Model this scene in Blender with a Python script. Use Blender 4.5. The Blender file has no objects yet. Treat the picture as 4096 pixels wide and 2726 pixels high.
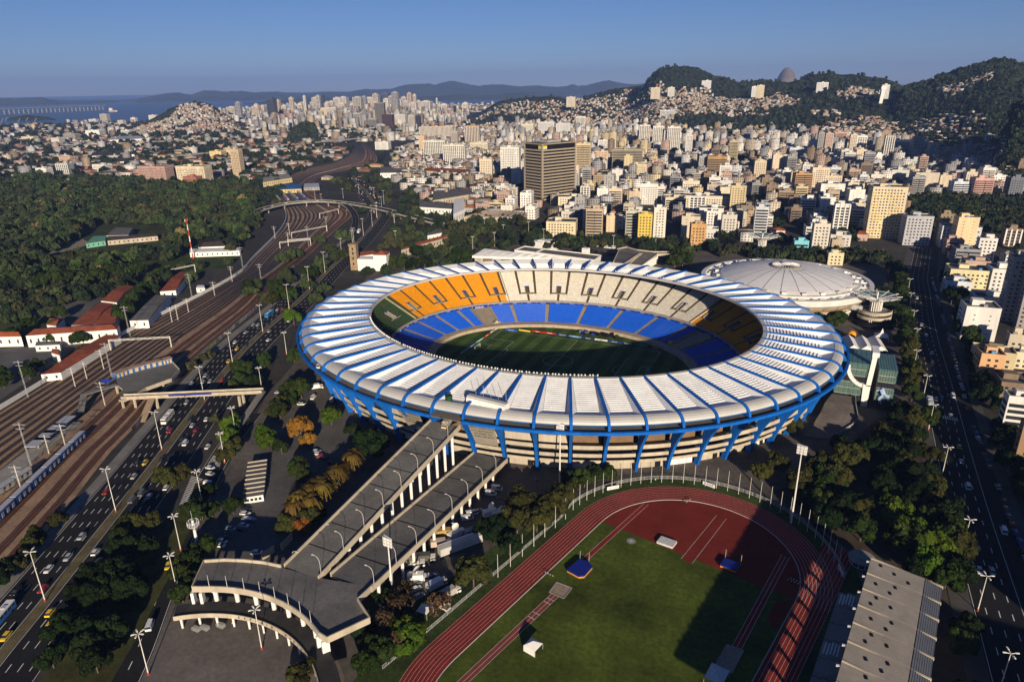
import bpy, math, random
import numpy as np
from mathutils import Matrix, Vector
sc = bpy.context.scene
col = sc.collection
R = math.radians
# ------------------------------------------------------------------ camera
CAM = np.array([133.604, -367.547, 158.126]); YAW, PITCH, ROLL, FPX = -0.4203, 0.3558, -0.0149, 2744.0
W4, H4 = 4096, 2726
def _axes():
    f = np.array([math.sin(YAW)*math.cos(PITCH), math.cos(YAW)*math.cos(PITCH), -math.sin(PITCH)])
    r = np.array([math.cos(YAW), -math.sin(YAW), 0.0]); u = np.cross(r, f); c, s = math.cos(ROLL), math.sin(ROLL)
    return c*r+s*u, -s*r+c*u, f
AR, AU, AF = _axes()
cd = bpy.data.cameras.new('camera'); cam = bpy.data.objects.new('camera', cd); col.objects.link(cam)
cd.sensor_width = 36; cd.lens = FPX/W4*36; cd.clip_start = 1; cd.clip_end = 80000
cam.matrix_world = Matrix([[AR[i], AU[i], -AF[i], CAM[i]] for i in range(3)]+[[0, 0, 0, 1]])
sc.camera = cam
# ------------------------------------------------------------------ light
SUN_AZ, SUN_EL = R(146), R(15.3)
sdir = Vector((math.sin(SUN_AZ)*math.cos(SUN_EL), math.cos(SUN_AZ)*math.cos(SUN_EL), math.sin(SUN_EL)))
w = bpy.data.worlds.new('World'); sc.world = w; w.use_nodes = True
nt = w.node_tree; bg = nt.nodes['Background']; sky = nt.nodes.new('ShaderNodeTexSky'); sky.sky_type = 'NISHITA'
sky.sun_disc = False; sky.sun_elevation = SUN_EL; sky.sun_rotation = SUN_AZ; sky.altitude = 150
sky.air_density = 0.8; sky.dust_density = 0.0; sky.ozone_density = 6.0
tint = nt.nodes.new('ShaderNodeMix'); tint.data_type = 'RGBA'; tint.blend_type = 'MULTIPLY'; tint.inputs[0].default_value = 1; tint.inputs[7].default_value = (1.0, .86, .98, 1)   # the photo's cool white balance
nt.links.new(sky.outputs[0], tint.inputs[6]); nt.links.new(tint.outputs[2], bg.inputs[0]); bg.inputs[1].default_value = 0.05  # kept at the low end: the photograph's shade is deep
sl = bpy.data.lights.new('sun', 'SUN'); sl.energy = 5.0; sl.angle = R(0.53); sl.color = (1.0, 0.84, 0.62)
so = bpy.data.objects.new('sun', sl); col.objects.link(so); so.location = (0, 0, 900)
so.rotation_euler = (-sdir).to_track_quat('-Z', 'Y').to_euler()
sc.view_settings.view_transform = 'Standard'; sc.view_settings.look = 'None'; sc.view_settings.exposure = 0.48; sc.view_settings.gamma = 1.0
sc.view_settings.use_curve_mapping = False
sc.render.engine = 'CYCLES'; sc.cycles.use_denoising = True
sc.cycles.max_bounces = 5; sc.cycles.diffuse_bounces = 2; sc.cycles.glossy_bounces = 2; sc.cycles.transparent_max_bounces = 12; sc.cycles.volume_bounces = 0
# ------------------------------------------------------------------ picking: photo pixel -> direction -> point on a known height
CR = dict(A=(0,300,2.1418),B=(1000,300,2.1418),C=(2000,300,2.1418),D=(2996,200,2.1418),E=(0,1000,2.1418),F=(1100,1000,2.1418),H=(2100,1000,2.1418),
  I=(2996,900,2.1418),J=(0,1700,1.528),K=(1000,1600,2.1418),L=(600,2000,2.1418),M=(1600,1900,1.898),N=(2400,1900,1.898),O=(3196,1500,1.279),
  Z=(0,0,1/1.7385),Q=(900,650,1.629),S=(3100,1050,3.92),T=(3300,1000,2.8),U=(1850,950,2.618),V=(1700,1280,3.9267),X=(2200,1320,3.9267),Y=(1700,1000,3.9267))
def pxdir(c, x, y):
    o = CR[c]; X = (o[0]+x/o[2]-W4/2)/FPX; Y = -(o[1]+y/o[2]-H4/2)/FPX
    return AR*X+AU*Y+AF
def P(c, x, y, z=0.0):
    d = pxdir(c, x, y); return CAM+d*((z-CAM[2])/d[2])
def PD(c, x, y, D):
    d = pxdir(c, x, y); return CAM+d*(D/math.hypot(d[0], d[1]))
def project(p):
    q = np.asarray(p, float)-CAM; z = q@AF
    if z < 1: return None
    return W4/2+FPX*(q@AR)/z, H4/2-FPX*(q@AU)/z, z
def zof(b, c, x, y):
    o = CR[c]; py = o[1]+y/o[2]; lo, hi = -20, 500
    for _ in range(50):
        m = (lo+hi)/2
        if project((b[0], b[1], m))[1] > py: lo = m
        else: hi = m
    return lo
def inframe(p, mg=60):
    q = project(p); return q is not None and -mg < q[0] < W4+mg and -mg < q[1] < H4+mg
USED = {}
def where(p):
    q = project(p); return f'{min(99,max(1,q[0]/W4*100)):.0f} percent across, {min(99,max(1,q[1]/H4*100)):.0f} percent down'
def where1(p):
    q = project(p); return f'{min(99.9,max(.1,q[0]/W4*100)):.1f} percent across, {min(99.9,max(.1,q[1]/H4*100)):.1f} percent down'
# ------------------------------------------------------------------ materials
MATS = {}
def ramp(nt, fac, c0, c1, p0=.3, p1=.7):
    r = nt.nodes.new('ShaderNodeValToRGB'); r.color_ramp.elements[0].color = (*c0, 1); r.color_ramp.elements[1].color = (*c1, 1)
    r.color_ramp.elements[0].position = p0; r.color_ramp.elements[1].position = p1; nt.links.new(fac, r.inputs[0]); return r.outputs[0]
def mat(name, c, rough=.8, var=.25, scale=.3, metal=0, spec=.1, bump=0, bscale=3, fine=.15, obj_rand=0, alpha=None, streak=False):
    if name in MATS: return MATS[name]
    m = bpy.data.materials.new(name); m.use_nodes = True; nt = m.node_tree; b = nt.nodes['Principled BSDF']
    b.inputs['Roughness'].default_value = rough; b.inputs['Metallic'].default_value = metal; b.inputs['Specular IOR Level'].default_value = spec
    g = nt.nodes.new('ShaderNodeNewGeometry'); pos = g.outputs['Position']
    if streak:
        mp = nt.nodes.new('ShaderNodeMapping'); mp.inputs['Scale'].default_value = (1, 1, .12); nt.links.new(pos, mp.inputs[0]); pos = mp.outputs[0]
    n = nt.nodes.new('ShaderNodeTexNoise'); n.inputs['Scale'].default_value = scale; n.inputs['Detail'].default_value = 6; n.inputs['Roughness'].default_value = .65; nt.links.new(pos, n.inputs[0])
    c = np.array(c[:3]); out = ramp(nt, n.outputs[0], tuple(c*(1-var)), tuple(np.minimum(c*(1+var), 1)))
    if fine:
        n2 = nt.nodes.new('ShaderNodeTexNoise'); n2.inputs['Scale'].default_value = scale*13; n2.inputs['Detail'].default_value = 3; nt.links.new(g.outputs['Position'], n2.inputs[0])
        mx = nt.nodes.new('ShaderNodeMix'); mx.data_type = 'RGBA'; mx.blend_type = 'MULTIPLY'; mx.inputs[0].default_value = 1
        nt.links.new(out, mx.inputs[6]); nt.links.new(ramp(nt, n2.outputs[0], (1-fine,)*3, (1+0*fine,)*3), mx.inputs[7]); out = mx.outputs[2]
    if obj_rand:
        oi = nt.nodes.new('ShaderNodeObjectInfo'); h = nt.nodes.new('ShaderNodeHueSaturation')
        ma = nt.nodes.new('ShaderNodeMapRange'); ma.inputs[3].default_value = 1-obj_rand; ma.inputs[4].default_value = 1+obj_rand; nt.links.new(oi.outputs['Random'], ma.inputs[0]); nt.links.new(ma.outputs[0], h.inputs['Value'])
        mb = nt.nodes.new('ShaderNodeMapRange'); mb.inputs[3].default_value = .5-obj_rand*.06; mb.inputs[4].default_value = .5+obj_rand*.06; 
        mu = nt.nodes.new('ShaderNodeMath'); mu.operation = 'MULTIPLY'; mu.inputs[1].default_value = 7.13; nt.links.new(oi.outputs['Random'], mu.inputs[0])
        fr = nt.nodes.new('ShaderNodeMath'); fr.operation = 'FRACT'; nt.links.new(mu.outputs[0], fr.inputs[0]); nt.links.new(fr.outputs[0], mb.inputs[0]); nt.links.new(mb.outputs[0], h.inputs['Hue'])
        nt.links.new(out, h.inputs['Color']); out = h.outputs[0]
    nt.links.new(out, b.inputs['Base Color'])
    if bump:
        n3 = nt.nodes.new('ShaderNodeTexNoise'); n3.inputs['Scale'].default_value = bscale; n3.inputs['Detail'].default_value = 4; nt.links.new(g.outputs['Position'], n3.inputs[0])
        bp = nt.nodes.new('ShaderNodeBump'); bp.inputs['Strength'].default_value = bump; bp.inputs['Distance'].default_value = .5; nt.links.new(n3.outputs[0], bp.inputs['Height']); nt.links.new(bp.outputs[0], b.inputs['Normal'])
    if alpha: b.inputs['Alpha'].default_value = alpha
    MATS[name] = m; return m
def leafmat(name, c, rnd=.3):
    if name in MATS: return MATS[name]
    m = mat(name, c, rough=.75, var=.35, scale=.22, spec=.04, fine=.5, obj_rand=rnd); nt = m.node_tree; b = nt.nodes['Principled BSDF']
    src = b.inputs['Base Color'].links[0].from_socket; tr = nt.nodes.new('ShaderNodeBsdfTranslucent'); mx = nt.nodes.new('ShaderNodeMixShader'); mx.inputs[0].default_value = .22
    nt.links.new(src, tr.inputs[0]); out = nt.nodes['Material Output']; nt.links.new(b.outputs[0], mx.inputs[1]); nt.links.new(tr.outputs[0], mx.inputs[2]); nt.links.new(mx.outputs[0], out.inputs[0]); return m
def colmat(name, window=False, rough=.85):
    """colour attribute Col; window=True adds panes on walls from the metres stored in the UV map"""
    m = bpy.data.materials.new(name); m.use_nodes = True; nt = m.node_tree; b = nt.nodes['Principled BSDF']; b.inputs['Roughness'].default_value = rough; b.inputs['Specular IOR Level'].default_value = .2
    a = nt.nodes.new('ShaderNodeVertexColor'); a.layer_name = 'Col'; out = a.outputs[0]
    g = nt.nodes.new('ShaderNodeNewGeometry'); n = nt.nodes.new('ShaderNodeTexNoise'); n.inputs['Scale'].default_value = .15; n.inputs['Detail'].default_value = 5; nt.links.new(g.outputs['Position'], n.inputs[0])
    mx = nt.nodes.new('ShaderNodeMix'); mx.data_type = 'RGBA'; mx.blend_type = 'MULTIPLY'; mx.inputs[0].default_value = 1; nt.links.new(out, mx.inputs[6]); nt.links.new(ramp(nt, n.outputs[0], (.72,)*3, (1.1,)*3), mx.inputs[7]); out = mx.outputs[2]
    if window:
        uv = nt.nodes.new('ShaderNodeUVMap'); sp = nt.nodes.new('ShaderNodeSeparateXYZ'); nt.links.new(uv.outputs[0], sp.inputs[0])
        def band(s, per, lo, hi):
            d = nt.nodes.new('ShaderNodeMath'); d.operation = 'DIVIDE'; d.inputs[1].default_value = per; nt.links.new(s, d.inputs[0])
            f = nt.nodes.new('ShaderNodeMath'); f.operation = 'FRACT'; nt.links.new(d.outputs[0], f.inputs[0])
            g1 = nt.nodes.new('ShaderNodeMath'); g1.operation = 'GREATER_THAN'; g1.inputs[1].default_value = lo; nt.links.new(f.outputs[0], g1.inputs[0])
            g2 = nt.nodes.new('ShaderNodeMath'); g2.operation = 'LESS_THAN'; g2.inputs[1].default_value = hi; nt.links.new(f.outputs[0], g2.inputs[0])
            k = nt.nodes.new('ShaderNodeMath'); k.operation = 'MULTIPLY'; nt.links.new(g1.outputs[0], k.inputs[0]); nt.links.new(g2.outputs[0], k.inputs[1]); return k.outputs[0]
        k = nt.nodes.new('ShaderNodeMath'); k.operation = 'MULTIPLY'; nt.links.new(band(sp.outputs[0], 3.3, .22, .72), k.inputs[0]); nt.links.new(band(sp.outputs[1], 3.1, .3, .78), k.inputs[1])
        k2 = nt.nodes.new('ShaderNodeMath'); k2.operation = 'MULTIPLY'; k2.inputs[1].default_value = .85; nt.links.new(k.outputs[0], k2.inputs[0])
        m2 = nt.nodes.new('ShaderNodeMix'); m2.data_type = 'RGBA'; nt.links.new(k2.outputs[0], m2.inputs[0]); nt.links.new(out, m2.inputs[6]); m2.inputs[7].default_value = (.03, .035, .045, 1); out = m2.outputs[2]
    nt.links.new(out, b.inputs['Base Color']); MATS[name] = m; return m
CM = {}
def C(r, g, b):
    """plain wall paint of one colour, weathered"""
    k = (round(r, 3), round(g, 3), round(b, 3))
    if k not in CM: CM[k] = mat('paint_%d_%d_%d' % tuple(int(x*1000) for x in k), k, rough=.85, var=.16, scale=.18, fine=.12, streak=True)
    return CM[k]
# ------------------------------------------------------------------ mesh builder
class MB:
    def __init__(s): s.v = []; s.f = []; s.m = []; s.c = []; s.uv = []
    def add(s, vs, fs, m=0, c=None, uv=None):
        o = len(s.v); s.v += [tuple(map(float, q)) for q in vs]; s.f += [tuple(o+i for i in f) for f in fs]; s.m += [m]*len(fs)
        if c is not None: s.c += [c]*len(fs)
    def quad(s, a, b, c, d, m=0, col=None): s.add((a, b, c, d), ((0, 1, 2, 3),), m, col)
    def box(s, cx, cy, z0, sx, sy, h, rz=0, m=0, bottom=False, c=None, top=None):
        ca, sa = math.cos(rz), math.sin(rz); q = []
        for z in (z0, z0+h):
            for ax, ay in ((-1, -1), (1, -1), (1, 1), (-1, 1)):
                x, y = ax*sx/2, ay*sy/2; q.append((cx+x*ca-y*sa, cy+x*sa+y*ca, z))
        fs = [(0, 1, 5, 4), (1, 2, 6, 5), (2, 3, 7, 6), (3, 0, 4, 7)]; s.add(q, fs, m, c)
        o = len(s.v)-8; s.f.append((o+4, o+5, o+6, o+7)); s.m.append(m if top is None else top)
        if c is not None: s.c.append(c)
        if bottom:
            s.f.append((o+3, o+2, o+1, o)); s.m.append(m)
            if c is not None: s.c.append(c)
    def prism(s, poly, z0, z1, m=0, mt=None, bottom=False):
        n = len(poly); vs = [(x, y, z0) for x, y in poly]+[(x, y, z1) for x, y in poly]
        s.add(vs, [(i, (i+1) % n, n+(i+1) % n, n+i) for i in range(n)], m); o = len(s.v)-2*n
        s.f.append(tuple(o+n+i for i in range(n))); s.m.append(m if mt is None else mt)
        if bottom: s.f.append(tuple(o+n-1-i for i in range(n))); s.m.append(m)
    def cyl(s, x, y, z0, z1, r0, r1=None, n=10, m=0, cap=True):
        r1 = r0 if r1 is None else r1
        a = [2*math.pi*i/n for i in range(n)]
        s.add([(x+r0*math.cos(t), y+r0*math.sin(t), z0) for t in a]+[(x+r1*math.cos(t), y+r1*math.sin(t), z1) for t in a], [(i, (i+1) % n, n+(i+1) % n, n+i) for i in range(n)]+([tuple(range(n, 2*n))] if cap else []), m)
    def bar(s, p, q, w, h=None, m=0):
        p, q = Vector(p), Vector(q); d = q-p
        if d.length < 1e-6: return
        d.normalize(); u = d.cross(Vector((0, 0, 1)))
        if u.length < 1e-3: u = Vector((1, 0, 0))
        u.normalize(); v = u.cross(d); h = w if h is None else h; vs = []
        for e in (p, q):
            for a, b in ((-1, -1), (1, -1), (1, 1), (-1, 1)): vs.append(e+u*a*w/2+v*b*h/2)
        s.add(vs, [(0, 1, 5, 4), (1, 2, 6, 5), (2, 3, 7, 6), (3, 0, 4, 7), (4, 5, 6, 7), (3, 2, 1, 0)], m)
    def strip(s, L, Rr, m=0, c=None):
        n = len(L); s.add(list(L)+list(Rr), [(i, i+1, n+i+1, n+i) for i in range(n-1)], m, c)
    def build(s, name, mats, parent=None, smooth=False, local=False, kind=None):
        me = bpy.data.meshes.new(name)
        vs = s.v
        if parent is not None and not local:
            o = ORG.get(parent.name, (0, 0, 0)); vs = [(a-o[0], b-o[1], c-o[2]) for a, b, c in vs]
        me.from_pydata(vs, [], s.f)
        for m in (mats if isinstance(mats, (list, tuple)) else [mats]): me.materials.append(m)
        if any(s.m): me.polygons.foreach_set('material_index', s.m)
        if s.c and len(s.c) == len(s.f):
            at = me.color_attributes.new('Col', 'FLOAT_COLOR', 'CORNER'); arr = np.empty((len(me.loops), 4), np.float32); k = np.repeat(np.arange(len(s.f)), [len(f) for f in s.f]); cc = np.array(s.c, np.float32); arr[:, :3] = cc[k]; arr[:, 3] = 1; at.data.foreach_set('color', arr.ravel())
        if smooth: me.polygons.foreach_set('use_smooth', [True]*len(s.f))
        me.validate(); me.update()
        ob = bpy.data.objects.new(name, me); col.objects.link(ob); ob.parent = parent
        if kind: ob['kind'] = kind
        if parent is not None and not local and parent.name in ORG: ORG[ob.name] = ORG[parent.name]
        return ob
ORG = {}
LABELS = {}
def tag(o, label, cat, group=None, kind=None):
    o['label'] = label; o['category'] = cat
    if group: o['group'] = group
    if kind: o['kind'] = kind
    LABELS.setdefault(label, []).append(o)
    return o
def empty(name, loc, rz=0):
    o = bpy.data.objects.new(name, None); col.objects.link(o); o.location = loc; o.rotation_euler = (0, 0, rz); o.empty_display_size = 1; ORG[o.name] = tuple(map(float, loc)); return o
def struct(o): o['kind'] = 'structure'; return o
def child(name, me, parent, loc=(0, 0, 0), rz=0, scale=None, mats=None):
    o = bpy.data.objects.new(name, me); col.objects.link(o); o.parent = parent; o.location = loc; o.rotation_euler = (0, 0, rz)
    if scale: o.scale = scale if isinstance(scale, (tuple, list)) else (scale,)*3
    if mats:
        for i, mm in enumerate(mats): o.material_slots[i].link = 'OBJECT'; o.material_slots[i].material = mm
    return o
def proto(mb, name, mats, smooth=False):
    o = mb.build(name, mats, smooth=smooth, local=True); me = o.data; bpy.data.objects.remove(o); return me
def text(name, s, loc, size, rot, m, parent=None, ext=.02):
    cu = bpy.data.curves.new(name, 'FONT'); cu.body = s; cu.size = size; cu.extrude = ext; cu.align_x = 'CENTER'; cu.align_y = 'CENTER'; cu.resolution_u = 2
    cu.materials.append(m); o = bpy.data.objects.new(name, cu); col.objects.link(o)
    if parent is not None:
        o.parent = parent; g = ORG.get(parent.name, (0, 0, 0)); loc = tuple(loc[i]-g[i] for i in range(3))
    o.location = loc; o.rotation_euler = rot; return o
# shared materials
M_conc = mat('concrete', (.30, .285, .26), rough=.9, var=.22, scale=.12, fine=.2, streak=True)
M_concd = mat('concrete_deck', (.165, .16, .152), rough=.9, var=.3, scale=.08, fine=.25)
M_beige = mat('beige_render', (.47, .41, .32), rough=.85, var=.22, scale=.2, fine=.12, streak=True)
M_white = mat('white_paint', (.80, .78, .75), rough=.6, var=.08, scale=.25, fine=.1, streak=True)
M_roofw = mat('white_roof_membrane', (.79, .80, .815), rough=.55, var=.13, scale=.12, fine=.16)
M_clad = mat('silver_cladding', (.50, .49, .47), rough=.5, var=.07, scale=.2, fine=.06, metal=.0, spec=.4)
M_blue = mat('blue_painted_concrete', (.007, .12, .50), rough=.65, var=.25, scale=.25, fine=.25, streak=True)
M_blued = mat('blue_eave', (.01, .13, .42), rough=.6)
M_dark = mat('dark_void', (.015, .013, .012), rough=.95, var=.1)
M_brown = mat('brown_wall', (.20, .13, .075), rough=.9, var=.2, scale=.3)
M_glass = mat('window_glass', (.025, .03, .04), rough=.12, var=.2, spec=.6, fine=0)
M_glassg = mat('green_glass', (.10, .20, .19), rough=.1, var=.2, spec=.7, fine=0, alpha=.62)
M_asph = mat('asphalt', (.021, .021, .023), rough=.9, var=.25, scale=.06, fine=.25)
M_asph2 = mat('worn_asphalt', (.115, .11, .106), rough=.92, var=.3, scale=.05, fine=.25)
M_paint = mat('road_paint', (.75, .74, .70), rough=.7, var=.12)
M_metal = mat('galvanised_metal', (.55, .56, .57), rough=.45, metal=.3, var=.1)
M_pole = mat('pale_pole', (.72, .69, .63), rough=.6, var=.08)
M_rust = mat('rusty_steel', (.16, .08, .05), rough=.8)
M_tile = mat('red_roof_tile', (.30, .085, .045), rough=.9, var=.35, scale=.25, fine=.35, bump=.3, bscale=2)
M_tiled = mat('dark_roof_tile', (.10, .075, .06), rough=.9, var=.35, scale=.25, fine=.3)
M_felt = mat('roof_felt', (.16, .155, .15), rough=.95, var=.35, scale=.15, fine=.3)
M_trunk = mat('bark', (.13, .10, .075), rough=.95, var=.3, scale=1.5)
M_grass = mat('grass', (.055, .085, .022), rough=.95, var=.45, scale=.05, fine=.4)
M_dirt = mat('earth', (.16, .12, .085), rough=.95, var=.3, scale=.06, fine=.3)
M_black = mat('black_plastic', (.012, .012, .014), rough=.6, var=.1)
M_tyre = mat('tyre', (.02, .02, .02), rough=.8, var=.05)

ORD1 = 'first second third fourth fifth sixth seventh eighth ninth tenth eleventh twelfth'.split()
def nw2(n):
    a = 'zero one two three four five six seven eight nine ten eleven twelve thirteen fourteen fifteen sixteen seventeen eighteen nineteen'.split(); return a[n] if n < 20 else ['twenty', 'thirty'][n//10-2]+('' if n % 10 == 0 else '-'+a[n % 10])
# ================================================================== SETTING
def xy(c, x, y, z=0): q = P(c, x, y, z); return (q[0], q[1])
def smooth(pts, n=6):
    pts = [np.array(p, float) for p in pts]; out = []
    for i in range(len(pts)-1):
        a = pts[max(i-1, 0)]; b = pts[i]; c = pts[i+1]; d = pts[min(i+2, len(pts)-1)]
        for k in range(n):
            t = k/n; out.append(.5*((2*b)+(c-a)*t+(2*a-5*b+4*c-d)*t*t+(3*b-a-3*c+d)*t**3))
    return out+[pts[-1]]
def resamp(pts, n):
    pts = np.array(pts, float); d = np.r_[0, np.cumsum(np.hypot(*np.diff(pts[:, :2], axis=0).T))]; s = np.linspace(0, d[-1], n)
    return np.stack([np.interp(s, d, pts[:, k]) for k in range(pts.shape[1])], 1)
def side(pts, off):
    """polyline shifted to its right by off metres"""
    pts = np.array(pts, float); t = np.gradient(pts[:, :2], axis=0); t /= np.hypot(t[:, 0], t[:, 1])[:, None]
    q = pts.copy(); q[:, 0] += t[:, 1]*off; q[:, 1] -= t[:, 0]*off; return q
def ribbon(mb, pts, o0, o1, z, m=0):
    a, b = side(pts, o0), side(pts, o1); mb.strip([(p[0], p[1], z) for p in b], [(p[0], p[1], z) for p in a], m)
def along(pts, step):
    pts = np.array(pts, float)[:, :2]; d = np.r_[0, np.cumsum(np.hypot(*np.diff(pts, axis=0).T))]
    for s in np.arange(0, d[-1], step):
        x, y = np.interp(s, d, pts[:, 0]), np.interp(s, d, pts[:, 1]); x2, y2 = np.interp(s+1, d, pts[:, 0]), np.interp(s+1, d, pts[:, 1])
        if (x2, y2) == (x, y): continue
        yield s, x, y, math.atan2(y2-y, x2-x)
# ---- land, bay
shore = [(-600, 312), (-250, 300), (0, 292), (60, 290), (130, 287), (250, 286), (330, 283), (385, 270), (420, 256), (600, 250), (900, 243), (1000, 240.5), (1180, 238), (1250, 232), (1450, 226)]
sp = [xy('Z', *q) for q in shore]
land = sp+[(3000, 12000), (12000, 9000), (12000, -4000), (-9000, -4000)]
mb = MB(); mb.add([(x, y, 0) for x, y in land], [tuple(range(len(land)))[::-1]])
M_city = mat('city_ground', (.06, .056, .05), rough=.95, var=.4, scale=.012, fine=.3)
struct(mb.build('ground', M_city))
mb = MB(); s_ = 30000; mb.add([(-s_, -4100, -4), (s_, -4100, -4), (s_, s_, -4), (-s_, s_, -4)], [(0, 1, 2, 3)])
M_water = mat('bay_water', (.045, .07, .125), rough=.35, var=.12, scale=.002, spec=.4, fine=.1, bump=.2, bscale=.02)
struct(mb.build('bay', M_water))
# ---- hills: polar sheets about the viewpoint's azimuths, ridge heights at their own distances
def noise2(x, y, seed=0):
    r = np.random.RandomState(seed); z = np.zeros_like(x)
    for k in range(7):
        a = r.uniform(0, 6.28); f = 1.75**k; z += np.sin((x*np.cos(a)+y*np.sin(a))*f+r.uniform(0, 6))*np.cos((x*np.sin(a+.7)-y*np.cos(a+.7))*f*.8+r.uniform(0, 6))/f**.85
    return z
HILLS = {}; HSPEC = []
def hill(name, ridge, Dr, Df, Db, m, nx=220, ns=46, rough=9, scale=260., seed=1, pw=1.25, zb=0, label=None, tp=.16):
    xs = np.linspace(ridge[0][0], ridge[-1][0], nx); ry = np.interp(xs, [q[0] for q in ridge], [q[1] for q in ridge])
    f = lambda D, x: np.interp(x, *zip(*D)) if isinstance(D, list) else D
    G = np.zeros((nx, ns, 3)); S = np.linspace(0, 1.6, ns)
    for i, x in enumerate(xs):
        d = pxdir('Z', x, ry[i]); h = math.hypot(d[0], d[1]); ux, uy = d[0]/h, d[1]/h; D1 = f(Dr, x); D0 = f(Df, x); D2 = f(Db, x); zr = max(CAM[2]+d[2]/h*D1, zb+2)
        ed = min(1, i/(nx*tp), (nx-1-i)/(nx*tp)); ed = ed*ed*(3-2*ed)
        for j, s in enumerate(S):
            if s <= 1: D = D0+(D1-D0)*s; z = zb+(zr-zb)*(s**pw)
            else: k = (s-1)/.6; D = D1+(D2-D1)*k; z = zb+(zr-zb)*(1-k*k)
            G[i, j] = (CAM[0]+ux*D, CAM[1]+uy*D, z)
        G[i, :, 2] = zb-3+(G[i, :, 2]-zb+3)*max(ed, .02)
    env = np.clip(np.sin(np.clip(S/1.6, 0, 1)*math.pi), 0, 1)[None, :]*np.where(np.abs(S-1) < .02, .25, 1)[None, :]
    nz = noise2(G[:, :, 0]/scale, G[:, :, 1]/scale, seed); G[:, :, 2] += env*nz*rough+env*np.abs(noise2(G[:, :, 0]/(scale*.09), G[:, :, 1]/(scale*.09), seed+5))*rough*.22
    G[:, 0, 2] = zb-3; G[:, -1, 2] = zb-3
    v = G.reshape(-1, 3); fs = [(i*ns+j, (i+1)*ns+j, (i+1)*ns+j+1, i*ns+j+1) for i in range(nx-1) for j in range(ns-1)]
    mb = MB(); mb.v = [tuple(q) for q in v]; mb.f = fs; mb.m = [0]*len(fs); o = mb.build(name, m, smooth=True); o['kind'] = 'structure'
    if label: o['label'] = label
    HILLS[name] = G; HSPEC.append((ridge[0][0], ridge[-1][0], f, Df, Db)); return o
M_wood = mat('forested_slope', (.034, .044, .022), rough=1, var=.6, scale=.02, fine=.65, bump=1.0, bscale=.10)
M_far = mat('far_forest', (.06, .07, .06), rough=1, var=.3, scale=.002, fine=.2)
M_rock = mat('granite', (.20, .16, .13), rough=.95, var=.3, scale=.01, fine=.3)
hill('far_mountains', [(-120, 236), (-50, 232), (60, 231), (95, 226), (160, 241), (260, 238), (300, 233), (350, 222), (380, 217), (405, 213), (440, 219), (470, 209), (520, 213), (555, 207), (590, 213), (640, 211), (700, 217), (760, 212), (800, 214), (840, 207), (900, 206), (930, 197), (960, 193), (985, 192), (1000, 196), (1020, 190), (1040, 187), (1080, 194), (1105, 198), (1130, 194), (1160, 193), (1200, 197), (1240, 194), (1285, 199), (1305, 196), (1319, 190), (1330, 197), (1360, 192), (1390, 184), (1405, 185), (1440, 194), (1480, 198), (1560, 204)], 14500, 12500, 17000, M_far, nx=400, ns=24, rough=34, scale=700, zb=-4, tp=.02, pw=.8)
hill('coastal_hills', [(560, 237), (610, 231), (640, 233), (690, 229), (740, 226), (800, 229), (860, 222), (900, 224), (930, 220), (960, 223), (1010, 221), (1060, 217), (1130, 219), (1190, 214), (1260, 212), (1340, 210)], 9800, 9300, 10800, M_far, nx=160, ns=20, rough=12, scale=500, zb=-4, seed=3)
hill('rocky_peak', [(1780, 190), (1787, 183), (1793, 172), (1800, 162), (1807, 156), (1814, 154.5), (1820, 157), (1826, 165), (1831, 177), (1838, 189)], 8800, 8500, 9200, M_rock, nx=60, ns=30, rough=2, scale=200, pw=.5, tp=.02)
hill('ridge_hill', [(1080, 240), (1150, 233), (1200, 224), (1240, 221), (1262, 219), (1300, 227), (1340, 222), (1380, 212), (1420, 206), (1450, 203), (1490, 200), (1560, 205)], 3900, 2700, 4700, M_wood, rough=14, seed=9)
hill('wooded_hill', [(1400, 215), (1440, 206), (1460, 195), (1480, 182), (1500, 172), (1520, 167), (1545, 166), (1570, 165), (1600, 165), (1625, 172), (1645, 180), (1665, 178), (1685, 186), (1705, 192), (1730, 187), (1760, 186), (1790, 186), (1815, 188), (1835, 182), (1850, 177), (1870, 169), (1890, 168), (1910, 165), (1935, 170), (1960, 168), (1985, 172), (2010, 177), (2030, 178), (2060, 187), (2090, 191), (2120, 196), (2180, 202)], [(1400, 3500), (1600, 3400), (2180, 3000)], [(1400, 2500), (1600, 2250), (1800, 2050), (2180, 1750)], 4600, M_wood, nx=300, rough=16, seed=4)
hill('forest_slope', [(2010, 222), (2060, 206), (2090, 200), (2115, 195), (2140, 187), (2160, 178), (2180, 170), (2200, 166), (2225, 160), (2250, 153), (2270, 147), (2290, 143), (2310, 142), (2330, 146), (2356, 154), (2400, 158), (2460, 180), (2520, 220)], 2600, [(2010, 2100), (2200, 1800), (2300, 1650), (2640, 1500)], 3400, M_wood, nx=240, rough=12, seed=6)
hill('near_spur', [(2285, 350), (2305, 325), (2318, 298), (2328, 268), (2342, 248), (2356, 238), (2400, 238), (2450, 270)], 1560, 1300, 1900, M_wood, nx=140, rough=7, scale=160, seed=8)
hill('settled_hill', [(290, 296), (330, 284), (360, 270), (385, 258), (400, 250), (415, 243), (430, 239), (445, 237), (470, 237), (485, 240), (500, 250), (520, 262), (545, 276), (570, 290)], 3500, 3100, 4000, M_wood, nx=120, rough=6, scale=150, seed=12)
hill('quarry_hill', [(655, 322), (668, 306), (680, 292), (695, 284), (710, 282), (724, 284), (733, 292), (738, 318)], 2480, 2360, 2650, M_wood, nx=70, ns=30, rough=3, scale=80, seed=14, pw=.7)
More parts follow.
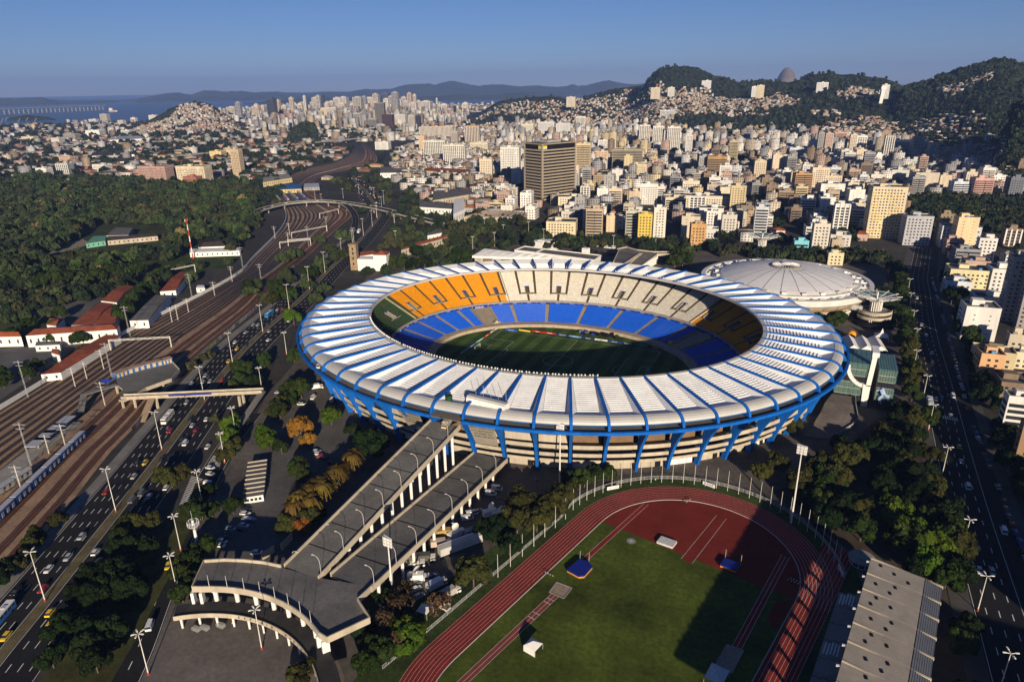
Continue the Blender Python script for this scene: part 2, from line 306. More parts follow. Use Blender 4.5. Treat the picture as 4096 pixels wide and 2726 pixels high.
# ---- sheets near the stadium
Z1, Z2, Z3 = .006, .012, .018
def sheet(name, poly, m, z=Z1, kind='structure'):
    mb = MB(); mb.add([(x, y, z) for x, y in poly], [tuple(range(len(poly)))]); o = mb.build(name, m)
    n = o.data.polygons[0].normal.z
    if n < 0: o.data.flip_normals()
    o['kind'] = kind; return o
M_yard = mat('stadium_yard', (.125, .113, .102), rough=.95, var=.35, scale=.035, fine=.3)
sheet('stadium_grounds', [(-60, -330), (70, -330), (170, -215), (185, -120), (192, 60), (196, 330), (-60, 330), (-250, 250), (-225, 120), (-180, 10), (-130, -110), (-70, -215), (-45, -260), (-18, -300)], M_yard)
M_plaza = mat('plaza_paving', (.17, .15, .138), rough=.95, var=.3, scale=.05, fine=.25)
sheet('plaza', [(-44, -252), (-33, -268), (-14, -300), (45, -300), (34, -262), (27, -250), (18, -243), (4, -238), (-7, -237), (-22, -240), (-33, -245)], M_plaza, Z2)
M_green = mat('lawn', (.050, .075, .020), rough=1, var=.5, scale=.06, fine=.45)
sheet('track_verge', [(30, -215), (44, -170), (60, -135), (80, -112), (104, -104), (128, -108), (150, -122), (162, -142), (168, -175), (160, -330), (20, -330), (30, -250)], M_green, Z2)
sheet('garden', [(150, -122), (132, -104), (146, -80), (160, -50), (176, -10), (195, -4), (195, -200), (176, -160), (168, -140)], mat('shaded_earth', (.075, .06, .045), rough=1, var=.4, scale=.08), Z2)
sheet('park_ground', [xy('Z', -120, 380), xy('Z', 580, 432), xy('Z', 585, 500), xy('Z', 560, 560), xy('Z', 450, 640), xy('Z', 300, 720), xy('Z', 150, 830), xy('Z', -80, 950)], mat('park_floor', (.045, .055, .022), rough=1, var=.5, scale=.03), Z1)
sheet('clearing', [xy('A', 560, 1450), xy('A', 700, 1400), xy('A', 780, 1440), xy('A', 620, 1500), xy('A', 300, 1568), xy('A', 200, 1540)], mat('pale_path', (.26, .22, .17), rough=1, var=.2), Z2)
sheet('playing_lawn', [xy('E', 1300, 110), xy('E', 1500, 60), xy('E', 2050, 10), xy('E', 1960, 150), xy('E', 1700, 170), xy('E', 1420, 140)], M_green, Z2)
sheet('barracks_yard', [xy('E', 200, 390), xy('E', 980, 340), xy('E', 800, 480), xy('E', 600, 640), xy('E', 300, 560), xy('E', 100, 480)], mat('dark_yard', (.12, .117, .118), rough=.95, var=.3, scale=.05), Z2)
sheet('depot_yard', [xy('E', -100, 850), xy('E', 700, 800), xy('E', 560, 900), xy('E', 350, 1050), xy('E', -100, 1350)], MATS['dark_yard'], Z2)
sheet('car_park', [(-93, -150), (-62, -205), (-40, -230), (-14, -228), (-12, -180), (-12, -140), (-45, -125), (-80, -100)], M_asph2, Z2)
# ---- main avenue
AV = smooth([(-40, -345), (-57, -313), (-73, -284.4), (-83.6, -264), (-107, -220.3), (-125.4, -186.5), (-142.5, -156.5), (-184.5, -80.5), (-206.5, -33), (-226, 19), (-247.5, 70.5), (-271, 122), (-297, 184), (-310, 214), (-338, 277), (-371, 345), (-406, 409), xy('B', 1035, 1060), xy('B', 985, 985), xy('B', 900, 905), xy('B', 880, 860)], 5)
def road(name, pts, o0, o1, lanes, z=Z3, m=None, dash=True, edges=True, step=9.0, sw=.16):
    mb = MB(); ribbon(mb, pts, o0, o1, z); o = mb.build(name, m or M_asph); o['kind'] = 'structure'
    mk = MB()
    if dash:
        for k in range(1, lanes):
            off = o0+(o1-o0)*k/lanes; L = side(pts, off)
            for s, x, y, a in along(L, step):
                c_, s_ = math.cos(a), math.sin(a); ln = 3.2; mk.quad((x+s_*sw/2*1.6, y-c_*sw/2*1.6, z+.005), (x+c_*ln+s_*sw/2*1.6, y+s_*ln-c_*sw/2*1.6, z+.005), (x+c_*ln-s_*sw/2*1.6, y+s_*ln+c_*sw/2*1.6, z+.005), (x-s_*sw/2*1.6, y+c_*sw/2*1.6, z+.005))
    if edges:
        for off in (o0+.35, o1-.35): ribbon(mk, pts, off-sw/2, off+sw/2, z+.005)
    if mk.f: mk.build('lane_marking', M_paint, o, kind='stuff')
    return o
road('avenue_carriageway', AV, -15.6, -1.7, 5)
road('avenue_carriageway', AV, 1.7, 15.2, 4)
mb = MB(); ribbon(mb, AV, -1.7, 1.7, .14); a_, b_ = side(AV, -1.7), side(AV, 1.7)
for L in (a_, b_): mb.strip([(p[0], p[1], .14) for p in L], [(p[0], p[1], 0) for p in L], 1)
struct(mb.build('median_strip', [mat('dry_grass', (.15, .125, .065), rough=1, var=.4, scale=.15, fine=.35), M_conc]))
mb = MB(); ribbon(mb, AV[:75], -20.5, -15.8, .12); struct(mb.build('avenue_pavement', mat('pavement', (.22, .21, .195), rough=.95, var=.25, scale=.1, fine=.2)))
SLIP = smooth([(-12, -312), (-31, -276), (-49, -250), (-69, -222.5), (-90, -191), (-108, -160), (-122, -128)], 6)
road('slip_road', SLIP, -5.0, 5.0, 2, z=Z3+.003)
mb = MB(); mk = MB()
for k in range(30):   # painted chevrons where the slip road leaves the avenue
    for (cx0, cy0, cx1, cy1, w0, w1) in ((-117, -150, -100, -176, .6, 3.6), (-99, -186, -80, -216, 3.4, .6)):
        t = (k+.3)/30; cx, cy = cx0+(cx1-cx0)*t, cy0+(cy1-cy0)*t; ww = w0+(w1-w0)*t; a = math.atan2(cy1-cy0, cx1-cx0)+1.0
        mk.box(cx, cy, Z3+.006, ww*2, .42, .004, a)
struct(mk.build('chevron_marking', M_paint))
sheet('traffic_island', [(-88, -200), (-96, -190), (-93, -186), (-80, -202), (-62, -228), (-42, -262), (-22, -300), (-45, -300), (-60, -270), (-75, -238)], mat('island_grass', (.065, .07, .025), rough=1, var=.5, scale=.12, fine=.4), .03)
# ---- right avenue
AV2 = smooth([(200, -330), (202, -240), (202.5, -165), (203, -90), (204.5, -30), (205.5, 0), (207.5, 55), (210, 140), (217, 247), (219.6, 288), (226, 340), (236, 420)], 6)
r2 = road('right_avenue', AV2, -7.2, 7.2, 4)
mb = MB(); ribbon(mb, AV2, 7.4, 13.5, .01); struct(mb.build('parking_lane', M_asph))
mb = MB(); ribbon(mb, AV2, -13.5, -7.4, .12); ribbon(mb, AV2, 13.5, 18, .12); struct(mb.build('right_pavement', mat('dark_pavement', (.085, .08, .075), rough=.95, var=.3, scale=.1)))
mb = MB()
for k in range(15): mb.box(196.8+k*.95+(k*.02), 1.5-k*.10, Z3+.006, .5, 4.0, .004, .02)
zb_ = mb.build('crossing_bar', M_paint, r2)
# side streets behind the stadium
road('back_street', smooth([xy('C', -60, 1400), xy('C', 200, 1420), xy('C', 620, 1470), xy('C', 1000, 1540), (60, 355), (130, 342), (215, 330)], 5), -9, 9, 4)
road('flyover_street', smooth([xy('A', 1700, 1240), xy('A', 1900, 1210), xy('A', 2100, 1190), xy('A', 2250, 1000), xy('B', 130, 980), xy('B', 60, 860)], 5), -8, 8, 4)
for pts in ([xy('B', 690, 900), xy('B', 800, 880), xy('B', 900, 830), xy('B', 1060, 800), xy('B', 1130, 700), xy('B', 1180, 640)], [xy('A', 1650, 830), xy('A', 1900, 790), xy('A', 2100, 640), xy('A', 2250, 560)]):
    road('far_street', smooth(pts, 4), -8, 8, 4, edges=False)
# ---- railway
BL = resamp(smooth([(-180, -345), (-225, -238), (-248.3, -178.4), (-267.3, -132), (-292.5, -70), (-334.6, 73.5), (-376.6, 147.5), (-461, 285.5), (-545, 385), xy('B', 215, 1000), xy('B', 330, 880), xy('B', 500, 800), xy('B', 760, 740), xy('B', 900, 640), xy('B', 870, 560), xy('B', 640, 500)], 6), 140)
BRr = resamp(smooth([(-85, -300), (-130, -224), (-154, -187), (-167.5, -161), (-190, -124), (-216, -72), (-252, 12), (-275, 52), (-299, 92), (-329, 165), (-372, 255), (-409, 335), (-424, 368), (-452, 408), (-497, 440), xy('B', 600, 1040), xy('B', 520, 960), xy('B', 640, 860), xy('B', 950, 790), xy('B', 1090, 720), xy('B', 960, 570), xy('B', 760, 490)], 6), 140)
mb = MB(); mb.strip([(p[0], p[1], .02) for p in BRr], [(p[0], p[1], .02) for p in BL])
struct(mb.build('rail_bed', mat('ballast', (.35, .235, .155), rough=1, var=.35, scale=.06, fine=.35)))
M_track = mat('track_ballast', (.062, .043, .033), rough=1, var=.35, scale=.2, fine=.35)
M_rail = mat('rail_steel', (.20, .16, .14), rough=.4, metal=.5, var=.2)
M_redb = mat('red_ballast', (.125, .055, .034), rough=1, var=.3, scale=.2, fine=.3)
TRK = []
for k, fr in enumerate((.05, .12, .19, .27, .33, .40, .46, .52, .58, .71, .78, .88, .95)):
    L = BL*(1-fr)+BRr*fr; L = np.c_[L, np.zeros(len(L))]; TRK.append(L); red = fr > .7
    mb = MB(); ribbon(mb, L, -1.45 if not red else -1.9, 1.45 if not red else 1.9, .14); ribbon(mb, L, -.9, -.68, .30, 1); ribbon(mb, L, .68, .9, .30, 1)
    t = mb.build('railway_track', [M_redb if red else M_track, M_rail])
    nm = ['first', 'second', 'third', 'fourth', 'fifth', 'sixth', 'seventh', 'eighth', 'ninth', 'tenth', 'eleventh', 'twelfth', 'thirteenth'][k]
    tag(t, f'{nm} railway track counted from the barracks side, running up the left of the photo', 'railway track', 'parallel railway tracks')
# low walls beside the railway
def wall(name, pts, h, th, m, label, cat='wall', z0=0, grp=None):
    mb = MB(); a, b = side(pts, -th/2), side(pts, th/2); n = len(a)
    mb.strip([(*p[:2], z0+h) for p in b], [(*p[:2], z0+h) for p in a]); mb.strip([(*p[:2], z0) for p in b], [(*p[:2], z0+h) for p in b]); mb.strip([(*p[:2], z0+h) for p in a], [(*p[:2], z0) for p in a])
    o = mb.build(name, m); tag(o, label, cat, grp); return o
wall('rail_wall', BL[:62]-np.array([2.5, 0]), 2.6, .4, M_white, 'long white boundary wall between the barracks and the railway')
fr = .645; wall('dividing_wall', (BL*(1-fr)+BRr*fr)[20:75], 1.5, .5, M_conc, 'low grey concrete wall between the two groups of railway tracks')
M_graf = mat('graffiti_wall', (.30, .27, .27), rough=.9, var=.5, scale=.5, fine=.4)
nt = M_graf.node_tree; n = nt.nodes.new('ShaderNodeTexVoronoi'); n.inputs['Scale'].default_value = .35; g = nt.nodes.new('ShaderNodeNewGeometry'); nt.links.new(g.outputs['Position'], n.inputs[0])
h = nt.nodes.new('ShaderNodeHueSaturation'); h.inputs['Saturation'].default_value = .55; h.inputs['Value'].default_value = .35; nt.links.new(n.outputs['Color'], h.inputs['Color']); nt.links.new(h.outputs[0], nt.nodes['Principled BSDF'].inputs['Base Color'])
wall('graffiti_wall', BRr[8:26]+np.array([1.2, 0]), 2.6, .3, M_graf, 'graffiti-covered wall between the railway and the avenue pavement')
# ================================================================== STADIUM
EA, EB = 158.2, 139.6
def el(t, d, z=None):
    q = ((EA-d)*math.cos(t), (EB-d)*math.sin(t)); return q if z is None else (q[0], q[1], z)
_t = np.linspace(-math.pi/2, 1.5*math.pi, 20001); _s = np.r_[0, np.cumsum(np.hypot(np.diff(EA*np.cos(_t)), np.diff(EB*np.sin(_t))))]
def tat(k): return float(np.interp(((k % 60)/60)*_s[-1], _s, _t))+(2*math.pi if k >= 60 else 0)-(2*math.pi if k < 0 else 0)
T = [tat(k+.5) for k in range(61)]           # rib angles, counted from the near short axis
STAD = empty('stadium', (0, 0, 0)); tag(STAD, 'huge oval football stadium with white ribbed roof and blue frame', 'stadium')
def tang(t): v = np.array([-EA*math.sin(t), EB*math.cos(t)]); return v/np.hypot(*v)
def profile(mb, t, prof, wd, m=0):
    """closed (offset, height) outline swept wd metres along the ellipse tangent"""
    tg = tang(t)*wd/2; n = len(prof); a = []; b = []
    for d, z in prof:
        x, y = el(t, d); a.append((x-tg[0], y-tg[1], z)); b.append((x+tg[0], y+tg[1], z))
    mb.add(a+b, [tuple(range(n)), tuple(range(2*n-1, n-1, -1))]+[(i, n+i, n+(i+1) % n, (i+1) % n) for i in range(n)], m)
def ringseg(mb, t0, t1, prof, n=3, m=0, closed=True, gap=0.):
    """(offset, height) outline swept between two angles"""
    L = len(prof); ts = [t0+(t1-t0)*i/n for i in range(n+1)]; vs = []
    for t in ts:
        for d, z in prof: vs.append(el(t, d, z))
    fs = []
    for i in range(n):
        for j in range(L if closed else L-1):
            k = (j+1) % L; fs.append((i*L+j, (i+1)*L+j, (i+1)*L+k, i*L+k))
    if closed: fs += [tuple(range(L))[::-1], tuple(n*L+j for j in range(L))]
    mb.add(vs, fs, m)
def zrib(d): return 32.0-(41-d)/34*1.5
RIB = [(42.2, 32.35), (24, 31.75), (8, 31.05), (6.2, 30.95), (4.2, 30.4), (2.6, 29.4), (1.5, 28.0), (.9, 26.12), (3.9, 26.12), (4.2, 27.2), (5.2, 27.8), (9, 26.6), (25, 29.0), (42.2, 31.2)]
LEG = [(-.1, 24.9), (1.2, 23.2), (3.6, 20), (6.2, 16), (8.6, 11), (10.6, 6), (12.4, 0), (14.9, 0), (13.6, 6), (12.2, 11), (10.6, 16), (9.2, 20), (8.6, 24.9)]
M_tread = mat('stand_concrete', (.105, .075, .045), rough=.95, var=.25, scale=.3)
M_ads = mat('blue_advert', (.01, .03, .30), rough=.6, var=.1)
M_sofit = mat('roof_soffit', (.22, .19, .15), rough=.9)
M_walk = mat('gallery_floor', (.17, .16, .15), rough=.9, var=.2)
def wedge(t0, t1, d, zz):  # helper: angle gap for a rib's half width
    return .55/math.hypot(EA-d, EB-d)*1.4
for k in range(60):
    t0, t1 = T[k], T[k+1]; tm = (t0+t1)/2; dt = t1-t0
    mb = MB(); profile(mb, t0, RIB, 1.15); mb.build('rib', M_blue, STAD)
    mb = MB(); profile(mb, t0, LEG, 1.25); mb.build('leg', M_blue, STAD)
    # roof tray: sloping floor, flanks up to the ribs, gusset up to the shoulder, sawtooth sheets across the floor
    mb = MB(); D = [41.2, 36, 30, 24, 18, 12.5, 7.1]; rows = []
    for i, d in enumerate(D):
        zr = zrib(d)-.25; zf = 31.55-(41.2-d)/28.7*3.1 if d > 8 else zr; dep = zr-zf; gw = min(.42, (.55+dep*.85)/(dt*math.hypot((EA-d)*math.sin(tm), (EB-d)*math.cos(tm)))); g0 = .5/(dt*math.hypot((EA-d)*math.sin(tm), (EB-d)*math.cos(tm)))
        rows.append([el(t0+dt*g0, d, zr), el(t0+dt*gw, d, zf), el(t0+dt*.5, d, zf), el(t1-dt*gw, d, zf), el(t1-dt*g0, d, zr)])
    vs = [q for r_ in rows for q in r_]; mb.add(vs, [(i*5+j, (i+1)*5+j, (i+1)*5+j+1, i*5+j+1) for i in range(len(D)-1) for j in range(4)])
    for i in range(16):
        d = 40.4-i*1.74; d2 = d-.72; ww = []
        for dd, up in ((d, .38), (d-.1, .0), (d2, .03)):
            zr = zrib(dd)-.25; zf = 31.55-(41.2-dd)/28.7*3.1+.02; gw = min(.44, (.85+(zr-zf)*.85)/(dt*math.hypot((EA-dd)*math.sin(tm), (EB-dd)*math.cos(tm))))
            ww.append([el(t0+dt*gw, dd, zf+up), el(t0+dt*.5, dd, zf+up), el(t1-dt*gw, dd, zf+up)])
        a, b, c = ww; base = [(x, y, z-.38) for x, y, z in a]
        mb.add(a+c+base, [(0, 3, 4, 1), (1, 4, 5, 2), (6, 0, 1, 7), (7, 1, 2, 8), (0, 6, 3), (2, 5, 8)])
    mb.build('roof_panel', M_roofw, STAD)
    e = .62/150
    mb = MB(); ringseg(mb, t0+e, t1-e, [(7.1, 30.3), (5.4, 30.05), (4.0, 29.5), (3.1, 28.8), (2.7, 27.9), (3.0, 27.9), (3.4, 28.7), (4.3, 29.3), (5.6, 29.8), (7.1, 30.0)], 3); mb.build('outer_cladding', M_clad, STAD)
    mb = MB(); ringseg(mb, t0+e, t1-e, [(2.55, 27.88), (2.55, 27.5), (3.1, 27.5), (3.1, 27.88)], 2); mb.build('eave_strip', M_blued, STAD)
    ramp_bay = abs(tm+math.pi/2) < .06 or k == 59
    if not ramp_bay:
        mb = MB(); ringseg(mb, t0, t1, [(-.45, 26.1), (-.45, 24.75), (.75, 24.75), (.75, 26.1)], 3); mb.build('ring_beam', M_blue, STAD)
    mb = MB(); ringseg(mb, t0, t1, [(.8, 25.2), (.8, 24.9), (9.6, 24.9), (9.6, 25.2)], 2); mb.build('gallery_floor', M_walk, STAD)
    mb = MB(); ringseg(mb, t0+e, t1-e, [(9.0, 28.5), (9.0, 25.2), (9.3, 25.2), (9.3, 28.5)], 2); mb.build('gallery_wall', M_brown, STAD)
    mb = MB(); ringseg(mb, t0, t1, [(40.9, 32.15), (40.9, 30.9), (42.6, 30.9), (42.6, 32.15)], 3); mb.build('inner_fascia', M_clad, STAD)
    mb = MB(); ringseg(mb, t0, t1, [(9.4, 26.3), (42.2, 30.85)], 2, closed=False); mb.build('soffit', M_sofit, STAD)
    # facade of this bay
    g = 1.1/146; tt0, tt1 = t0+g, t1-g
    near = -math.pi*.5-1.75 < tm-(2*math.pi if tm > math.pi else 0) < -math.pi*.5+1.75
    if near:
        win = 0 <= k <= 2 or k == 57
        if win:
            mb = MB(); ringseg(mb, tt0, tt1, [(8.6, 24.8), (8.6, 16.2), (9.2, 16.2), (9.2, 24.8)], 2); mb.build('facade_wall', M_beige, STAD)
            n = 14 if k in (0, 1, 57) else 6
            for j in range(n):
                ta = tt0+(tt1-tt0)*(j+.22)/n; tb = tt0+(tt1-tt0)*(j+.78)/n; mb = MB(); ringseg(mb, ta, tb, [(8.5, 24.0), (8.5, 21.0), (8.7, 21.0), (8.7, 24.0)], 1); mb.build('window', M_glass, STAD)
            mb = MB(); ringseg(mb, tt0, tt1, [(7.9, 19.9), (7.9, 19.4), (8.6, 19.4), (8.6, 19.9)], 2); mb.build('ledge', M_beige, STAD)
        else:
            mb = MB(); ringseg(mb, tt0, tt1, [(15, 24.8), (15, 12.2), (15.4, 12.2), (15.4, 24.8)], 2); mb.build('facade_wall', M_brown, STAD)
            mb = MB(); ringseg(mb, tt0, tt1, [(14.6, 23.5), (14.6, 19.5), (15, 19.5), (15, 23.5)], 2); mb.build('light_band', M_beige, STAD)
        for (z0, z1, d) in ((12.9, 14.7, 9.2), (8.4, 10.0, 10.6), (4.8, 6.1, 12.0)):
            mb = MB(); ringseg(mb, tt0, tt1, [(d, z1), (d, z0), (d+.45, z0), (d+.45, z1)], 2); mb.build('parapet', M_beige, STAD)
            mb = MB(); ringseg(mb, tt0, tt1, [(d+.45, z0+.3), (d+.45, z0+.02), (20, z0+.02), (20, z0+.3)], 1); mb.build('floor_slab', M_walk, STAD)
        mb = MB(); ringseg(mb, tt0, tt1, [(15.5, 4.5), (15.5, 0), (16, 0), (16, 4.5)], 2); mb.build('base_wall', M_beige if k % 3 else M_white, STAD)
        if k % 2: 
            tc = (tt0*.3+tt1*.7); mb = MB(); ringseg(mb, tc, tc+.018, [(15.35, 3.2), (15.35, .05), (15.6, .05), (15.6, 3.2)], 1); mb.build('door', M_dark, STAD)
        mb = MB(); ringseg(mb, tt0, tt1, [(19.6, 16), (19.6, 4.6), (19.9, 4.6), (19.9, 16)], 1); mb.build('inner_wall', M_dark, STAD)
    else:
        mb = MB(); ringseg(mb, tt0, tt1, [(12, 24.8), (12, 0), (12.4, 0), (12.4, 24.8)], 2); mb.build('facade_wall', M_beige, STAD)
# floodlights along the near edge of the opening, and a rail
mb = MB(); mb.cyl(0, 0, 0, .9, .05, n=5, m=1)
for i in range(5):
    a0, a1 = math.pi*i/5-math.pi/2, math.pi*(i+1)/5-math.pi/2; n = 8
    for j in range(n):
        b0, b1 = 2*math.pi*j/n, 2*math.pi*(j+1)/n; q = lambda a, b: (.42*math.cos(a)*math.cos(b), .42*math.cos(a)*math.sin(b), 1.25+.42*math.sin(a)); mb.quad(q(a0, b0), q(a0, b1), q(a1, b1), q(a1, b0))
ME_fl = proto(mb, 'floodlight', [M_white, M_metal], smooth=True)
rnd = random.Random(3)
for i in range(96):
    t = R(-146)+(R(-64)-R(-146))*i/95+rnd.uniform(-.003, .003)
    if abs(t-R(-118)) < .008: continue
    child('floodlight', ME_fl, STAD, el(t, 41.9, 32.15))
mb = MB(); n = 80; pts = [el(R(-146)+(R(-64)-R(-146))*i/n, 42.5, 32.75) for i in range(n+1)]
for a, b in zip(pts, pts[1:]): mb.bar(a, b, .08); mb.bar((a[0], a[1], 32.1), a, .07)
mb.build('guard_rail', M_metal, STAD)
for i in range(60):
    t = R(60)+(R(118)-R(60))*i/59; child('floodlight', ME_fl, STAD, el(t, 40.2, 32.0), scale=.8)
# upper tier
DF, ZF, KS, NR = 50.0, 9.5, .42, 46
mb = MB(); n = 180
for i in range(NR):
    d = DF-i*.89; z = ZF+i*.89*KS
    a = [el(2*math.pi*j/n, d, z) for j in range(n+1)]; b = [el(2*math.pi*j/n, d-.89, z) for j in range(n+1)]; c = [el(2*math.pi*j/n, d-.89, z+.89*KS) for j in range(n+1)]
    mb.strip(b, a); mb.strip(c, b)
UT = mb.build('upper_terrace', M_tread, STAD)
CY, CW, CG, CB = (.88, .35, .004), (.80, .76, .68), (.035, .095, .045), (.012, .12, .72)
M_seat = {k: mat('seat_'+k, c, rough=.45, var=.18, scale=.5, fine=.35) for k, c in dict(yellow=CY, white=CW, green=CG, blue=CB, pale=(.50, .34, .22)).items()}
def sector(t):
    g = math.degrees(t) % 360
    return 'white' if 52 < g < 126.5 else 'yellow' if 126.5 <= g < 172.5 or 8 < g <= 52 or g > 330 else 'green'
def seats(blocks, mname, name, par):
    mb = MB(); vs = []; fs = []
    for (ta, tb, fn) in blocks:
        x0, y0, z0 = fn(ta); x1, y1, z1 = fn(tb); Ln = math.hypot(x1-x0, y1-y0); ns = max(1, int(Ln/.62)); tg = np.array([x1-x0, y1-y0])/Ln; nr = np.array([-tg[1], tg[0]])
        if nr@np.array([x0, y0]) < 0: nr = -nr
        for k in range(ns):
            u0 = (k+.07)/ns; u1 = (k+.93)/ns; ax, ay = x0+(x1-x0)*u0, y0+(y1-y0)*u0; bx, by = x0+(x1-x0)*u1, y0+(y1-y0)*u1; o = len(vs)
            vs += [(ax, ay, z0+.32), (bx, by, z0+.32), (bx+nr[0]*.42, by+nr[1]*.42, z0+.36), (ax+nr[0]*.42, ay+nr[1]*.42, z0+.36), (bx+nr[0]*.52, by+nr[1]*.52, z0+.78), (ax+nr[0]*.52, ay+nr[1]*.52, z0+.78)]
            fs += [(o, o+1, o+2, o+3), (o+3, o+2, o+4, o+5)]
    mb.v = vs; mb.f = fs; mb.m = [0]*len(fs)
    return mb.build(name, M_seat[mname], par, kind='stuff')
mbv = MB()
M_aisle = mat('aisle_steps', (.075, .055, .028), rough=.95, var=.2)
mba = MB()
for k in range(60):
    ta, tb = T[k], T[k+1]; tm = (ta+tb)/2; g = math.degrees(tm) % 360
    if 208 < g < 332: continue
    vom = k % 2 == 0; aw = 1.75/(EA-30)
    s = sector(tm); bl = {}
    for i in range(NR):
        d = DF-i*.89-.35; z = ZF+i*.89*KS; fn = lambda t, d=d, z=z: el(t, d, z)
        segs = [(ta+aw*.5, tb-aw*.5)]
        if vom and i < 8: segs = [(ta-aw*0, (ta+tb)/2-aw*.55), ((ta+tb)/2+aw*.55, tb+aw*0)]
        elif not vom and i < 8: segs = [(ta, tb)]
        elif vom and 8 <= i < 10: segs = []
        elif vom and i < 18: segs = [(ta+aw*.5, tm-aw*1.1), (tm+aw*1.1, tb-aw*.5)]
        for a, b in segs:
            # a sector border may cut the bay
            for e in (math.radians(52), math.radians(126.5), math.radians(172.5)):
                pass
            bl.setdefault(sector((a+b)/2), []).append((a, b, fn))
    for s, L in bl.items():
        if L: seats(L, s, 'seat_block', UT)
    if vom:
        a = tm-aw*.95; b = tm+aw*.95; d0 = DF-9*.89; d1 = DF-17*.89; zz = ZF+9*.89*KS
        mb = MB(); ringseg(mb, a, b, [(d0, zz+.03), (d1, zz+.03)], 1, closed=False, m=1)
        for t in (a, b): profile(mb, t, [(d0, zz), (d0, zz+1.1), (d1, zz+8*.89*KS+1.1), (d1, zz)], .3, 0)
        ringseg(mb, a, b, [(d1, zz+8*.89*KS+1.1), (d1, zz+2.0), (d1-.3, zz+2.0), (d1-.3, zz+8*.89*KS+1.1)], 1, m=2); ringseg(mb, a, b, [(d1-.1, zz+2.0), (d1-.1, zz)], 1, closed=False, m=1)
        mb.build('vomitory', [M_conc, M_dark, M_ads], UT)
        mb = MB(); ringseg(mb, ta, tb, [(d0+.5, zz+.6), (d0+.5, zz+.15), (d0+.75, zz+.15), (d0+.75, zz+.6)], 2); mb.build('barrier', M_conc, UT)
mb = MB()
for t in (math.radians(52), math.radians(126.5), math.radians(172.5)):   # fences between the colour sectors
    p_ = [(DF-i*.89, ZF+i*.89*KS) for i in range(0, NR, 5)]
    profile(mb, t, [(d, z+1.3) for d, z in p_]+[(d, z) for d, z in p_[::-1]], .35)
mb.build('sector_fence', mat('tan_fence', (.45, .36, .24), rough=.8), UT)
# front of the upper tier with its advert strip
for k in range(60):
    t0, t1 = T[k], T[k+1]
    mb = MB(); ringseg(mb, t0, t1, [(DF+.1, 10.3), (DF+.1, 8.4), (DF+1.1, 8.4), (DF+1.1, 10.3)], 2); TFR = mb.build('tier_front', M_conc, STAD)
    g = math.degrees((t0+t1)/2) % 360
    if g < 40 or g > 350 or 40 <= g < 200:
        mb = MB(); ringseg(mb, t0+.002, t1-.002, [(DF+1.15, 9.1), (DF+1.15, 8.2), (DF+1.25, 8.2), (DF+1.25, 9.1)], 2); st = mb.build('advert_strip', M_ads, TFR)
        tm = (t0+t1)/2; x, y = el(tm, DF+1.3); tg = tang(tm); text('advert_lettering', ['Embratel', 'Faz um 21'][k % 2], (x, y, 8.65), .8, (R(90), 0, math.atan2(tg[1], tg[0])+math.pi), M_white, STAD)
# lower tier: from the pitch wall up under the upper tier
A0, B0 = 84.5, 63.5
def lo(t, s):
    a = A0+(EA-DF-4-A0)*s*1.0; b = B0+(EB-DF-4-B0)*s; return (a+4*s)*math.cos(t), (b+4*s)*math.sin(t), 2.0+5.3*s
NL = 26; mb = MB(); n = 150
for i in range(NL):
    s0, s1 = i/NL, (i+1)/NL; a = [lo(2*math.pi*j/n, s0) for j in range(n+1)]; b = [(*lo(2*math.pi*j/n, s1)[:2], a[j][2]) for j in range(n+1)]; c = [lo(2*math.pi*j/n, s1) for j in range(n+1)]
    mb.strip(b, a); mb.strip(c, b)
LT = mb.build('lower_terrace', mat('lower_concrete', (.33, .28, .22), rough=.95, var=.2, scale=.3), STAD)
TUN = (139.5, 41.8)
edges = [125.9-14.75*i for i in range(0, 6)]
edges = [41.8-5.2, 52.4, 66.6, 81.2, 95.9, 111.0, 125.9, 139.5-4, None, 139.5+4, 149.8, 161, 171.5, 182, 193, 204, 215]
edges2 = [37.0, 26, 15, 4, -7, -18, -29]
segs = [(a, b) for a, b in zip(edges[1:], edges[2:]) if a is not None and b is not None]+[(41.8+5.4, 52.4)]+[(b, a) for a, b in zip(edges2, edges2[1:])]
for a, b in segs:
    L = []
    for i in range(NL):
        s = (i+.3)/NL; g = R(.75); L.append((R(a)+g, R(b)-g, lambda t, s=s: lo(t, s)))
    seats(L, 'blue', 'seat_block', LT)
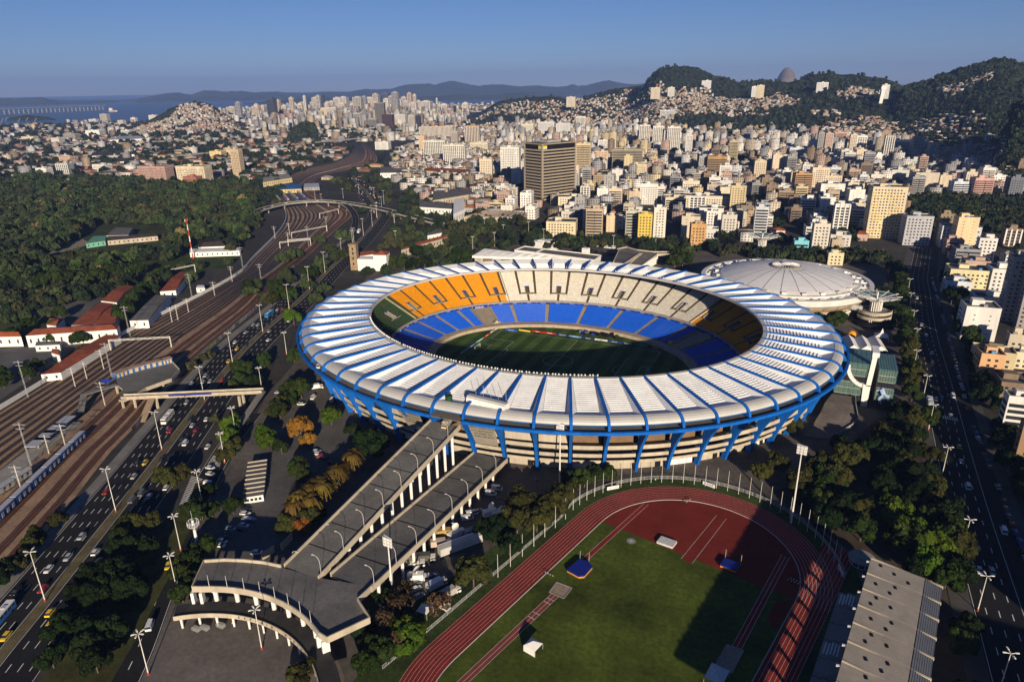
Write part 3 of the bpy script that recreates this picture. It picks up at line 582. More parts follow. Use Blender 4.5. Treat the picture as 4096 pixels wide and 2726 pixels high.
for g in TUN:
    t = R(g); mb = MB(); hw = R(3.9)
    for tt in (t-hw, t+hw):
        pr = [(lo(tt, s)[0], lo(tt, s)[1], lo(tt, s)[2]) for s in (0, .25, .5, .75, 1)]
        tg = tang(tt)*.35; mb.strip([(x, y, z+1.0) for x, y, z in pr], [(x, y, .3) for x, y, z in pr]); mb.strip([(x+tg[0], y+tg[1], z+1.0) for x, y, z in pr], [(x+tg[0], y+tg[1], .3) for x, y, z in pr]); mb.strip([(x+tg[0], y+tg[1], z+1.0) for x, y, z in pr], [(x, y, z+1.0) for x, y, z in pr])
    pa = [lo(t-hw+2*hw*j/6, 0) for j in range(7)]; pb = [lo(t-hw+2*hw*j/6, 1.02) for j in range(7)]
    mb.strip([(x, y, 2.15) for x, y, z in pa], [(x, y, 7.9) for x, y, z in pb], 1)
    mb.build('tunnel_ramp', [mats_ for mats_ in (MATS['lower_concrete'], MATS['lower_concrete'])], STAD)
    mb = MB(); ringseg(mb, t-hw*.8, t+hw*.8, [(DF+.9, 8.2), (DF+.9, 4.5), (DF+1.2, 4.5), (DF+1.2, 8.2)], 2); mb.build('tunnel_mouth', M_dark, STAD)
    mb = MB(); ringseg(mb, t-hw*.85, t+hw*.85, [(DF+1.4, 9.3), (DF+1.4, 6.9), (DF+1.6, 6.9), (DF+1.6, 9.3)], 2); mb.build('banner', M_ads, STAD)
    x, y = el(t, DF+1.75); tg = tang(t); text('banner_lettering', 'Embratel' if g > 90 else 'Faz um 21', (x, y, 8.1), 2.1, (R(90), 0, math.atan2(tg[1], tg[0])+math.pi), M_white, STAD)
# pitch wall and walkway
mb = MB(); n = 96
for j in range(n):
    a, b = 2*math.pi*j/n, 2*math.pi*(j+1)/n; q = lambda t, A, B, z: (A*math.cos(t), B*math.sin(t), z)
    mb.quad(q(a, 79.6, 58.3, .01), q(b, 79.6, 58.3, .01), q(b, 80.2, 58.9, 1.9), q(a, 80.2, 58.9, 1.9)); mb.quad(q(a, 80.2, 58.9, 1.9), q(b, 80.2, 58.9, 1.9), q(b, A0, B0, 2.0), q(a, A0, B0, 2.0))
mb.build('pitch_wall', mat('tan_wall', (.40, .33, .25), rough=.9, var=.2, scale=.3), STAD)
# ---- field
M_turf = mat('turf', (.070, .125, .026), rough=.95, var=.25, scale=.08, fine=.3)
nt = M_turf.node_tree; b = nt.nodes['Principled BSDF']; src = b.inputs['Base Color'].links[0].from_socket; g = nt.nodes.new('ShaderNodeNewGeometry'); s = nt.nodes.new('ShaderNodeSeparateXYZ'); nt.links.new(g.outputs['Position'], s.inputs[0])
d_ = nt.nodes.new('ShaderNodeMath'); d_.operation = 'DIVIDE'; d_.inputs[1].default_value = 11.0; nt.links.new(s.outputs[0], d_.inputs[0]); f_ = nt.nodes.new('ShaderNodeMath'); f_.operation = 'FRACT'; nt.links.new(d_.outputs[0], f_.inputs[0]); k_ = nt.nodes.new('ShaderNodeMath'); k_.operation = 'GREATER_THAN'; k_.inputs[1].default_value = .5; nt.links.new(f_.outputs[0], k_.inputs[0])
mx = nt.nodes.new('ShaderNodeMix'); mx.data_type = 'RGBA'; mx.blend_type = 'MULTIPLY'; mx.inputs[0].default_value = 1; nt.links.new(src, mx.inputs[6]); nt.links.new(ramp(nt, k_.outputs[0], (.62, .66, .62), (1.12, 1.1, 1.05), .4, .6), mx.inputs[7]); nt.links.new(mx.outputs[2], b.inputs['Base Color'])
mb = MB(); n = 96; mb.add([(79.6*math.cos(2*math.pi*j/n), 58.3*math.sin(2*math.pi*j/n), .03) for j in range(n)], [tuple(range(n))]); pitch = mb.build('field', M_turf); pitch['kind'] = 'structure'
mb = MB(); zl = .04; lw = .16
def ln(x0, y0, x1, y1):
    a = math.atan2(y1-y0, x1-x0); L = math.hypot(x1-x0, y1-y0); cx, cy = (x0+x1)/2, (y0+y1)/2; c_, s_ = math.cos(a), math.sin(a)
    mb.add([(cx+u*L/2*c_-v*lw/2*s_, cy+u*L/2*s_+v*lw/2*c_, zl) for u, v in ((-1, -1), (1, -1), (1, 1), (-1, 1))], [(0, 1, 2, 3)])
def rect(x0, y0, x1, y1): ln(x0, y0, x1, y0); ln(x1, y0, x1, y1); ln(x1, y1, x0, y1); ln(x0, y1, x0, y0)
def arc(cx, cy, r, a0, a1, n=40):
    for i in range(n):
        a, b = a0+(a1-a0)*i/n, a0+(a1-a0)*(i+1)/n; ln(cx+r*math.cos(a), cy+r*math.sin(a), cx+r*math.cos(b), cy+r*math.sin(b))
rect(-55, -37.5, 55, 37.5); ln(0, -37.5, 0, 37.5); arc(0, 0, 9.15, 0, 2*math.pi)
for s_ in (-1, 1):
    rect(s_*55, -20.16, s_*38.5, 20.16); rect(s_*55, -9.16, s_*49.5, 9.16); arc(s_*44, 0, 9.15, (0 if s_ < 0 else math.pi)-.925, (0 if s_ < 0 else math.pi)+.925, 16)
arc(0, 0, .3, 0, 6.28, 8)
mb.build('pitch_marking', M_paint, pitch)
M_net = mat('goal_net', (.6, .6, .6), rough=.9, alpha=.25)
for s_, nm in ((-1, 'yellow and green seats'), (1, 'shaded yellow seats')):
    g = empty('football_goal', (s_*55, 0, .03)); tag(g, f'white football goal with net on the pitch end nearer the {nm}', 'goal', 'football goals')
    for y in (-3.66, 3.66): mb = MB(); mb.bar((s_*55, y, .03), (s_*55, y, 2.5), .16); mb.build('post', M_white, g)
    mb = MB(); mb.bar((s_*55, -3.7, 2.5), (s_*55, 3.7, 2.5), .16); mb.build('crossbar', M_white, g)
    mb = MB(); mb.quad((s_*55, -3.66, 2.44), (s_*55, 3.66, 2.44), (s_*57.2, 3.66, .05), (s_*57.2, -3.66, .05)); mb.quad((s_*55, -3.66, 2.44), (s_*57.2, -3.66, .05), (s_*55, -3.66, .05), (s_*55, -3.66, .06)); mb.quad((s_*55, 3.66, 2.44), (s_*57.2, 3.66, .05), (s_*55, 3.66, .05), (s_*55, 3.66, .06)); mb.build('net', M_net, g)
ADS = [('Faz um 21', CB, 'far'), ('ROLDA', (.75, .55, .02), 'far'), ('Itaipava', (.5, .02, .02), 'far'), ('BRAHMA', (.5, .02, .02), 'far'), ('MasterCard', (.02, .03, .18), 'far'), ('Volkswagen', (.10, .25, .55), 'far'), ('Embratel', (.02, .03, .18), 'far'), ('sportingbet.com', (.75, .75, .75), 'far'), ('Embratel', (.02, .04, .25), 'far'), ('MasterCard', (.02, .03, .18), 'far'), ('ALE', (.02, .30, .33), 'far'), ('BRAHMA', (.20, .02, .05), 'far')]
cols_ = ['blue', 'yellow', 'red', 'dark red', 'navy', 'pale blue', 'navy', 'white', 'blue', 'navy', 'teal', 'maroon']
for i, (s, c, _) in enumerate(ADS):
    x0 = -53+i*9.0; x = x0+4.4; y = 43.0-max(0, abs(x-5)-38)*.25; o = empty('advert_board', (x, y, .03)); tag(o, f'{cols_[i]} pitch-side advert board, {ORD1[i]} from the left along the far touchline', 'advert board', 'adverts along the far touchline')
    mb = MB(); mb.box(x, y, .03, 8.6, .12, 1.0); mb.build('board', mat('advert_'+str(i), c, rough=.6, var=.05), o)
    text('lettering', s, (x, y-.09, .52), .95, (R(90), 0, 0), M_white if c[0]+c[1]+c[2] < 1.5 else M_black, o)
for i in range(5):
    x, y = -59.5-.2*i, 34-i*10.5; o = empty('advert_board', (x, y, .03)); tag(o, f'{["white", "red", "pale green", "blue", "white and blue"][i]} pitch-side advert board behind the goal below the yellow seats', 'advert board', 'adverts behind the goal')
    mb = MB(); mb.box(x, y, .03, .12, 9.4, 1.0, R(-3)); mb.build('board', mat('advertb_'+str(i), [(.7, .7, .7), (.5, .03, .02), (.2, .5, .45), (.05, .15, .5), (.6, .65, .7)][i], rough=.6, var=.05), o)
    text('lettering', ['BRAHMA', 'Embratel', 'MasterCard', 'Faz um 21', 'sportingbet'][i], (x+.1, y, .52), .95, (R(90), 0, R(87)), [M_black, M_white, M_white, M_white, M_black][i], o)
# equipment heap beside the far touchline
c0 = P('H', 630, 725); o = empty('equipment_stack', (c0[0], c0[1], .03)); tag(o, 'dark heap of stage equipment cases and blue covers beside the far touchline', 'equipment')
rr = random.Random(5)
for i in range(34):
    x, y = c0[0]+rr.uniform(-13, 13), c0[1]+rr.uniform(-3, 3); mb = MB(); mb.box(x, y, .03, rr.uniform(.8, 2.6), rr.uniform(.7, 1.6), rr.uniform(.5, 1.9), rr.uniform(0, 3)); mb.build('case', [M_black, M_black, M_ads, mat('grey_case', (.2, .2, .22), rough=.6)][0 if x > c0[0] else rr.randrange(4)], o)
# plant room, tank and antennas on the near roof
q = P('F', 1820, 1275, 32.5); o = empty('roof_plant_room', (q[0], q[1], 29)); tag(o, 'long white plant room box standing on the near edge of the stadium roof', 'plant room')
mb = MB(); a = R(-6); mb.box(q[0], q[1], 28.6, 19, 4.5, 3.6, a); mb.build('box', M_white, o); mb = MB(); mb.box(q[0], q[1]-.2, 32.2, 19.4, 2.2, .5, a); mb.build('roof', M_clad, o)
mb = MB()
for i in range(5): mb.bar((q[0]-7+i*3.6, q[1]+3, 30), (q[0]-7+i*3.6, q[1]+3, 36+(i % 3)), .12)
mb.build('antenna', M_metal, o)
q = P('F', 1490, 1250, 32); o = empty('roof_tank', (q[0], q[1], 30)); tag(o, 'dark green cylindrical tank on the stadium roof above the ramp', 'tank'); mb = MB(); mb.cyl(q[0], q[1], 29.5, 32.5, 1.5, n=16); mb.build('drum', mat('green_tank', (.02, .07, .02), rough=.6), o)
mb = MB(); mb.bar((q[0]-2, q[1]-.5, 29.6), (q[0]+2, q[1]-.5, 29.6), .3); mb.build('cradle', M_metal, o)
# printed banners on the facade either side of the ramp
for tdeg, side_, lab in ((-84.2, 1, 'tall printed banner with lettering right of the ramp'), (-97.5, -1, 'shaded printed banner with lettering left of the ramp')):
    t = R(tdeg); tg = tang(t); top = np.array(el(t, 1.2)); bot = np.array(el(t, 8.0)); o = empty('facade_banner', (*bot, 11.0)); tag(o, lab, 'banner')
    mb = MB(); a = [(*(top-tg*6.0), 24.4), (*(top+tg*6.0), 24.4), (*(bot+tg*5.2), 12.0), (*(bot-tg*5.2), 12.0)]; mb.quad(a[3], a[2], a[1], a[0]); mb.quad(*[(x*.9975, y*.9975, z) for x, y, z in a]); mb.build('sheet', mat('banner_cloth', (.33, .30, .25), rough=.8, var=.1), o)
    tilt = math.atan2(12.4, np.hypot(*(top-bot)))
    for i, s in enumerate(('NOVO MARACANÃ.', 'FUTURO PALCO', 'DA FINAL DA', 'COPA DE 2014.')):
        f = .12+i*.15; c = top*(1-f)+bot*f; nr = -c/np.hypot(*c)*-.12; z = 24.4-12.4*f
        text('lettering', s, (c[0]+nr[0]*1.0, c[1]+nr[1]*1.0, z-.05), 1.35, (math.pi-tilt if False else R(90)+(math.pi/2-tilt), 0, math.atan2(tg[1], tg[0])), M_black, o)
# ================================================================== RAMP
def deckslab(mb, L, Rr, th, m=0, mt=None):
    n = len(L); a = [tuple(q) for q in L]; b = [tuple(q) for q in Rr]; lo_ = lambda q: (q[0], q[1], q[2]-th)
    mb.strip(b, a, m if mt is None else mt); mb.strip([lo_(q) for q in a], [lo_(q) for q in b], m); mb.strip(a, [lo_(q) for q in a], m); mb.strip([lo_(q) for q in b], b, m)
def parapet(name, pts, h, th, m, par):
    mb = MB(); a = side(np.array(pts), -th/2); b = side(np.array(pts), th/2); n = len(pts)
    lo_ = [tuple(q) for q in a]; hi = [(q[0], q[1], q[2]+h) for q in a]; lo2 = [tuple(q) for q in b]; hi2 = [(q[0], q[1], q[2]+h) for q in b]
    dn = lambda L: [(x, y, z-1.1) for x, y, z in L]
    mb.strip(hi, hi2); mb.strip(dn(lo_), hi); mb.strip(hi2, dn(lo2))
    for e in (0, -1): mb.quad(dn(lo_)[e], dn(lo2)[e], hi2[e], hi[e])
    return mb.build(name, m, par)
RAMP = empty('monumental_ramp', (0, -230, 0)); tag(RAMP, 'forked grey concrete ramp on white columns leading up to the stadium', 'ramp')
# platform between the two arcs
outer = [(-32.2, -247.7)]+[(-7+51.5*math.sin(a), -293+51.5*math.cos(a)) for a in np.linspace(-.46, .50, 14)]+[(21.0, -248.4)]
inner = [(-38.9, -236.6), (-33, -233.4), (-26.8, -231.2), (-20, -229.4), (-13.2, -228.6), (-3, -227.9), (4, -227.5), (12, -226), (20.3, -224.2), (19.6, -231.8), (24, -235), (27.7, -237.1)]
poly = outer+inner[::-1]
mb = MB(); mb.prism(poly[::-1], 9.0, 10.2, 0, 1, True); mb.build('platform', [M_beige, M_concd], RAMP)
up0, up1 = np.array([-5.4, -228, 10.2]), np.array([-1.7, -136.4, 21.6]); hw = 7.2
nn = 12; cl = [up0*(1-i/nn)+up1*(i/nn) for i in range(nn+1)]
mb = MB(); deckslab(mb, side(cl, -hw), side(cl, hw), 1.0, 0, 1); mb.build('upper_ramp', [M_beige, M_concd], RAMP)
lw0, lw1 = np.array([12.4, -225.5, 10.2]), np.array([15.4, -128, 4.6]); cl2 = [lw0*(1-i/nn)+lw1*(i/nn) for i in range(nn+1)]; hw2 = 8.1
mb = MB(); deckslab(mb, side(cl2, -hw2), side(cl2, hw2), 1.0, 0, 1); mb.build('lower_ramp', [M_beige, M_concd], RAMP)
for c_, h_ in ((cl, hw), (cl2, hw2)):
    for s_ in (-1, 1): parapet('parapet', side(c_, s_*h_), 1.1, .4, M_beige, RAMP)
    for i in range(1, 8):
        q = c_[0]*(1-i/8)+c_[-1]*(i/8); tdir = (c_[-1]-c_[0])[:2]; a = math.atan2(tdir[1], tdir[0]); mb = MB(); mb.box(q[0], q[1], q[2]+.012, .5, 2*h_-1, .02, a-0); mb.build('expansion_joint', M_dark, RAMP)
parapet('parapet', [(x, y, 10.2) for x, y in outer], 1.1, .4, M_beige, RAMP); parapet('parapet', [(x, y, 10.2) for x, y in inner[:5]][::-1], 1.1, .4, M_beige, RAMP)
parapet('parapet', [(21.0, -248.4, 10.2), (27.7, -237.1, 10.2)], 1.1, .4, M_beige, RAMP); parapet('parapet', [(27.7, -237.1, 10.2), (19.6, -231.8, 10.2), (20.3, -224.2, 10.2)], 1.1, .4, M_beige, RAMP); parapet('parapet', [(-38.9, -236.6, 10.2), (-32.2, -247.7, 10.2)], 1.1, .4, M_beige, RAMP)
def column(x, y, z1, r=.75, par=RAMP, m=M_white):
    mb = MB(); mb.cyl(x, y, 0, z1-.55, r*.8, r, 10); mb.box(x, y, z1-.6, r*2.2, r*2.2, .6); mb.build('column', m, par)
for x, y in ((-26.5, -244.3), (-19.9, -242), (-13.3, -240.7), (-6.6, -240.2), (-.1, -240.9), (6.5, -242.1), (13.2, -244.5), (-31, -236), (-24, -233.5), (-16, -232), (-8, -231.4), (1, -230.8), (9, -231), (17, -234.5)): column(x, y, 9.0)
for x, y, a in ((-32.5, -247.6, .5), (-30.0, -246.5, .5), (16.8, -246.8, -.6), (19.6, -247.9, -.6)):
    mb = MB(); mb.box(x, y, 0, .9, 2.2, 9.0, a); mb.build('pylon', M_white, RAMP)
for i in range(14):
    f = (i+.6)/14.5; q = up0*(1-f)+up1*f
    for s_ in (-1, 1):
        if q[2] > 11.3: column(q[0]+s_*6.2, q[1], q[2]-1.0, .62)
    q = lw0*(1-f)+lw1*f
    if i < 13:
        for s_ in (-1, 1): column(q[0]+s_*7.4, q[1], q[2]-1.0, .6)
# curved lower canopy carrying the stadium's name
CAN = empty('entrance_canopy', (-5, -250, 0)); tag(CAN, 'low curved entrance canopy with the stadium name along its edge', 'canopy')
ang = np.linspace(-.66, .84, 26); cc = (-5.5, -291.0); oi = [(cc[0]+44.8*math.sin(a), cc[1]+44.8*math.cos(a), 5.0) for a in ang]; oo = [(cc[0]+50.6*math.sin(a), cc[1]+50.6*math.cos(a), 5.0) for a in ang]
mb = MB(); deckslab(mb, oo, oi, .5, 0, 1); mb.build('roof', [M_beige, mat('canopy_felt', (.045, .043, .042), rough=.9, var=.3)], CAN)
parapet('fascia', oi, .45, .25, M_beige, CAN)
for i, a in enumerate(np.linspace(-.62, .8, 13)): column(cc[0]+45.6*math.sin(a), cc[1]+45.6*math.cos(a), 4.5, .42, CAN)
s = 'ESTADIO  MARIO  FILHO'
for i, ch in enumerate(s):
    if ch == ' ': continue
    a = -.20+i*.047; r_ = 44.5; text('letter', ch, (cc[0]+r_*math.sin(a), cc[1]+r_*math.cos(a), 4.85), 1.0, (R(90), 0, -a), M_black, CAN, .03)
# lamps on the ramp
def arm_lamp_mesh():
    mb = MB(); L = [(0, 0, 0), (0, 0, 4.5), (-.15, 0, 5.6), (-.6, 0, 6.5), (-1.3, 0, 7.0), (-2.1, 0, 7.2)]
    for a, b in zip(L, L[1:]): mb.bar(a, b, .10)
    h = MB(); h.box(-2.5, 0, 7.12, .8, .3, .15); return proto(mb, 'arm', [M_pole]), proto(h, 'lamp_head', [M_white])
ME_arm, ME_head = arm_lamp_mesh()
def ramp_lamp(x, y, z, rz, lab):
    o = empty('ramp_lamp', (x, y, z), rz); tag(o, lab, 'street lamp', 'curved lamps along the ramp'); child('pole', ME_arm, o); child('lamp_head', ME_head, o)
ORDN = ['first', 'second', 'third', 'fourth', 'fifth', 'sixth', 'seventh', 'eighth', 'ninth', 'tenth', 'eleventh', 'twelfth', 'thirteenth', 'fourteenth', 'fifteenth', 'sixteenth', 'seventeenth', 'eighteenth', 'nineteenth', 'twentieth']
for i in range(8):
    f = (i+.1)/8; q = up0*(1-f)+up1*f; ramp_lamp(q[0]+hw, q[1], q[2]+.3, 0, f'curved lamp on the upper ramp, {ORDN[i]} from the platform')
    q = lw0*(1-f)+lw1*f; ramp_lamp(q[0]+hw2, q[1], q[2]+.3, 0, f'curved lamp along the lower ramp edge, {ORDN[i]} from the platform')
for i in range(6): ramp_lamp(-14.5+i*.9, -222+i*15.5, 5+i*1.0, math.pi, f'curved lamp left of the upper ramp, {ORDN[i]} from the platform')
ME_pole1 = None
for i, a in enumerate(np.linspace(-.40, .40, 8)):
    x, y = -7+51.5*math.sin(a), -293+51.5*math.cos(a); mb = MB(); mb.cyl(x, y, 11.2, 15.5, .09, .05, 6); o = mb.build('flagpole', M_pole); tag(o, f'thin bare flagpole on the curved ramp platform parapet, {ORDN[i]} from the left', 'flagpole', 'flagpoles on the ramp platform')
# ================================================================== ATHLETICS GROUND
TC = np.array([108.24, -158.0]); AXV = np.array([.2385, .9711]); ACR = np.array([.9711, -.2385])
def tl(u, v, z=0.): q = TC+ACR*u+AXV*v; return (q[0], q[1], z)
def oval(r, n=40):
    a = [(r*math.cos(t), r*math.sin(t)) for t in np.linspace(0, math.pi, n)]; b = [(r*math.cos(t), -84.4+r*math.sin(t)) for t in np.linspace(math.pi, 2*math.pi, n)]; return a+b+[a[0]]
M_trk = mat('red_track', (.25, .030, .020), rough=.9, var=.2, scale=.12, fine=.2)
M_trk2 = mat('red_apron', (.19, .027, .018), rough=.9, var=.2, scale=.12, fine=.2)
def ovring(r0, r1, z, m, name, par=None):
    mb = MB(); a, b = oval(r0), oval(r1); mb.strip([tl(*q, z) for q in a], [tl(*q, z) for q in b]); return mb.build(name, m, par)
trk = ovring(36.4, 46.3, .04, M_trk, 'running_track'); struct(trk)
mb = MB(); mb.quad(tl(35.6, 0, .035), tl(46.2, 0, .035), tl(46.2, 36, .035), tl(35.6, 36, .035)); struct(mb.build('sprint_chute', M_trk))
for k in range(9): ovring(36.5+k*1.215-.035, 36.5+k*1.215+.035, .046, M_paint, 'lane_line', trk)
for k in range(9):
    u = 36.5+k*1.215; mb = MB(); mb.quad(tl(u-.035, 0, .047), tl(u+.035, 0, .047), tl(u+.035, 36, .047), tl(u-.035, 36, .047)); mb.build('chute_line', M_paint, trk)
mb = MB(); a = oval(36.35); 
mb.strip([tl(*q, .14) for q in oval(36.25)], [tl(*q, .14) for q in a]); mb.strip([tl(*q, .14) for q in a], [tl(*q, 0) for q in a]); mb.strip([tl(*q, 0) for q in oval(36.25)], [tl(*q, .14) for q in oval(36.25)]); mb.build('kerb', M_paint, trk)
M_inf = mat('infield_grass', (.080, .108, .014), rough=1, var=.55, scale=.05, fine=.4)
mb = MB(); pts = [(36.2, 0), (-36.2, 0)]+[(36.2*math.cos(t), -84.4+36.2*math.sin(t)) for t in np.linspace(math.pi, 2*math.pi, 30)]; mb.add([tl(*q, .024) for q in pts], [tuple(range(len(pts)))]); struct(mb.build('infield', M_inf))
mb = MB(); pts = [(36.2*math.cos(t), 36.2*math.sin(t)) for t in np.linspace(0, math.pi, 40)]; mb.add([tl(*q, .03) for q in pts], [tuple(range(len(pts)))]); struct(mb.build('track_apron', M_trk2))
def patch(name, pts, m, z, kind='structure'):
    mb = MB(); mb.add([tl(*q, z) for q in pts], [tuple(range(len(pts)))]); o = mb.build(name, m)
    if o.data.polygons[0].normal.z < 0: o.data.flip_normals()
    o['kind'] = kind; return o
M_run = mat('pink_runway', (.24, .060, .045), rough=.9, var=.15, scale=.3)
patch('runway', [(-30.6, -24), (-28.6, -24), (-27, 21), (-29, 21)], M_trk, .036); patch('runway', [(-30.5, -96), (-27.6, -96), (-26.4, -44.6), (-29.3, -44.6)], M_run, .034); patch('runway', [(25.4, 21), (28, 21), (29.7, -31), (27, -31)], M_trk, .036)
mb = MB()
for u0, v0, u1, v1 in ((-29, 21, -30.6, -24), (-27.2, 21, -28.7, -24), (25.4, 21, 27, -31), (28, 21, 29.7, -31), (26.7, 21, 28.3, -31), (-2.5, 30, -2.4, -2.7), (1.4, 30, 1.8, -2.7), (-30.4, -96, -29.2, -44.6), (-27.7, -96, -26.5, -44.6), (-29, -96, -27.8, -44.6)): mb.quad(tl(u0-.05, v0, .046), tl(u0+.05, v0, .046), tl(u1+.05, v1, .046), tl(u1-.05, v1, .046))
for v in (-47, -49, -55, -57.5): mb.quad(tl(-29.3, v, .046), tl(-26.6, v, .046), tl(-26.6, v-.2, .046), tl(-29.3, v-.2, .046))
for u in (0, 1, 2, 3): mb.quad(tl(31+u*1.1, 9, .046), tl(31.5+u*1.1, 9, .046), tl(31.5+u*1.1, 8.6, .046), tl(31+u*1.1, 8.6, .046))
struct(mb.build('runway_marking', M_paint))
patch('throwing_sector', [(-2.5, -2.7), (1.8, -2.7), (1.5, 1), (-2.4, 1)], M_trk2, .035); patch('jump_apron', [(31.5, -4), (31.5, -13.6), (35.6, -17.5), (36, 0)], M_trk2, .034)
def sandpit(pts, lab):
    o = empty('sand_pit', tl(*np.mean(pts, 0))); tag(o, lab, 'sand pit'); mb = MB(); q = [tl(*p_)[:2] for p_ in pts]; mb.prism(q, .03, .06, 0); mb.build('sand', mat('sand', (.36, .28, .21), rough=1, var=.25, scale=.8, fine=.3), o)
    mb = MB()
    for a, b in zip(pts, pts[1:]+pts[:1]): mb.bar(tl(*a, .1), tl(*b, .1), .25, .2)
    mb.build('edging', M_conc, o)
sandpit([(-30.2, -44.6), (-31, -39), (-25.2, -38.4), (-24.6, -44.2)], 'pale long-jump sand pit at the end of the left pink runway'); sandpit([(25.5, -31.4), (30.4, -30.8), (30.7, -41), (25.7, -41.2)], 'grey sand pit in shade at the end of the right runway')
def mat_thing(name, pts, h, ct, cs, lab, skirt=.5):
    o = empty(name, tl(*np.mean(pts, 0))); tag(o, lab, 'landing mat'); q = [tl(*p_)[:2] for p_ in pts]; c = np.mean(q, 0); mb = MB(); mb.prism(q, .03, .03+h*skirt); mb.build('side_pad', cs, o)
    mb = MB(); mb.prism([tuple(c+(np.array(p_)-c)*1.02) for p_ in q], .03+h*skirt, .03+h); mb.build('cover', ct, o)
    if name == 'pole_vault_mat' or ct is M_bl:
        for u in (pts[1], pts[2]): mb = MB(); x, y = tl(u[0], u[1]+.8)[:2]; mb.cyl(x, y, 0, 4.2, .08, n=6); mb.build('upright', M_metal, o)
M_bl = mat('blue_vinyl', (.012, .025, .22), rough=.5, var=.1); M_or = mat('orange_vinyl', (.75, .30, .01), rough=.5, var=.1); M_wh = mat('white_tarp', (.62, .62, .62), rough=.6, var=.15, scale=1)
mat_thing('pole_vault_mat', [(-31, -32.6), (-30.6, -25.6), (-27.5, -24.6), (-24.8, -26), (-24.6, -31.6), (-26, -33)], 1.2, M_bl, M_or, 'blue and orange pole vault mat beside the left runway'); mat_thing('high_jump_mat', [(10.3, 1.4), (10.2, 5.6), (15.7, 5.9), (15.8, 1.6)], 1.2, M_bl, M_or, 'blue and yellow high jump mat on the red apron'); mat_thing('covered_mat', [(-13.3, .3), (-13.4, 4.3), (-7.4, 4.7), (-7.3, .7)], .9, M_wh, M_wh, 'white covered jump mat on the red apron edge')
o = empty('white_tent', tl(-19.8, -68)); tag(o, 'small white peaked tent standing on the infield grass', 'tent'); a = [tl(-21.9, -70, 2.2), tl(-17.7, -70, 2.2), tl(-17.7, -66, 2.2), tl(-21.9, -66, 2.2)]; pk = tl(-19.8, -68, 3.5); mb = MB(); mb.add(a+[pk], [(0, 1, 4), (1, 2, 4), (2, 3, 4), (3, 0, 4)]); mb.build('roof', M_white, o)
mb = MB(); mb.quad((*a[0][:2], 0), (*a[1][:2], 0), a[1], a[0]); mb.quad((*a[3][:2], 0), (*a[0][:2], 0), a[0], a[3]); mb.build('wall', M_white, o)
for q in a: mb = MB(); mb.bar((*q[:2], 0), q, .1); mb.build('leg', M_metal, o)
o = empty('white_canopy', tl(28, -46)); tag(o, 'white tarpaulin canopy near the shaded sand pit at the bottom edge', 'canopy'); a = [tl(25.4, -43, 2.4), tl(30.6, -42.8, 2.4), tl(30.8, -49, 2.2), tl(25.6, -49, 2.2)]; mb = MB(); mb.add(a+[tl(28, -46, 2.9)], [(0, 1, 4), (1, 2, 4), (2, 3, 4), (3, 0, 4)]); mb.build('sheet', M_wh, o)
for q in a: mb = MB(); mb.bar((*q[:2], 0), q, .1); mb.build('leg', M_metal, o)
for (u, v, r_) in ((-21.5, -4, 1.3),):
    o = empty('throwing_circle', tl(u, v)); tag(o, 'round grey throwing circle on the grass near the apron', 'throwing circle'); mb = MB(); x, y, _ = tl(u, v); mb.cyl(x, y, .02, .06, r_*1.3, n=20); mb.build('slab', M_conc, o); mb = MB(); mb.cyl(x, y, .06, .09, .7, n=14); mb.build('plate', M_metal, o)
def hurdle(u, v, rz, lab):
    x, y, _ = tl(u, v); o = empty('barrier_hurdle', (x, y, .04)); tag(o, lab, 'hurdle', 'track barriers'); c_, s_ = math.cos(rz), math.sin(rz)
    for s in (-1, 1): mb = MB(); mb.bar((x+c_*s*1.9, y+s_*s*1.9, .04), (x+c_*s*1.9, y+s_*s*1.9, .9), .12); mb.build('leg', M_black, o)
    for i in range(8): mb = MB(); a = -2+i*.5; mb.bar((x+c_*a, y+s_*a, .9), (x+c_*(a+.5), y+s_*(a+.5), .9), .14); mb.build('bar_segment', M_white if i % 2 else M_black, o)
hurdle(-35, -38, -.24, 'black and white steeplechase barrier beside the left straight'); hurdle(-15, 31.5, 1.2, 'striped barrier at the top of the bend'); hurdle(33.2, 8.8, -.24, 'striped barrier in shade inside the right bend')
# fence posts, panels and flagpoles round the bend
fen = empty('track_fence', tl(0, 50)); tag(fen, 'pale paling fence curving round the outside of the running track', 'fence')
fp = [(-50.5, -100), (-50.2, -84.4)]+[(-50.2+.0*i, -84.4+i*7.03) for i in range(1, 12)]+[(52*math.cos(t)*.99-.5, 52*math.sin(t)) for t in np.linspace(math.pi-.06, .42, 36)]
mbp = MB(); cnt = 0
for a, b in zip(fp, fp[1:]):
    A, B = np.array(tl(*a)), np.array(tl(*b)); L = np.hypot(*(B-A)[:2]); ns = max(1, int(round(L/2.4)))
    for k in range(ns):
        p0 = A+(B-A)*k/ns; p1 = A+(B-A)*(k+.94)/ns; mb = MB(); mb.bar((*p0[:2], 1.5), (*p1[:2], 1.5), .08); mb.bar((*p0[:2], .3), (*p1[:2], .3), .08)
        for j in range(5): q = p0+(p1-p0)*j/4; mb.bar((*q[:2], .1), (*q[:2], 1.6), .09)
        mb.build('fence_panel', M_metal, fen)
ME_fp = MB(); ME_fp.cyl(0, 0, 0, 9.5, .10, .06, 6); ME_fp = proto(ME_fp, 'flagpole', [M_pole]); i = 0
for t in np.linspace(math.pi+.0, .50, 30):
    x, y, _ = tl(49.5*math.cos(t), 49.5*math.sin(t)); o = child('flagpole', ME_fp, None, (x, y, 0)); tag(o, f'bare flagpole at the track bend, number {nw2(i+1)} going clockwise from the left straight', 'flagpole', 'flagpoles round the track bend'); i += 1
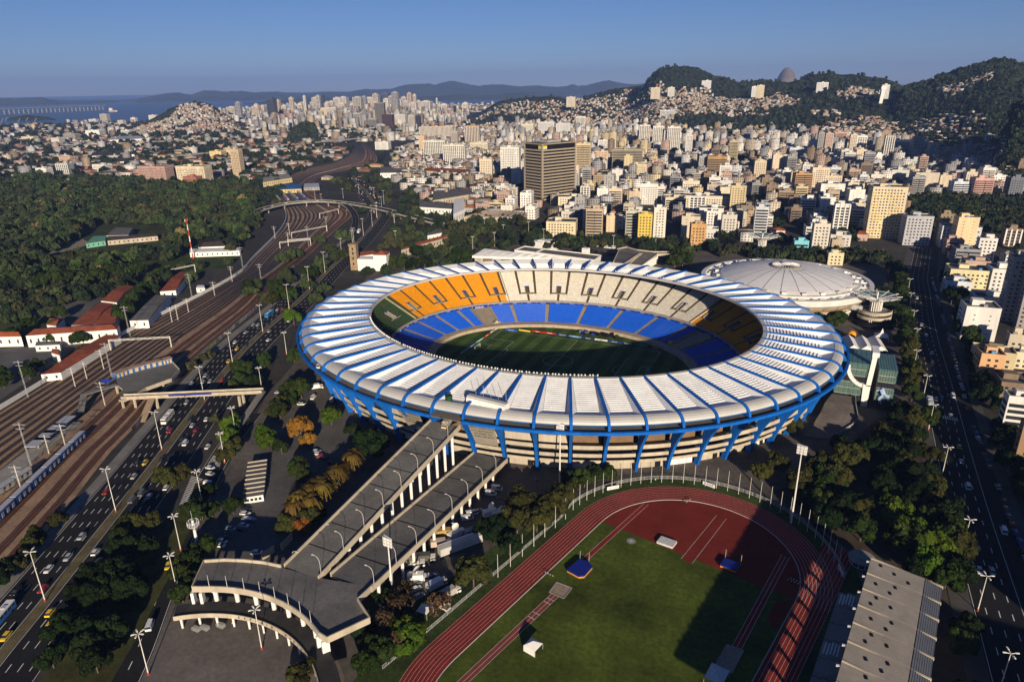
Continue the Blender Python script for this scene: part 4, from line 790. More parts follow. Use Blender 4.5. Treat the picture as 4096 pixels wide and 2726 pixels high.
for v in (-7, -14, -21, -28, -35, -42, -49):
    x, y, _ = tl(-48.5, v); o = child('flagpole', ME_fp, None, (x, y, 0)); tag(o, f'bare flagpole beside the left straight, {ORDN[int(-v/7)-1]} one down from the bend', 'flagpole', 'flagpoles beside the left straight')
for u, v, rz, s_, lab, tc in ((-13, 47.6, -.05, 'CAIXA', 'white CAIXA advert board at the top of the track bend', M_ads), (-44, 22, .95, 'CAIXA SUDERJ', 'white SUDERJ board beside the left of the track bend', M_black), (44.5, 23, -1.05, 'CAIXA SUDERJ', 'white SUDERJ board in shade at the right of the bend', M_ads)):
    x, y, _ = tl(u, v); o = empty('advert_board', (x, y, 0)); tag(o, lab, 'advert board'); mb = MB(); mb.box(x, y, .3, 5.4, .15, 1.5, rz-.24); mb.build('panel', M_white, o); text('lettering', s_, (x+math.sin(rz-.24)*.1, y-math.cos(rz-.24)*.1, 1.05), 1.35 if len(s_) < 7 else .75, (R(90), 0, rz-.24), tc, o)
    for k in (-2, 2): mb = MB(); mb.bar((x+k*math.cos(rz-.24), y+k*math.sin(rz-.24), 0), (x+k*math.cos(rz-.24), y+k*math.sin(rz-.24), .4), .12); mb.build('leg', M_metal, o)
# ================================================================== GRANDSTAND
GS = empty('grandstand', (162, -180, 0)); tag(GS, 'athletics grandstand with flat grey panelled roof at the bottom edge', 'grandstand')
g0 = np.array([163.3, -158.8]); ga = np.array([-.178, -.984]); gp = np.array([.984, -.178])
M_gr = mat('grey_roof', (.34, .305, .265), rough=.9, var=.14, scale=.25, fine=.15); M_gr2 = mat('blue_grey_sheet', (.13, .145, .175), rough=.7, var=.12)
def gq(u, v, z): q = g0+gp*u+ga*v; return (q[0], q[1], z)
for i in range(12):
    v0, v1 = i*8.2, i*8.2+8.0
    mb = MB(); mb.add([gq(0, v0, 16.9), gq(15, v0, 15.9), gq(15, v1, 15.9), gq(0, v1, 16.9), gq(0, v0, 16.4), gq(15, v0, 15.4), gq(15, v1, 15.4), gq(0, v1, 16.4)], [(0, 3, 2, 1), (0, 1, 5, 4), (3, 0, 4, 7), (2, 3, 7, 6), (1, 2, 6, 5), (4, 5, 6, 7)]); GRP = mb.build('roof_panel', M_gr, GS)
    mb = MB(); mb.add([gq(15.3, v0, 15.7), gq(19.8, v0, 14.7), gq(19.8, v1, 14.7), gq(15.3, v1, 15.7)], [(0, 3, 2, 1)])
    for k in range(9): mb.bar(gq(15.3+k*.55, v0, 15.73-k*.122), gq(15.3+k*.55, v1, 15.73-k*.122), .12, .08)
    mb.build('lean_to_sheet', M_gr2, GS)
    mb = MB(); mb.add([gq(0, v0-.3, 17.2), gq(20, v0-.3, 15.1), gq(20, v0+.3, 15.1), gq(0, v0+.3, 17.2), gq(0, v0-.3, 16.1), gq(20, v0-.3, 14.3), gq(20, v0+.3, 14.3), gq(0, v0+.3, 16.1)], [(0, 1, 2, 3)[::-1], (4, 5, 1, 0), (7, 3, 2, 6), (0, 3, 7, 4), (1, 5, 6, 2)]); mb.build('roof_beam', M_beige, GS)
    mb = MB(); mb.bar(gq(13, v0, 0), gq(13, v0, 15.6), .8); mb.build('column', M_conc, GS)
    for k in range(3):
        u = 3+((i*5+k*4) % 9); mb = MB(); q = gq(u, v0+2+k*1.8, 16.9-u/15+.02); mb.box(q[0], q[1], q[2], 1.2, .8, .12, -1.39); mb.build('vent', M_black, GRP)
    mb = MB(); q = gq(-.6, v0+2, 16.3); mb.box(q[0], q[1], q[2], .8, .6, .6); mb.build('floodlight', M_white, GS)
    for k in range(7):
        mb = MB(); a, b = gq(-7+k*2.4, v0+.2, 0), gq(-7+k*2.4, v1-.2, 0); cx, cy = (a[0]+b[0])/2, (a[1]+b[1])/2; mb.box(cx+gp[0]*1.2, cy+gp[1]*1.2, 0, 2.4, 7.8, .8+k*.75, math.atan2(gp[1], gp[0])); mb.build('step', M_conc, GS)
    if i % 3 == 0:
        for k in range(5): mb = MB(); q = gq(-6+k*.9, v0+4, .9+int((k*.9+1)/2.4)*.75); mb.box(q[0], q[1], q[2], .5, 5, .35, math.atan2(gp[1], gp[0])); mb.build('seat_row', M_white, GS)
mb = MB(); mb.quad(gq(18.0, -.2, 0), gq(18.0, 98, 0), gq(18.0, 98, 12.4), gq(18.0, -.2, 12.4)); mb.quad(gq(18.2, -.2, 11), gq(18.2, 24, 11), gq(18.2, 24, 14.9), gq(18.2, -.2, 14.9)); mb.quad(gq(-5, -.3, 0), gq(18.0, -.3, 0), gq(18.0, -.3, 11.6), gq(8, -.3, 7.0)); mb.build('back_wall', M_conc, GS)  # upper strip over the end bays added to block sun from the track
o = empty('round_kiosk', (163.3, -139.5, 0)); tag(o, 'round glazed kiosk with disc roof beside the grandstand end', 'kiosk'); x, y = 163.3, -139.5
for nm, z0, z1, r0, r1, m in (('base', 0, 1.0, 2.6, 3.6, M_white), ('glazing', 1.0, 3.0, 3.4, 3.4, M_glass), ('roof', 3.0, 3.5, 4.4, 4.4, M_conc), ('roof_drum', 3.5, 4.1, 1.8, 1.7, M_conc)):
    mb = MB(); mb.cyl(x, y, z0, z1, r0, r1, 28, cap=True); mb.build(nm, m, o)
for i in range(10): mb = MB(); a = i*.628; mb.bar((x+3.5*math.cos(a), y+3.5*math.sin(a), 1), (x+3.5*math.cos(a), y+3.5*math.sin(a), 3), .18); mb.build('mullion', M_white, o)
# ================================================================== ARENA DOME
DX, DY, DR = 117.5, 178.5, 61.0
DOME = empty('arena_dome', (DX, DY, 0)); tag(DOME, 'round indoor arena with shallow pale dome behind the stadium', 'arena')
M_dome = mat('dome_membrane', (.70, .70, .73), rough=.6, var=.08, scale=.05, fine=.08)
NS = 24
for k in range(NS):
    a0, a1 = 2*math.pi*k/NS, 2*math.pi*(k+1)/NS; mb = MB(); rows = []
    for i in range(7):
        r = 10+(47-10)*i/6; z = 27.4-6.6*((r-10)/37)**1.7; rows.append([(DX+r*math.cos(a), DY+r*math.sin(a), z) for a in np.linspace(a0+.004, a1-.004, 4)])
    for p_, q_ in zip(rows, rows[1:]): mb.strip(q_, p_)
    DPN = mb.build('dome_panel', M_dome, DOME, smooth=True)
    mb = MB(); pts = [(DX+(10+37*i/6)*math.cos(a0), DY+(10+37*i/6)*math.sin(a0), 27.4-6.6*(i/6)**1.7+.06) for i in range(7)]
    for p_, q_ in zip(pts, pts[1:]): mb.bar(p_, q_, .28, .2)
    mb.build('seam', mat('dome_seam', (.22, .22, .24), rough=.7), DPN)
def lathe(mb, prof, n=72, cx=DX, cy=DY, m=0):
    for (r0, z0), (r1, z1) in zip(prof, prof[1:]):
        for j in range(n):
            a, b = 2*math.pi*j/n, 2*math.pi*(j+1)/n; mb.quad((cx+r0*math.cos(a), cy+r0*math.sin(a), z0), (cx+r0*math.cos(b), cy+r0*math.sin(b), z0), (cx+r1*math.cos(b), cy+r1*math.sin(b), z1), (cx+r1*math.cos(a), cy+r1*math.sin(a), z1), m)
mb = MB(); lathe(mb, [(61.0, 14.2), (61.4, 18.4), (58.2, 18.5), (57.6, 17.4), (53, 17.6), (52.6, 19.0), (50, 19.2), (47, 20.8)]); RRG = mb.build('roof_ring', mat('ring_white', (.66, .645, .62), rough=.7, var=.1, scale=.2), DOME)
mb = MB(); lathe(mb, [(54, 0), (55, 8), (56.5, 9.5), (60.8, 14.1)]); mb.build('drum_wall', M_beige, DOME)
mb = MB(); lathe(mb, [(57.3, 9.3), (57.5, 11.2), (57.8, 11.2)]); mb.build('gallery_band', M_brown, DOME)
mb = MB(); lathe(mb, [(10.6, 27.1), (11, 28.2), (9.8, 28.6)], 40); mb.build('oculus_kerb', M_conc, DOME)
mb = MB(); lathe(mb, [(9.8, 28.5), (4.2, 29.4)], 40); OCG = mb.build('oculus_glass', M_glass, DOME)
for k in range(28): mb = MB(); a = 2*math.pi*k/28; mb.bar((DX+9.8*math.cos(a), DY+9.8*math.sin(a), 28.6), (DX+4.2*math.cos(a), DY+4.2*math.sin(a), 29.55), .28); mb.build('oculus_rib', M_white, OCG)
mb = MB(); lathe(mb, [(4.2, 29.4), (3.8, 30.0), (2.4, 30.6), (.05, 30.9)], 28); mb.build('oculus_cap', M_white, DOME, smooth=True)
rr = random.Random(8)
for k in range(48):
    a = 2*math.pi*k/48; r = 55.2
    if k % 2 == 0 or True:
        mb = MB(); mb.box(DX+r*math.cos(a), DY+r*math.sin(a), 17.5, 1.4, 4.6, .8, a+math.pi/2 if k % 2 else a); mb.build('roof_baffle', M_white, RRG)
    if k % 2 == 0:
        mb = MB(); mb.box(DX+49.6*math.cos(a+.05), DY+49.6*math.sin(a+.05), 19.3, 3.0, 2.4, 1.7, a+math.pi/2); mb.build('air_unit', M_metal if k % 4 else M_white, RRG)
for k in range(36): mb = MB(); a = 2*math.pi*k/36; mb.bar((DX+57.4*math.cos(a), DY+57.4*math.sin(a), 9.4), (DX+60.5*math.cos(a), DY+60.5*math.sin(a), 14), .3); mb.build('gallery_post', M_beige, DOME)
# ================================================================== SPIRAL RAMP WITH GLASS PARASOL
def parasol(cx, cy, spiral, lab, sc_=1.0):
    o = empty('spiral_ramp_tower', (cx, cy, 0)); tag(o, lab, 'ramp tower')
    mb = MB(); mb.cyl(cx, cy, 0, 17.0*sc_, 3.6*sc_, 3.6*sc_, 24); mb.build('core', M_conc, o)
    for k in range(16): mb = MB(); a = 2*math.pi*k/16; mb.bar((cx+3.7*sc_*math.cos(a), cy+3.7*sc_*math.sin(a), 0), (cx+3.7*sc_*math.cos(a), cy+3.7*sc_*math.sin(a), 17*sc_), .45); mb.build('core_fin', M_white, o)
    if spiral:
        for lv in range(2):
            z = 4.2+lv*3.6; n = 40; mb = MB(); A = [(cx+3.6*math.cos(t), cy+3.6*math.sin(t), z+2.2*(t/6.28)) for t in np.linspace(0, 6.28, n)]; B = [(cx+10.5*math.cos(t), cy+10.5*math.sin(t), z+2.2*(t/6.28)) for t in np.linspace(0, 6.28, n)]; deckslab(mb, A, B, .5, 0, 1); mb.build('spiral_deck', [M_beige, M_concd], o); parapet('spiral_parapet', B, 1.0, .3, M_beige, o)
        mb = MB(); lathe(mb, [(14.0, 0), (14.0, 3.4), (13.7, 3.4), (13.7, .6), (0.1, .6)], 48, cx, cy); mb.build('base_wall', M_black, o)
    zt = 18.5*sc_; n = 12
    for k in range(n):
        a, b = 2*math.pi*k/n, 2*math.pi*(k+1)/n; q = lambda r, t, z: (cx+r*sc_*math.cos(t), cy+r*sc_*math.sin(t), z)
        mb = MB(); mb.add([q(1, a, zt-1), q(1, b, zt-1), q(12.6, b, zt+1.6), q(12.6, a, zt+1.6)], [(0, 1, 2, 3)]); mb.build('glass_panel', M_glassg, o)
        mb = MB(); mb.bar(q(1, a, zt-1), q(15.0, a, zt+2.1), .38); mb.bar(q(2, a, zt-3.2), q(12.6, a, zt+1.4), .3); mb.bar(q(12.6, a, zt+1.5), q(12.6, b, zt+1.5), .3); mb.bar(q(7, a, zt+.35), q(7, b, zt+.35), .22); mb.build('spoke', M_white, o)
    mb = MB(); mb.bar((cx, cy, zt-3), (cx, cy, zt+4*sc_), .6); mb.build('mast', M_white, o)
    return o
parasol(179.2, 146, True, 'spiral pedestrian ramp tower under a green glass parasol right of the arena')
q = P('C', 2230, 1560); parasol(float(q[0]), float(q[1]), False, 'distant white fluted tower with glass parasol behind the arena dome', 1.05)
o = empty('covered_footbridge', (160, 140, 0)); tag(o, 'covered footbridge on curved legs joining arena and spiral ramp', 'footbridge'); mb = MB(); a, b = np.array([150., 150., 8.6]), np.array([175., 144.5, 8.6]); dd = (b-a)/np.hypot(*(b-a)[:2]); mb.bar(a, b, 3.0, .6); mb.build('deck', M_conc, o)
for k in range(9): mb = MB(); c = a+(b-a)*k/8*.75; nrm = np.array([-dd[1], dd[0], 0]); pts = [c+nrm*1.5*math.cos(t)+np.array([0, 0, .3+2.8*math.sin(t)]) for t in np.linspace(0, math.pi, 9)]; c2 = a+(b-a)*(k+1)/8*.75; pts2 = [p_+(c2-c) for p_ in pts]; mb.strip([tuple(p_) for p_ in pts], [tuple(p_) for p_ in pts2]); mb.build('canopy_panel', M_metal, o)
for c in (155., 164.):
    mb = MB(); pts = [(c-4*math.sin(t), 143-(c-155)*.2, 8.3*math.cos(t)) for t in np.linspace(1.45, 0, 8)]
    for p_, q_ in zip(pts, pts[1:]): mb.bar(p_, q_, .9, .9)
    mb.build('curved_leg', M_white, o)
# glass lift tower with Y-shaped pylon
o = empty('glass_lift_building', (166, 18, 0)); tag(o, 'green glazed access building joined to the stadium side', 'building')
gx0, gx1, gy0, gy1 = 158., 186., 6., 36.
for (x0, x1, y0, y1, zt_) in ((153.5, 169.5, 0., 22., 23.), (172.5, 181., -2., 22., 22.)):
    mb = MB(); mb.box((x0+x1)/2, (y0+y1)/2, 2, x1-x0-1, y1-y0-1, zt_-3); mb.build('core', M_beige, o)
    nx, nz = 7, 6
    for i in range(nx):
        for j in range(nz):
            w_ = (x1-x0)/nx; h_ = (zt_-2)/nz; mb = MB(); mb.box(x0+w_*(i+.5), y0-.2, 2+h_*j+.15, w_-.25, .12, h_-.3); mb.build('pane', M_glassg if j % 3 else M_glass, o)
        for j in range(8): w_ = (x1-x0)/nx; d_ = (y1-y0)/8; mb = MB(); mb.box(x0+w_*(i+.5), y0+d_*(j+.5), zt_, w_-.25, d_-.25, .15); mb.build('roof_pane', M_glassg, o)
    mb = MB(); mb.box((x0+x1)/2, (y0+y1)/2, zt_-.9, x1-x0, y1-y0, .85); mb.build('roof_frame', mat('green_frame', (.10, .17, .16), rough=.4), o)
o = empty('y_pylon', (168.6, 0.5, 0)); tag(o, 'tall white Y-shaped concrete pylon in front of the glass building', 'pylon'); mb = MB(); x, y = 168.6, .2
mb.add([(x-1.4, y-1.2, 0), (x+1.4, y-1.2, 0), (x+1.4, y+1.2, 0), (x-1.4, y+1.2, 0), (x-1.9, y-1.2, 12), (x+1.6, y-1.2, 12), (x+1.6, y+1.2, 12), (x-1.9, y+1.2, 12)], [(0, 1, 5, 4), (1, 2, 6, 5), (2, 3, 7, 6), (3, 0, 4, 7)]); mb.build('stem', M_white, o)
mb = MB(); mb.bar((x+.5, y, 11.5), (x+1.3, y, 28.5), 2.4, 2.2); mb.build('mast', M_white, o); mb = MB(); mb.box(x+1.4, y+3, 28, 3.2, 11, 2.4); mb.build('head', M_white, o)
mb = MB(); pts = [(x-.6-9.5*math.sin(t), y, 11+11.5*(1-math.cos(t))*1.0) for t in np.linspace(0, 1.5, 9)]
for p_, q_ in zip(pts, pts[1:]): mb.bar(p_, q_, 1.7, 1.9)
mb.build('arm', M_white, o)
# white athlete figures hung on the glass wall
o = empty('athlete_sculpture', (176, -3.2, 4)); tag(o, 'large blue-white sculpted footballer figure hung on the glass building', 'sculpture'); mb = MB()
for a, b, r in (((175, -3, 12), (176.5, -3, 9), 1.0), ((176.5, -3, 9), (174.5, -3, 6.5), .7), ((174.5, -3, 6.5), (176, -3, 4), .5), ((176.5, -3, 9), (179, -3, 8), .7), ((179, -3, 8), (180, -3, 5.5), .5), ((175, -3, 12), (172.8, -3, 10.5), .45), ((175, -3, 12), (178, -3, 12.5), .45), ((174.6, -3, 13.4), (174.8, -3, 14.6), .9)): mb.bar(a, b, r*2, r*2)
mb.build('figure', mat('sculpture_blue', (.35, .45, .70), rough=.5), o)
sub = o.children[0].modifiers.new('round', 'REMESH'); sub.mode = 'SMOOTH'; sub.octree_depth = 5
# tents, ball
o = empty('white_marquee', (168, 68, 0)); tag(o, 'long white ridged marquee roof right of the stadium', 'tent')
for i, (cx, cy) in enumerate(((163.5, 85), (171, 87), (178.5, 89))):
    mb = MB(); a = R(8); c_, s_ = math.cos(a), math.sin(a); loc = lambda u, v, z: (cx+u*c_-v*s_, cy+u*s_+v*c_, z); mb.add([loc(-3.9, -11, 4), loc(3.9, -11, 4), loc(3.9, 11, 4), loc(-3.9, 11, 4), loc(0, -10, 6.6), loc(0, 10, 6.6)], [(0, 1, 4), (1, 2, 5, 4), (2, 3, 5), (3, 0, 4, 5)]); mb.build('roof_bay', M_white, o)
    mb = MB(); mb.box(cx, cy, 0, 7.6, 21.6, 3.95, a); mb.build('side_wall', M_black, o)
o = empty('peaked_tent', (182, 96, 0)); tag(o, 'single white peaked tent beside the long marquee', 'tent'); mb = MB(); x, y = 182, 108; mb.add([(x-4, y-4, 4), (x+4, y-4, 4), (x+4, y+4, 4), (x-4, y+4, 4), (x-1, y-1, 6), (x+1, y-1, 6), (x+1, y+1, 6), (x-1, y+1, 6), (x, y, 9)], [(0, 1, 5, 4), (1, 2, 6, 5), (2, 3, 7, 6), (3, 0, 4, 7), (4, 5, 8), (5, 6, 8), (6, 7, 8), (7, 4, 8)]); mb.build('roof', M_white, o)
for u, v in ((-4, -4), (4, -4), (4, 4), (-4, 4)): mb = MB(); mb.bar((x+u, y+v, 0), (x+u, y+v, 4), .2); mb.build('leg', M_metal, o)
def ball(name, x, y, z, r, m, lab, cat='balloon'):
    mb = MB(); lathe(mb, [(max(.02, r*math.sin(t)), z+r-r*math.cos(t)) for t in np.linspace(0, math.pi, 13)], 20, x, y); o = mb.build(name, m, smooth=True); tag(o, lab, cat); return o
q = P('S', 1205, 1120, 3); ball('inflatable_ball', q[0], q[1], 0, 2.7, mat('orange_ball', (.85, .30, .01), rough=.4), 'big orange inflatable ball between marquee and dark round wall'); q = P('F', 263, 1195, 3); ball('inflatable_ball', q[0], q[1], 1.0, 2.0, mat('blue_ball', (.01, .04, .35), rough=.4), 'blue balloon over the trees left of the stadium')
o = empty('curved_forecourt', (150, -70, 0)); tag(o, 'curved concrete forecourt ramp at the lower right of the stadium', 'ramp')
mb = MB(); A = [(140, -48, .3), (145, -38, .8), (146, -32, 2), (148, -25, 3.5), (150, -14, 5), (153, -3, 5.5)]; B = [(152, -46, .3), (158, -37, .6), (163, -29, 1.8), (165, -22, 3), (164, -12, 4.8), (164, -3, 5.5)]; deckslab(mb, A, B, 1.0, 0, 1); mb.build('deck', [M_conc, M_plaza], o); parapet('parapet', B, 1.0, .35, M_conc, o)
# ================================================================== AQUATIC STADIUM AND BACK RAMP behind
o = empty('aquatic_stadium', (-20, 210, 0)); tag(o, 'long white tilted roof of the aquatic stadium behind the far rim', 'stadium')
a0, a1 = P('U', 100, 190, 14), P('U', 950, 225, 14); b0, b1 = P('U', 230, 115, 17), P('U', 1050, 205, 17); nb = 9
for k in range(nb):
    f0, f1 = k/nb, (k+.96)/nb; mb = MB(); A0_, A1_ = a0+(a1-a0)*f0, a0+(a1-a0)*f1; B0_, B1_ = b0+(b1-b0)*f0, b0+(b1-b0)*f1; mb.add([A0_, A1_, B1_, B0_]+[p_-np.array([0, 0, 2.]) for p_ in (A0_, A1_, B1_, B0_)], [(0, 1, 2, 3), (0, 4, 5, 1), (3, 2, 6, 7), (0, 3, 7, 4), (1, 5, 6, 2)]); mb.build('roof_panel', M_roofw, o)
    for j in range(4): g_ = .3+j*.15; p_ = A0_+(B0_-A0_)*g_; q_ = A1_+(B1_-A1_)*g_; mb = MB(); mb.bar(p_*.8+q_*.2+np.array([0, 0, .2]), p_*.2+q_*.8+np.array([0, 0, .2]), 1.0, .3); mb.build('roof_vent', M_clad, o)
    mb = MB(); m_ = (A0_+B0_)/2; mb.bar((m_[0], m_[1], 0), (m_[0], m_[1], 13), 1.5); mb.build('column', M_conc, o)
    mb = MB(); mb.quad((*(A0_[:2]+(b0-a0)[:2]*.2), 0), (*(A1_[:2]+(b0-a0)[:2]*.2), 0), (*(A1_[:2]+(b0-a0)[:2]*.2), 11.5), (*(A0_[:2]+(b0-a0)[:2]*.2), 11.5)); mb.build('wall', M_brown if k % 2 else M_beige, o)
o = empty('service_building', (20, 260, 0)); tag(o, 'low dark flat-roofed block with white parapets behind the far rim', 'building')
for i, (pts, zt_) in enumerate((([('U', 545, 135), ('U', 650, 95), ('U', 860, 120), ('U', 770, 160)], 6), ([('U', 760, 160), ('U', 850, 122), ('U', 1450, 190), ('U', 1380, 240)], 6))):
    q = [tuple(P(*p_, zt_)[:2]) for p_ in pts]; mb = MB(); mb.prism(q, 0, zt_, 0, 1); w_ = mb.build('block', [M_white, M_felt], o)
    if w_.data.polygons[-1].normal.z < 0: w_.data.flip_normals()
    mb = MB()
    for p_, r_ in zip(q, q[1:]+q[:1]): mb.bar((*p_, zt_+.4), (*r_, zt_+.4), .9, .9)
    mb.build('parapet', M_white, o)
for x_, y_, w_, h_, zt_ in ((800, 105, 14, 8, 7), (900, 110, 22, 8, 8), (1290, 225, 6, 5, 11)): q = P('U', x_, y_, 0); mb = MB(); mb.box(q[0], q[1], 0, w_, h_, zt_, -.25); mb.build('annex', M_white, o)
BK = empty('back_ramp', (70, 250, 0)); tag(BK, 'second forked concrete ramp with white columns on the far side', 'ramp')
zz = 8.0; pl = [P('U', *q, zz) for q in ((1620, 125), (1720, 105), (1830, 135), (2000, 155), (2290, 155), (2320, 175), (2040, 180), (1870, 170))]; q = [tuple(p_[:2]) for p_ in pl]; mb = MB(); mb.prism(q, zz-1, zz, 0, 1, True); w_ = mb.build('platform', [M_beige, M_concd], BK)
if w_.data.polygons[8].normal.z < 0: w_.data.flip_normals()
for k, (s0, s1, e0, e1, ze) in enumerate(((('U', 1640, 130), ('U', 1860, 168), ('U', 1580, 260), ('U', 1700, 275), 12), (('U', 1880, 168), ('U', 2040, 180), ('U', 1740, 285), ('U', 1880, 300), 5))):
    A = [P(*s0, zz), P(*e0, ze)]; B = [P(*s1, zz), P(*e1, ze)]; mb = MB(); deckslab(mb, A, B, 1.0, 0, 1); mb.build('ramp_deck', [M_beige, M_concd], BK); parapet('parapet', A, 1.1, .5, M_beige, BK); parapet('parapet', B, 1.1, .5, M_beige, BK)
parapet('parapet', pl[:5], 1.1, .5, M_beige, BK); parapet('parapet', [pl[5], pl[6]], 1.1, .5, M_beige, BK)
for k in range(12): q = pl[6]*(1-k/11)+P('U', 1890, 295, 6)*(k/11); mb = MB(); mb.bar((q[0], q[1], 0), (q[0], q[1], 7), 1.3); mb.build('column', M_white, BK)
# ================================================================== WORDS FOR PLACES
_ON = 'zero one two three four five six seven eight nine ten eleven twelve thirteen fourteen fifteen sixteen seventeen eighteen nineteen'.split()
_TE = '. . twenty thirty forty fifty sixty seventy eighty ninety'.split()
def nw(n):
    n = int(n); return _ON[n] if n < 20 else _TE[n//10]+('' if n % 10 == 0 else '-'+_ON[n % 10])
def place(p):
    q = project(p); return min(99, max(1, round(q[0]/W4*100))), min(99, max(1, round(q[1]/H4*100)))
TAKEN = {}
def spot(p, look):
    """look + place in the photo, made unique"""
    x, y = place(p)
    for dx, dy in [(0, 0)]+[(a, b) for r in range(1, 7) for a in range(-r, r+1) for b in range(-r, r+1) if max(abs(a), abs(b)) == r]:
        X, Y = min(99, max(1, x+dx)), min(99, max(1, y+dy)); k = (look, X, Y)
        if k not in TAKEN and (dx, dy) == (0, 0):
            TAKEN[k] = 1; return f'{look}, {nw(X)} percent across, {nw(Y)} percent down the photo'
        for w_ in ('farther back', 'nearer', 'more to the left', 'more to the right', 'half hidden', 'partly hidden', 'behind another', 'beside another'):
            k2 = (look, x, y, w_)
            if k2 not in TAKEN: TAKEN[k2] = 1; return f'{look}, {nw(x)} percent across, {nw(y)} down, {w_}'
        break
    return f'{look}, {nw(x)} percent across, {nw(y)} percent down the photo'
# ================================================================== TREES
def crown_arrays(seed, nq, size, lobes=9, flat=.75, gap=.25):
    r = np.random.RandomState(seed); C_ = []
    for i in range(lobes):
        a = r.uniform(0, 6.28); d = r.uniform(.15, .72)**.8; C_.append((d*math.cos(a), d*math.sin(a), r.uniform(.30, .95)*flat-.05*d, r.uniform(.24, .42)))
    C_.append((0, 0, flat*.8, .4)); C_ = np.array(C_); k = r.randint(0, len(C_), nq); th = r.uniform(0, 6.28, nq); cz = r.uniform(-.75, 1, nq); s = np.sqrt(1-cz*cz); n = np.stack([s*np.cos(th), s*np.sin(th), cz], 1)
    rad = C_[k, 3]*r.uniform(.72, 1.06, nq)**.7; p = C_[k, :3]+n*rad[:, None]*np.array([1, 1, .85]); n2 = n+r.normal(0, .42, (nq, 3)); n2 /= np.linalg.norm(n2, axis=1)[:, None]
    t = np.cross(n2, r.normal(0, 1, (nq, 3))); t /= np.linalg.norm(t, axis=1)[:, None]; b = np.cross(n2, t); sz = size*r.uniform(.6, 1.35, nq)[:, None]
    V = np.stack([p-t*sz-b*sz*.7, p+t*sz-b*sz*.7, p+t*sz*.7+b*sz*.75, p-t*sz*.7+b*sz*.75], 1); return V.reshape(-1, 3)
def arr_mesh(name, V, mats, cols=None):
    n = len(V)//4; me = bpy.data.meshes.new(name); me.vertices.add(len(V)); me.vertices.foreach_set('co', V.astype(np.float32).ravel()); me.loops.add(len(V)); me.loops.foreach_set('vertex_index', np.arange(len(V), dtype=np.int32)); me.polygons.add(n); me.polygons.foreach_set('loop_start', np.arange(0, len(V), 4, dtype=np.int32))
    if cols is not None:
        at = me.color_attributes.new('Col', 'FLOAT_COLOR', 'CORNER'); a = np.ones((len(V), 4), np.float32); a[:, :3] = np.repeat(cols, 4, 0); at.data.foreach_set('color', a.ravel())
    for m in mats: me.materials.append(m)
    me.update(); me.validate(); return me
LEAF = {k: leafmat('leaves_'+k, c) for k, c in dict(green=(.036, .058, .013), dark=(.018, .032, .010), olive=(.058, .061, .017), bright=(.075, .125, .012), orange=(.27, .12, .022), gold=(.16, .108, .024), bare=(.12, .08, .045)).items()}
HI = [arr_mesh('crown', crown_arrays(s, 3400, .072, 12), [LEAF['green']]) for s in (1, 2, 3)]
MI = [arr_mesh('crown', crown_arrays(s, 1300, .112, 10), [LEAF['green']]) for s in (11, 12, 13, 14)]
LO = [arr_mesh('crown', crown_arrays(s, 420, .19, 8), [LEAF['green']]) for s in (21, 22, 23, 24)]
BARE = arr_mesh('crown', crown_arrays(31, 900, .06, 12), [LEAF['bare']])
def trunk_mesh(seed):
    r = random.Random(seed); mb = MB(); mb.cyl(0, 0, 0, .42, .045, .03, 7, cap=False)
    for i in range(6):
        a = i*1.05+r.uniform(-.3, .3); z = r.uniform(.28, .42); p0 = (0, 0, z); p1 = (.25*math.cos(a), .25*math.sin(a), z+.22); p2 = (.5*math.cos(a+.2), .5*math.sin(a+.2), z+.36); mb.bar(p0, p1, .035); mb.bar(p1, p2, .02)
    return proto(mb, 'trunk', [M_trunk])
TR = [trunk_mesh(s) for s in (1, 2, 3)]
trng = random.Random(77); TREES = []
def tree(x, y, rad, kind='green', det='mid', hgt=None, z=0, look=None, grp='trees round the stadium'):
    TREES.append((x, y, rad, kind, det, hgt or rad*1.55, z, look, grp))
LOOKS = dict(green='leafy green tree', dark='dark green tree', olive='dull olive tree', bright='bright green tree', orange='orange-leaved tree', gold='golden drooping palm tree', bare='thin brown bare tree')
def make_tree(x, y, rad, kind, det, h, z, look, grp):
    o = empty('tree', (x, y, z)); look = look or LOOKS[kind]; tag(o, spot((x, y, z+h*.7), look), 'tree', grp)
    src = trng.choice(HI if det == 'hi' else MI if det == 'mid' else LO) if kind != 'bare' else BARE; a = trng.uniform(0, 6.28)
    child('trunk', trng.choice(TR), o, rz=a, scale=(rad, rad, h*1.12))
    c = child('crown', src, o, (0, 0, h*.30), a, (rad, rad, h*.80), [LEAF[kind]]); return o
# palms with drooping fronds
def palm_mesh(seed, n=46):
    r = np.random.RandomState(seed); V = []
    for i in range(n):
        a = r.uniform(0, 6.28); L = r.uniform(.75, 1.1); up = r.uniform(.1, .95); pts = []
        for k in range(6):
            s = k/5; pts.append((L*s*math.cos(a), L*s*math.sin(a), up*s*.9-1.05*s*s*(1.0+.3*r.rand())))
        for p, q, s in zip(pts, pts[1:], range(5)):
            w0 = .10*(1-abs(s-1.5)/4.5); sx, sy = -math.sin(a)*w0, math.cos(a)*w0; V += [(p[0]-sx, p[1]-sy, p[2]-.03), (p[0]+sx, p[1]+sy, p[2]-.03), (q[0]+sx, q[1]+sy, q[2]-.05), (q[0]-sx, q[1]-sy, q[2]-.05)]
    return np.array(V)
PALM = [arr_mesh('crown', palm_mesh(s), [LEAF['gold']]) for s in (1, 2)]
mb = MB(); mb.cyl(0, 0, 0, 1, .035, .022, 8); PTR = proto(mb, 'trunk', [M_trunk])
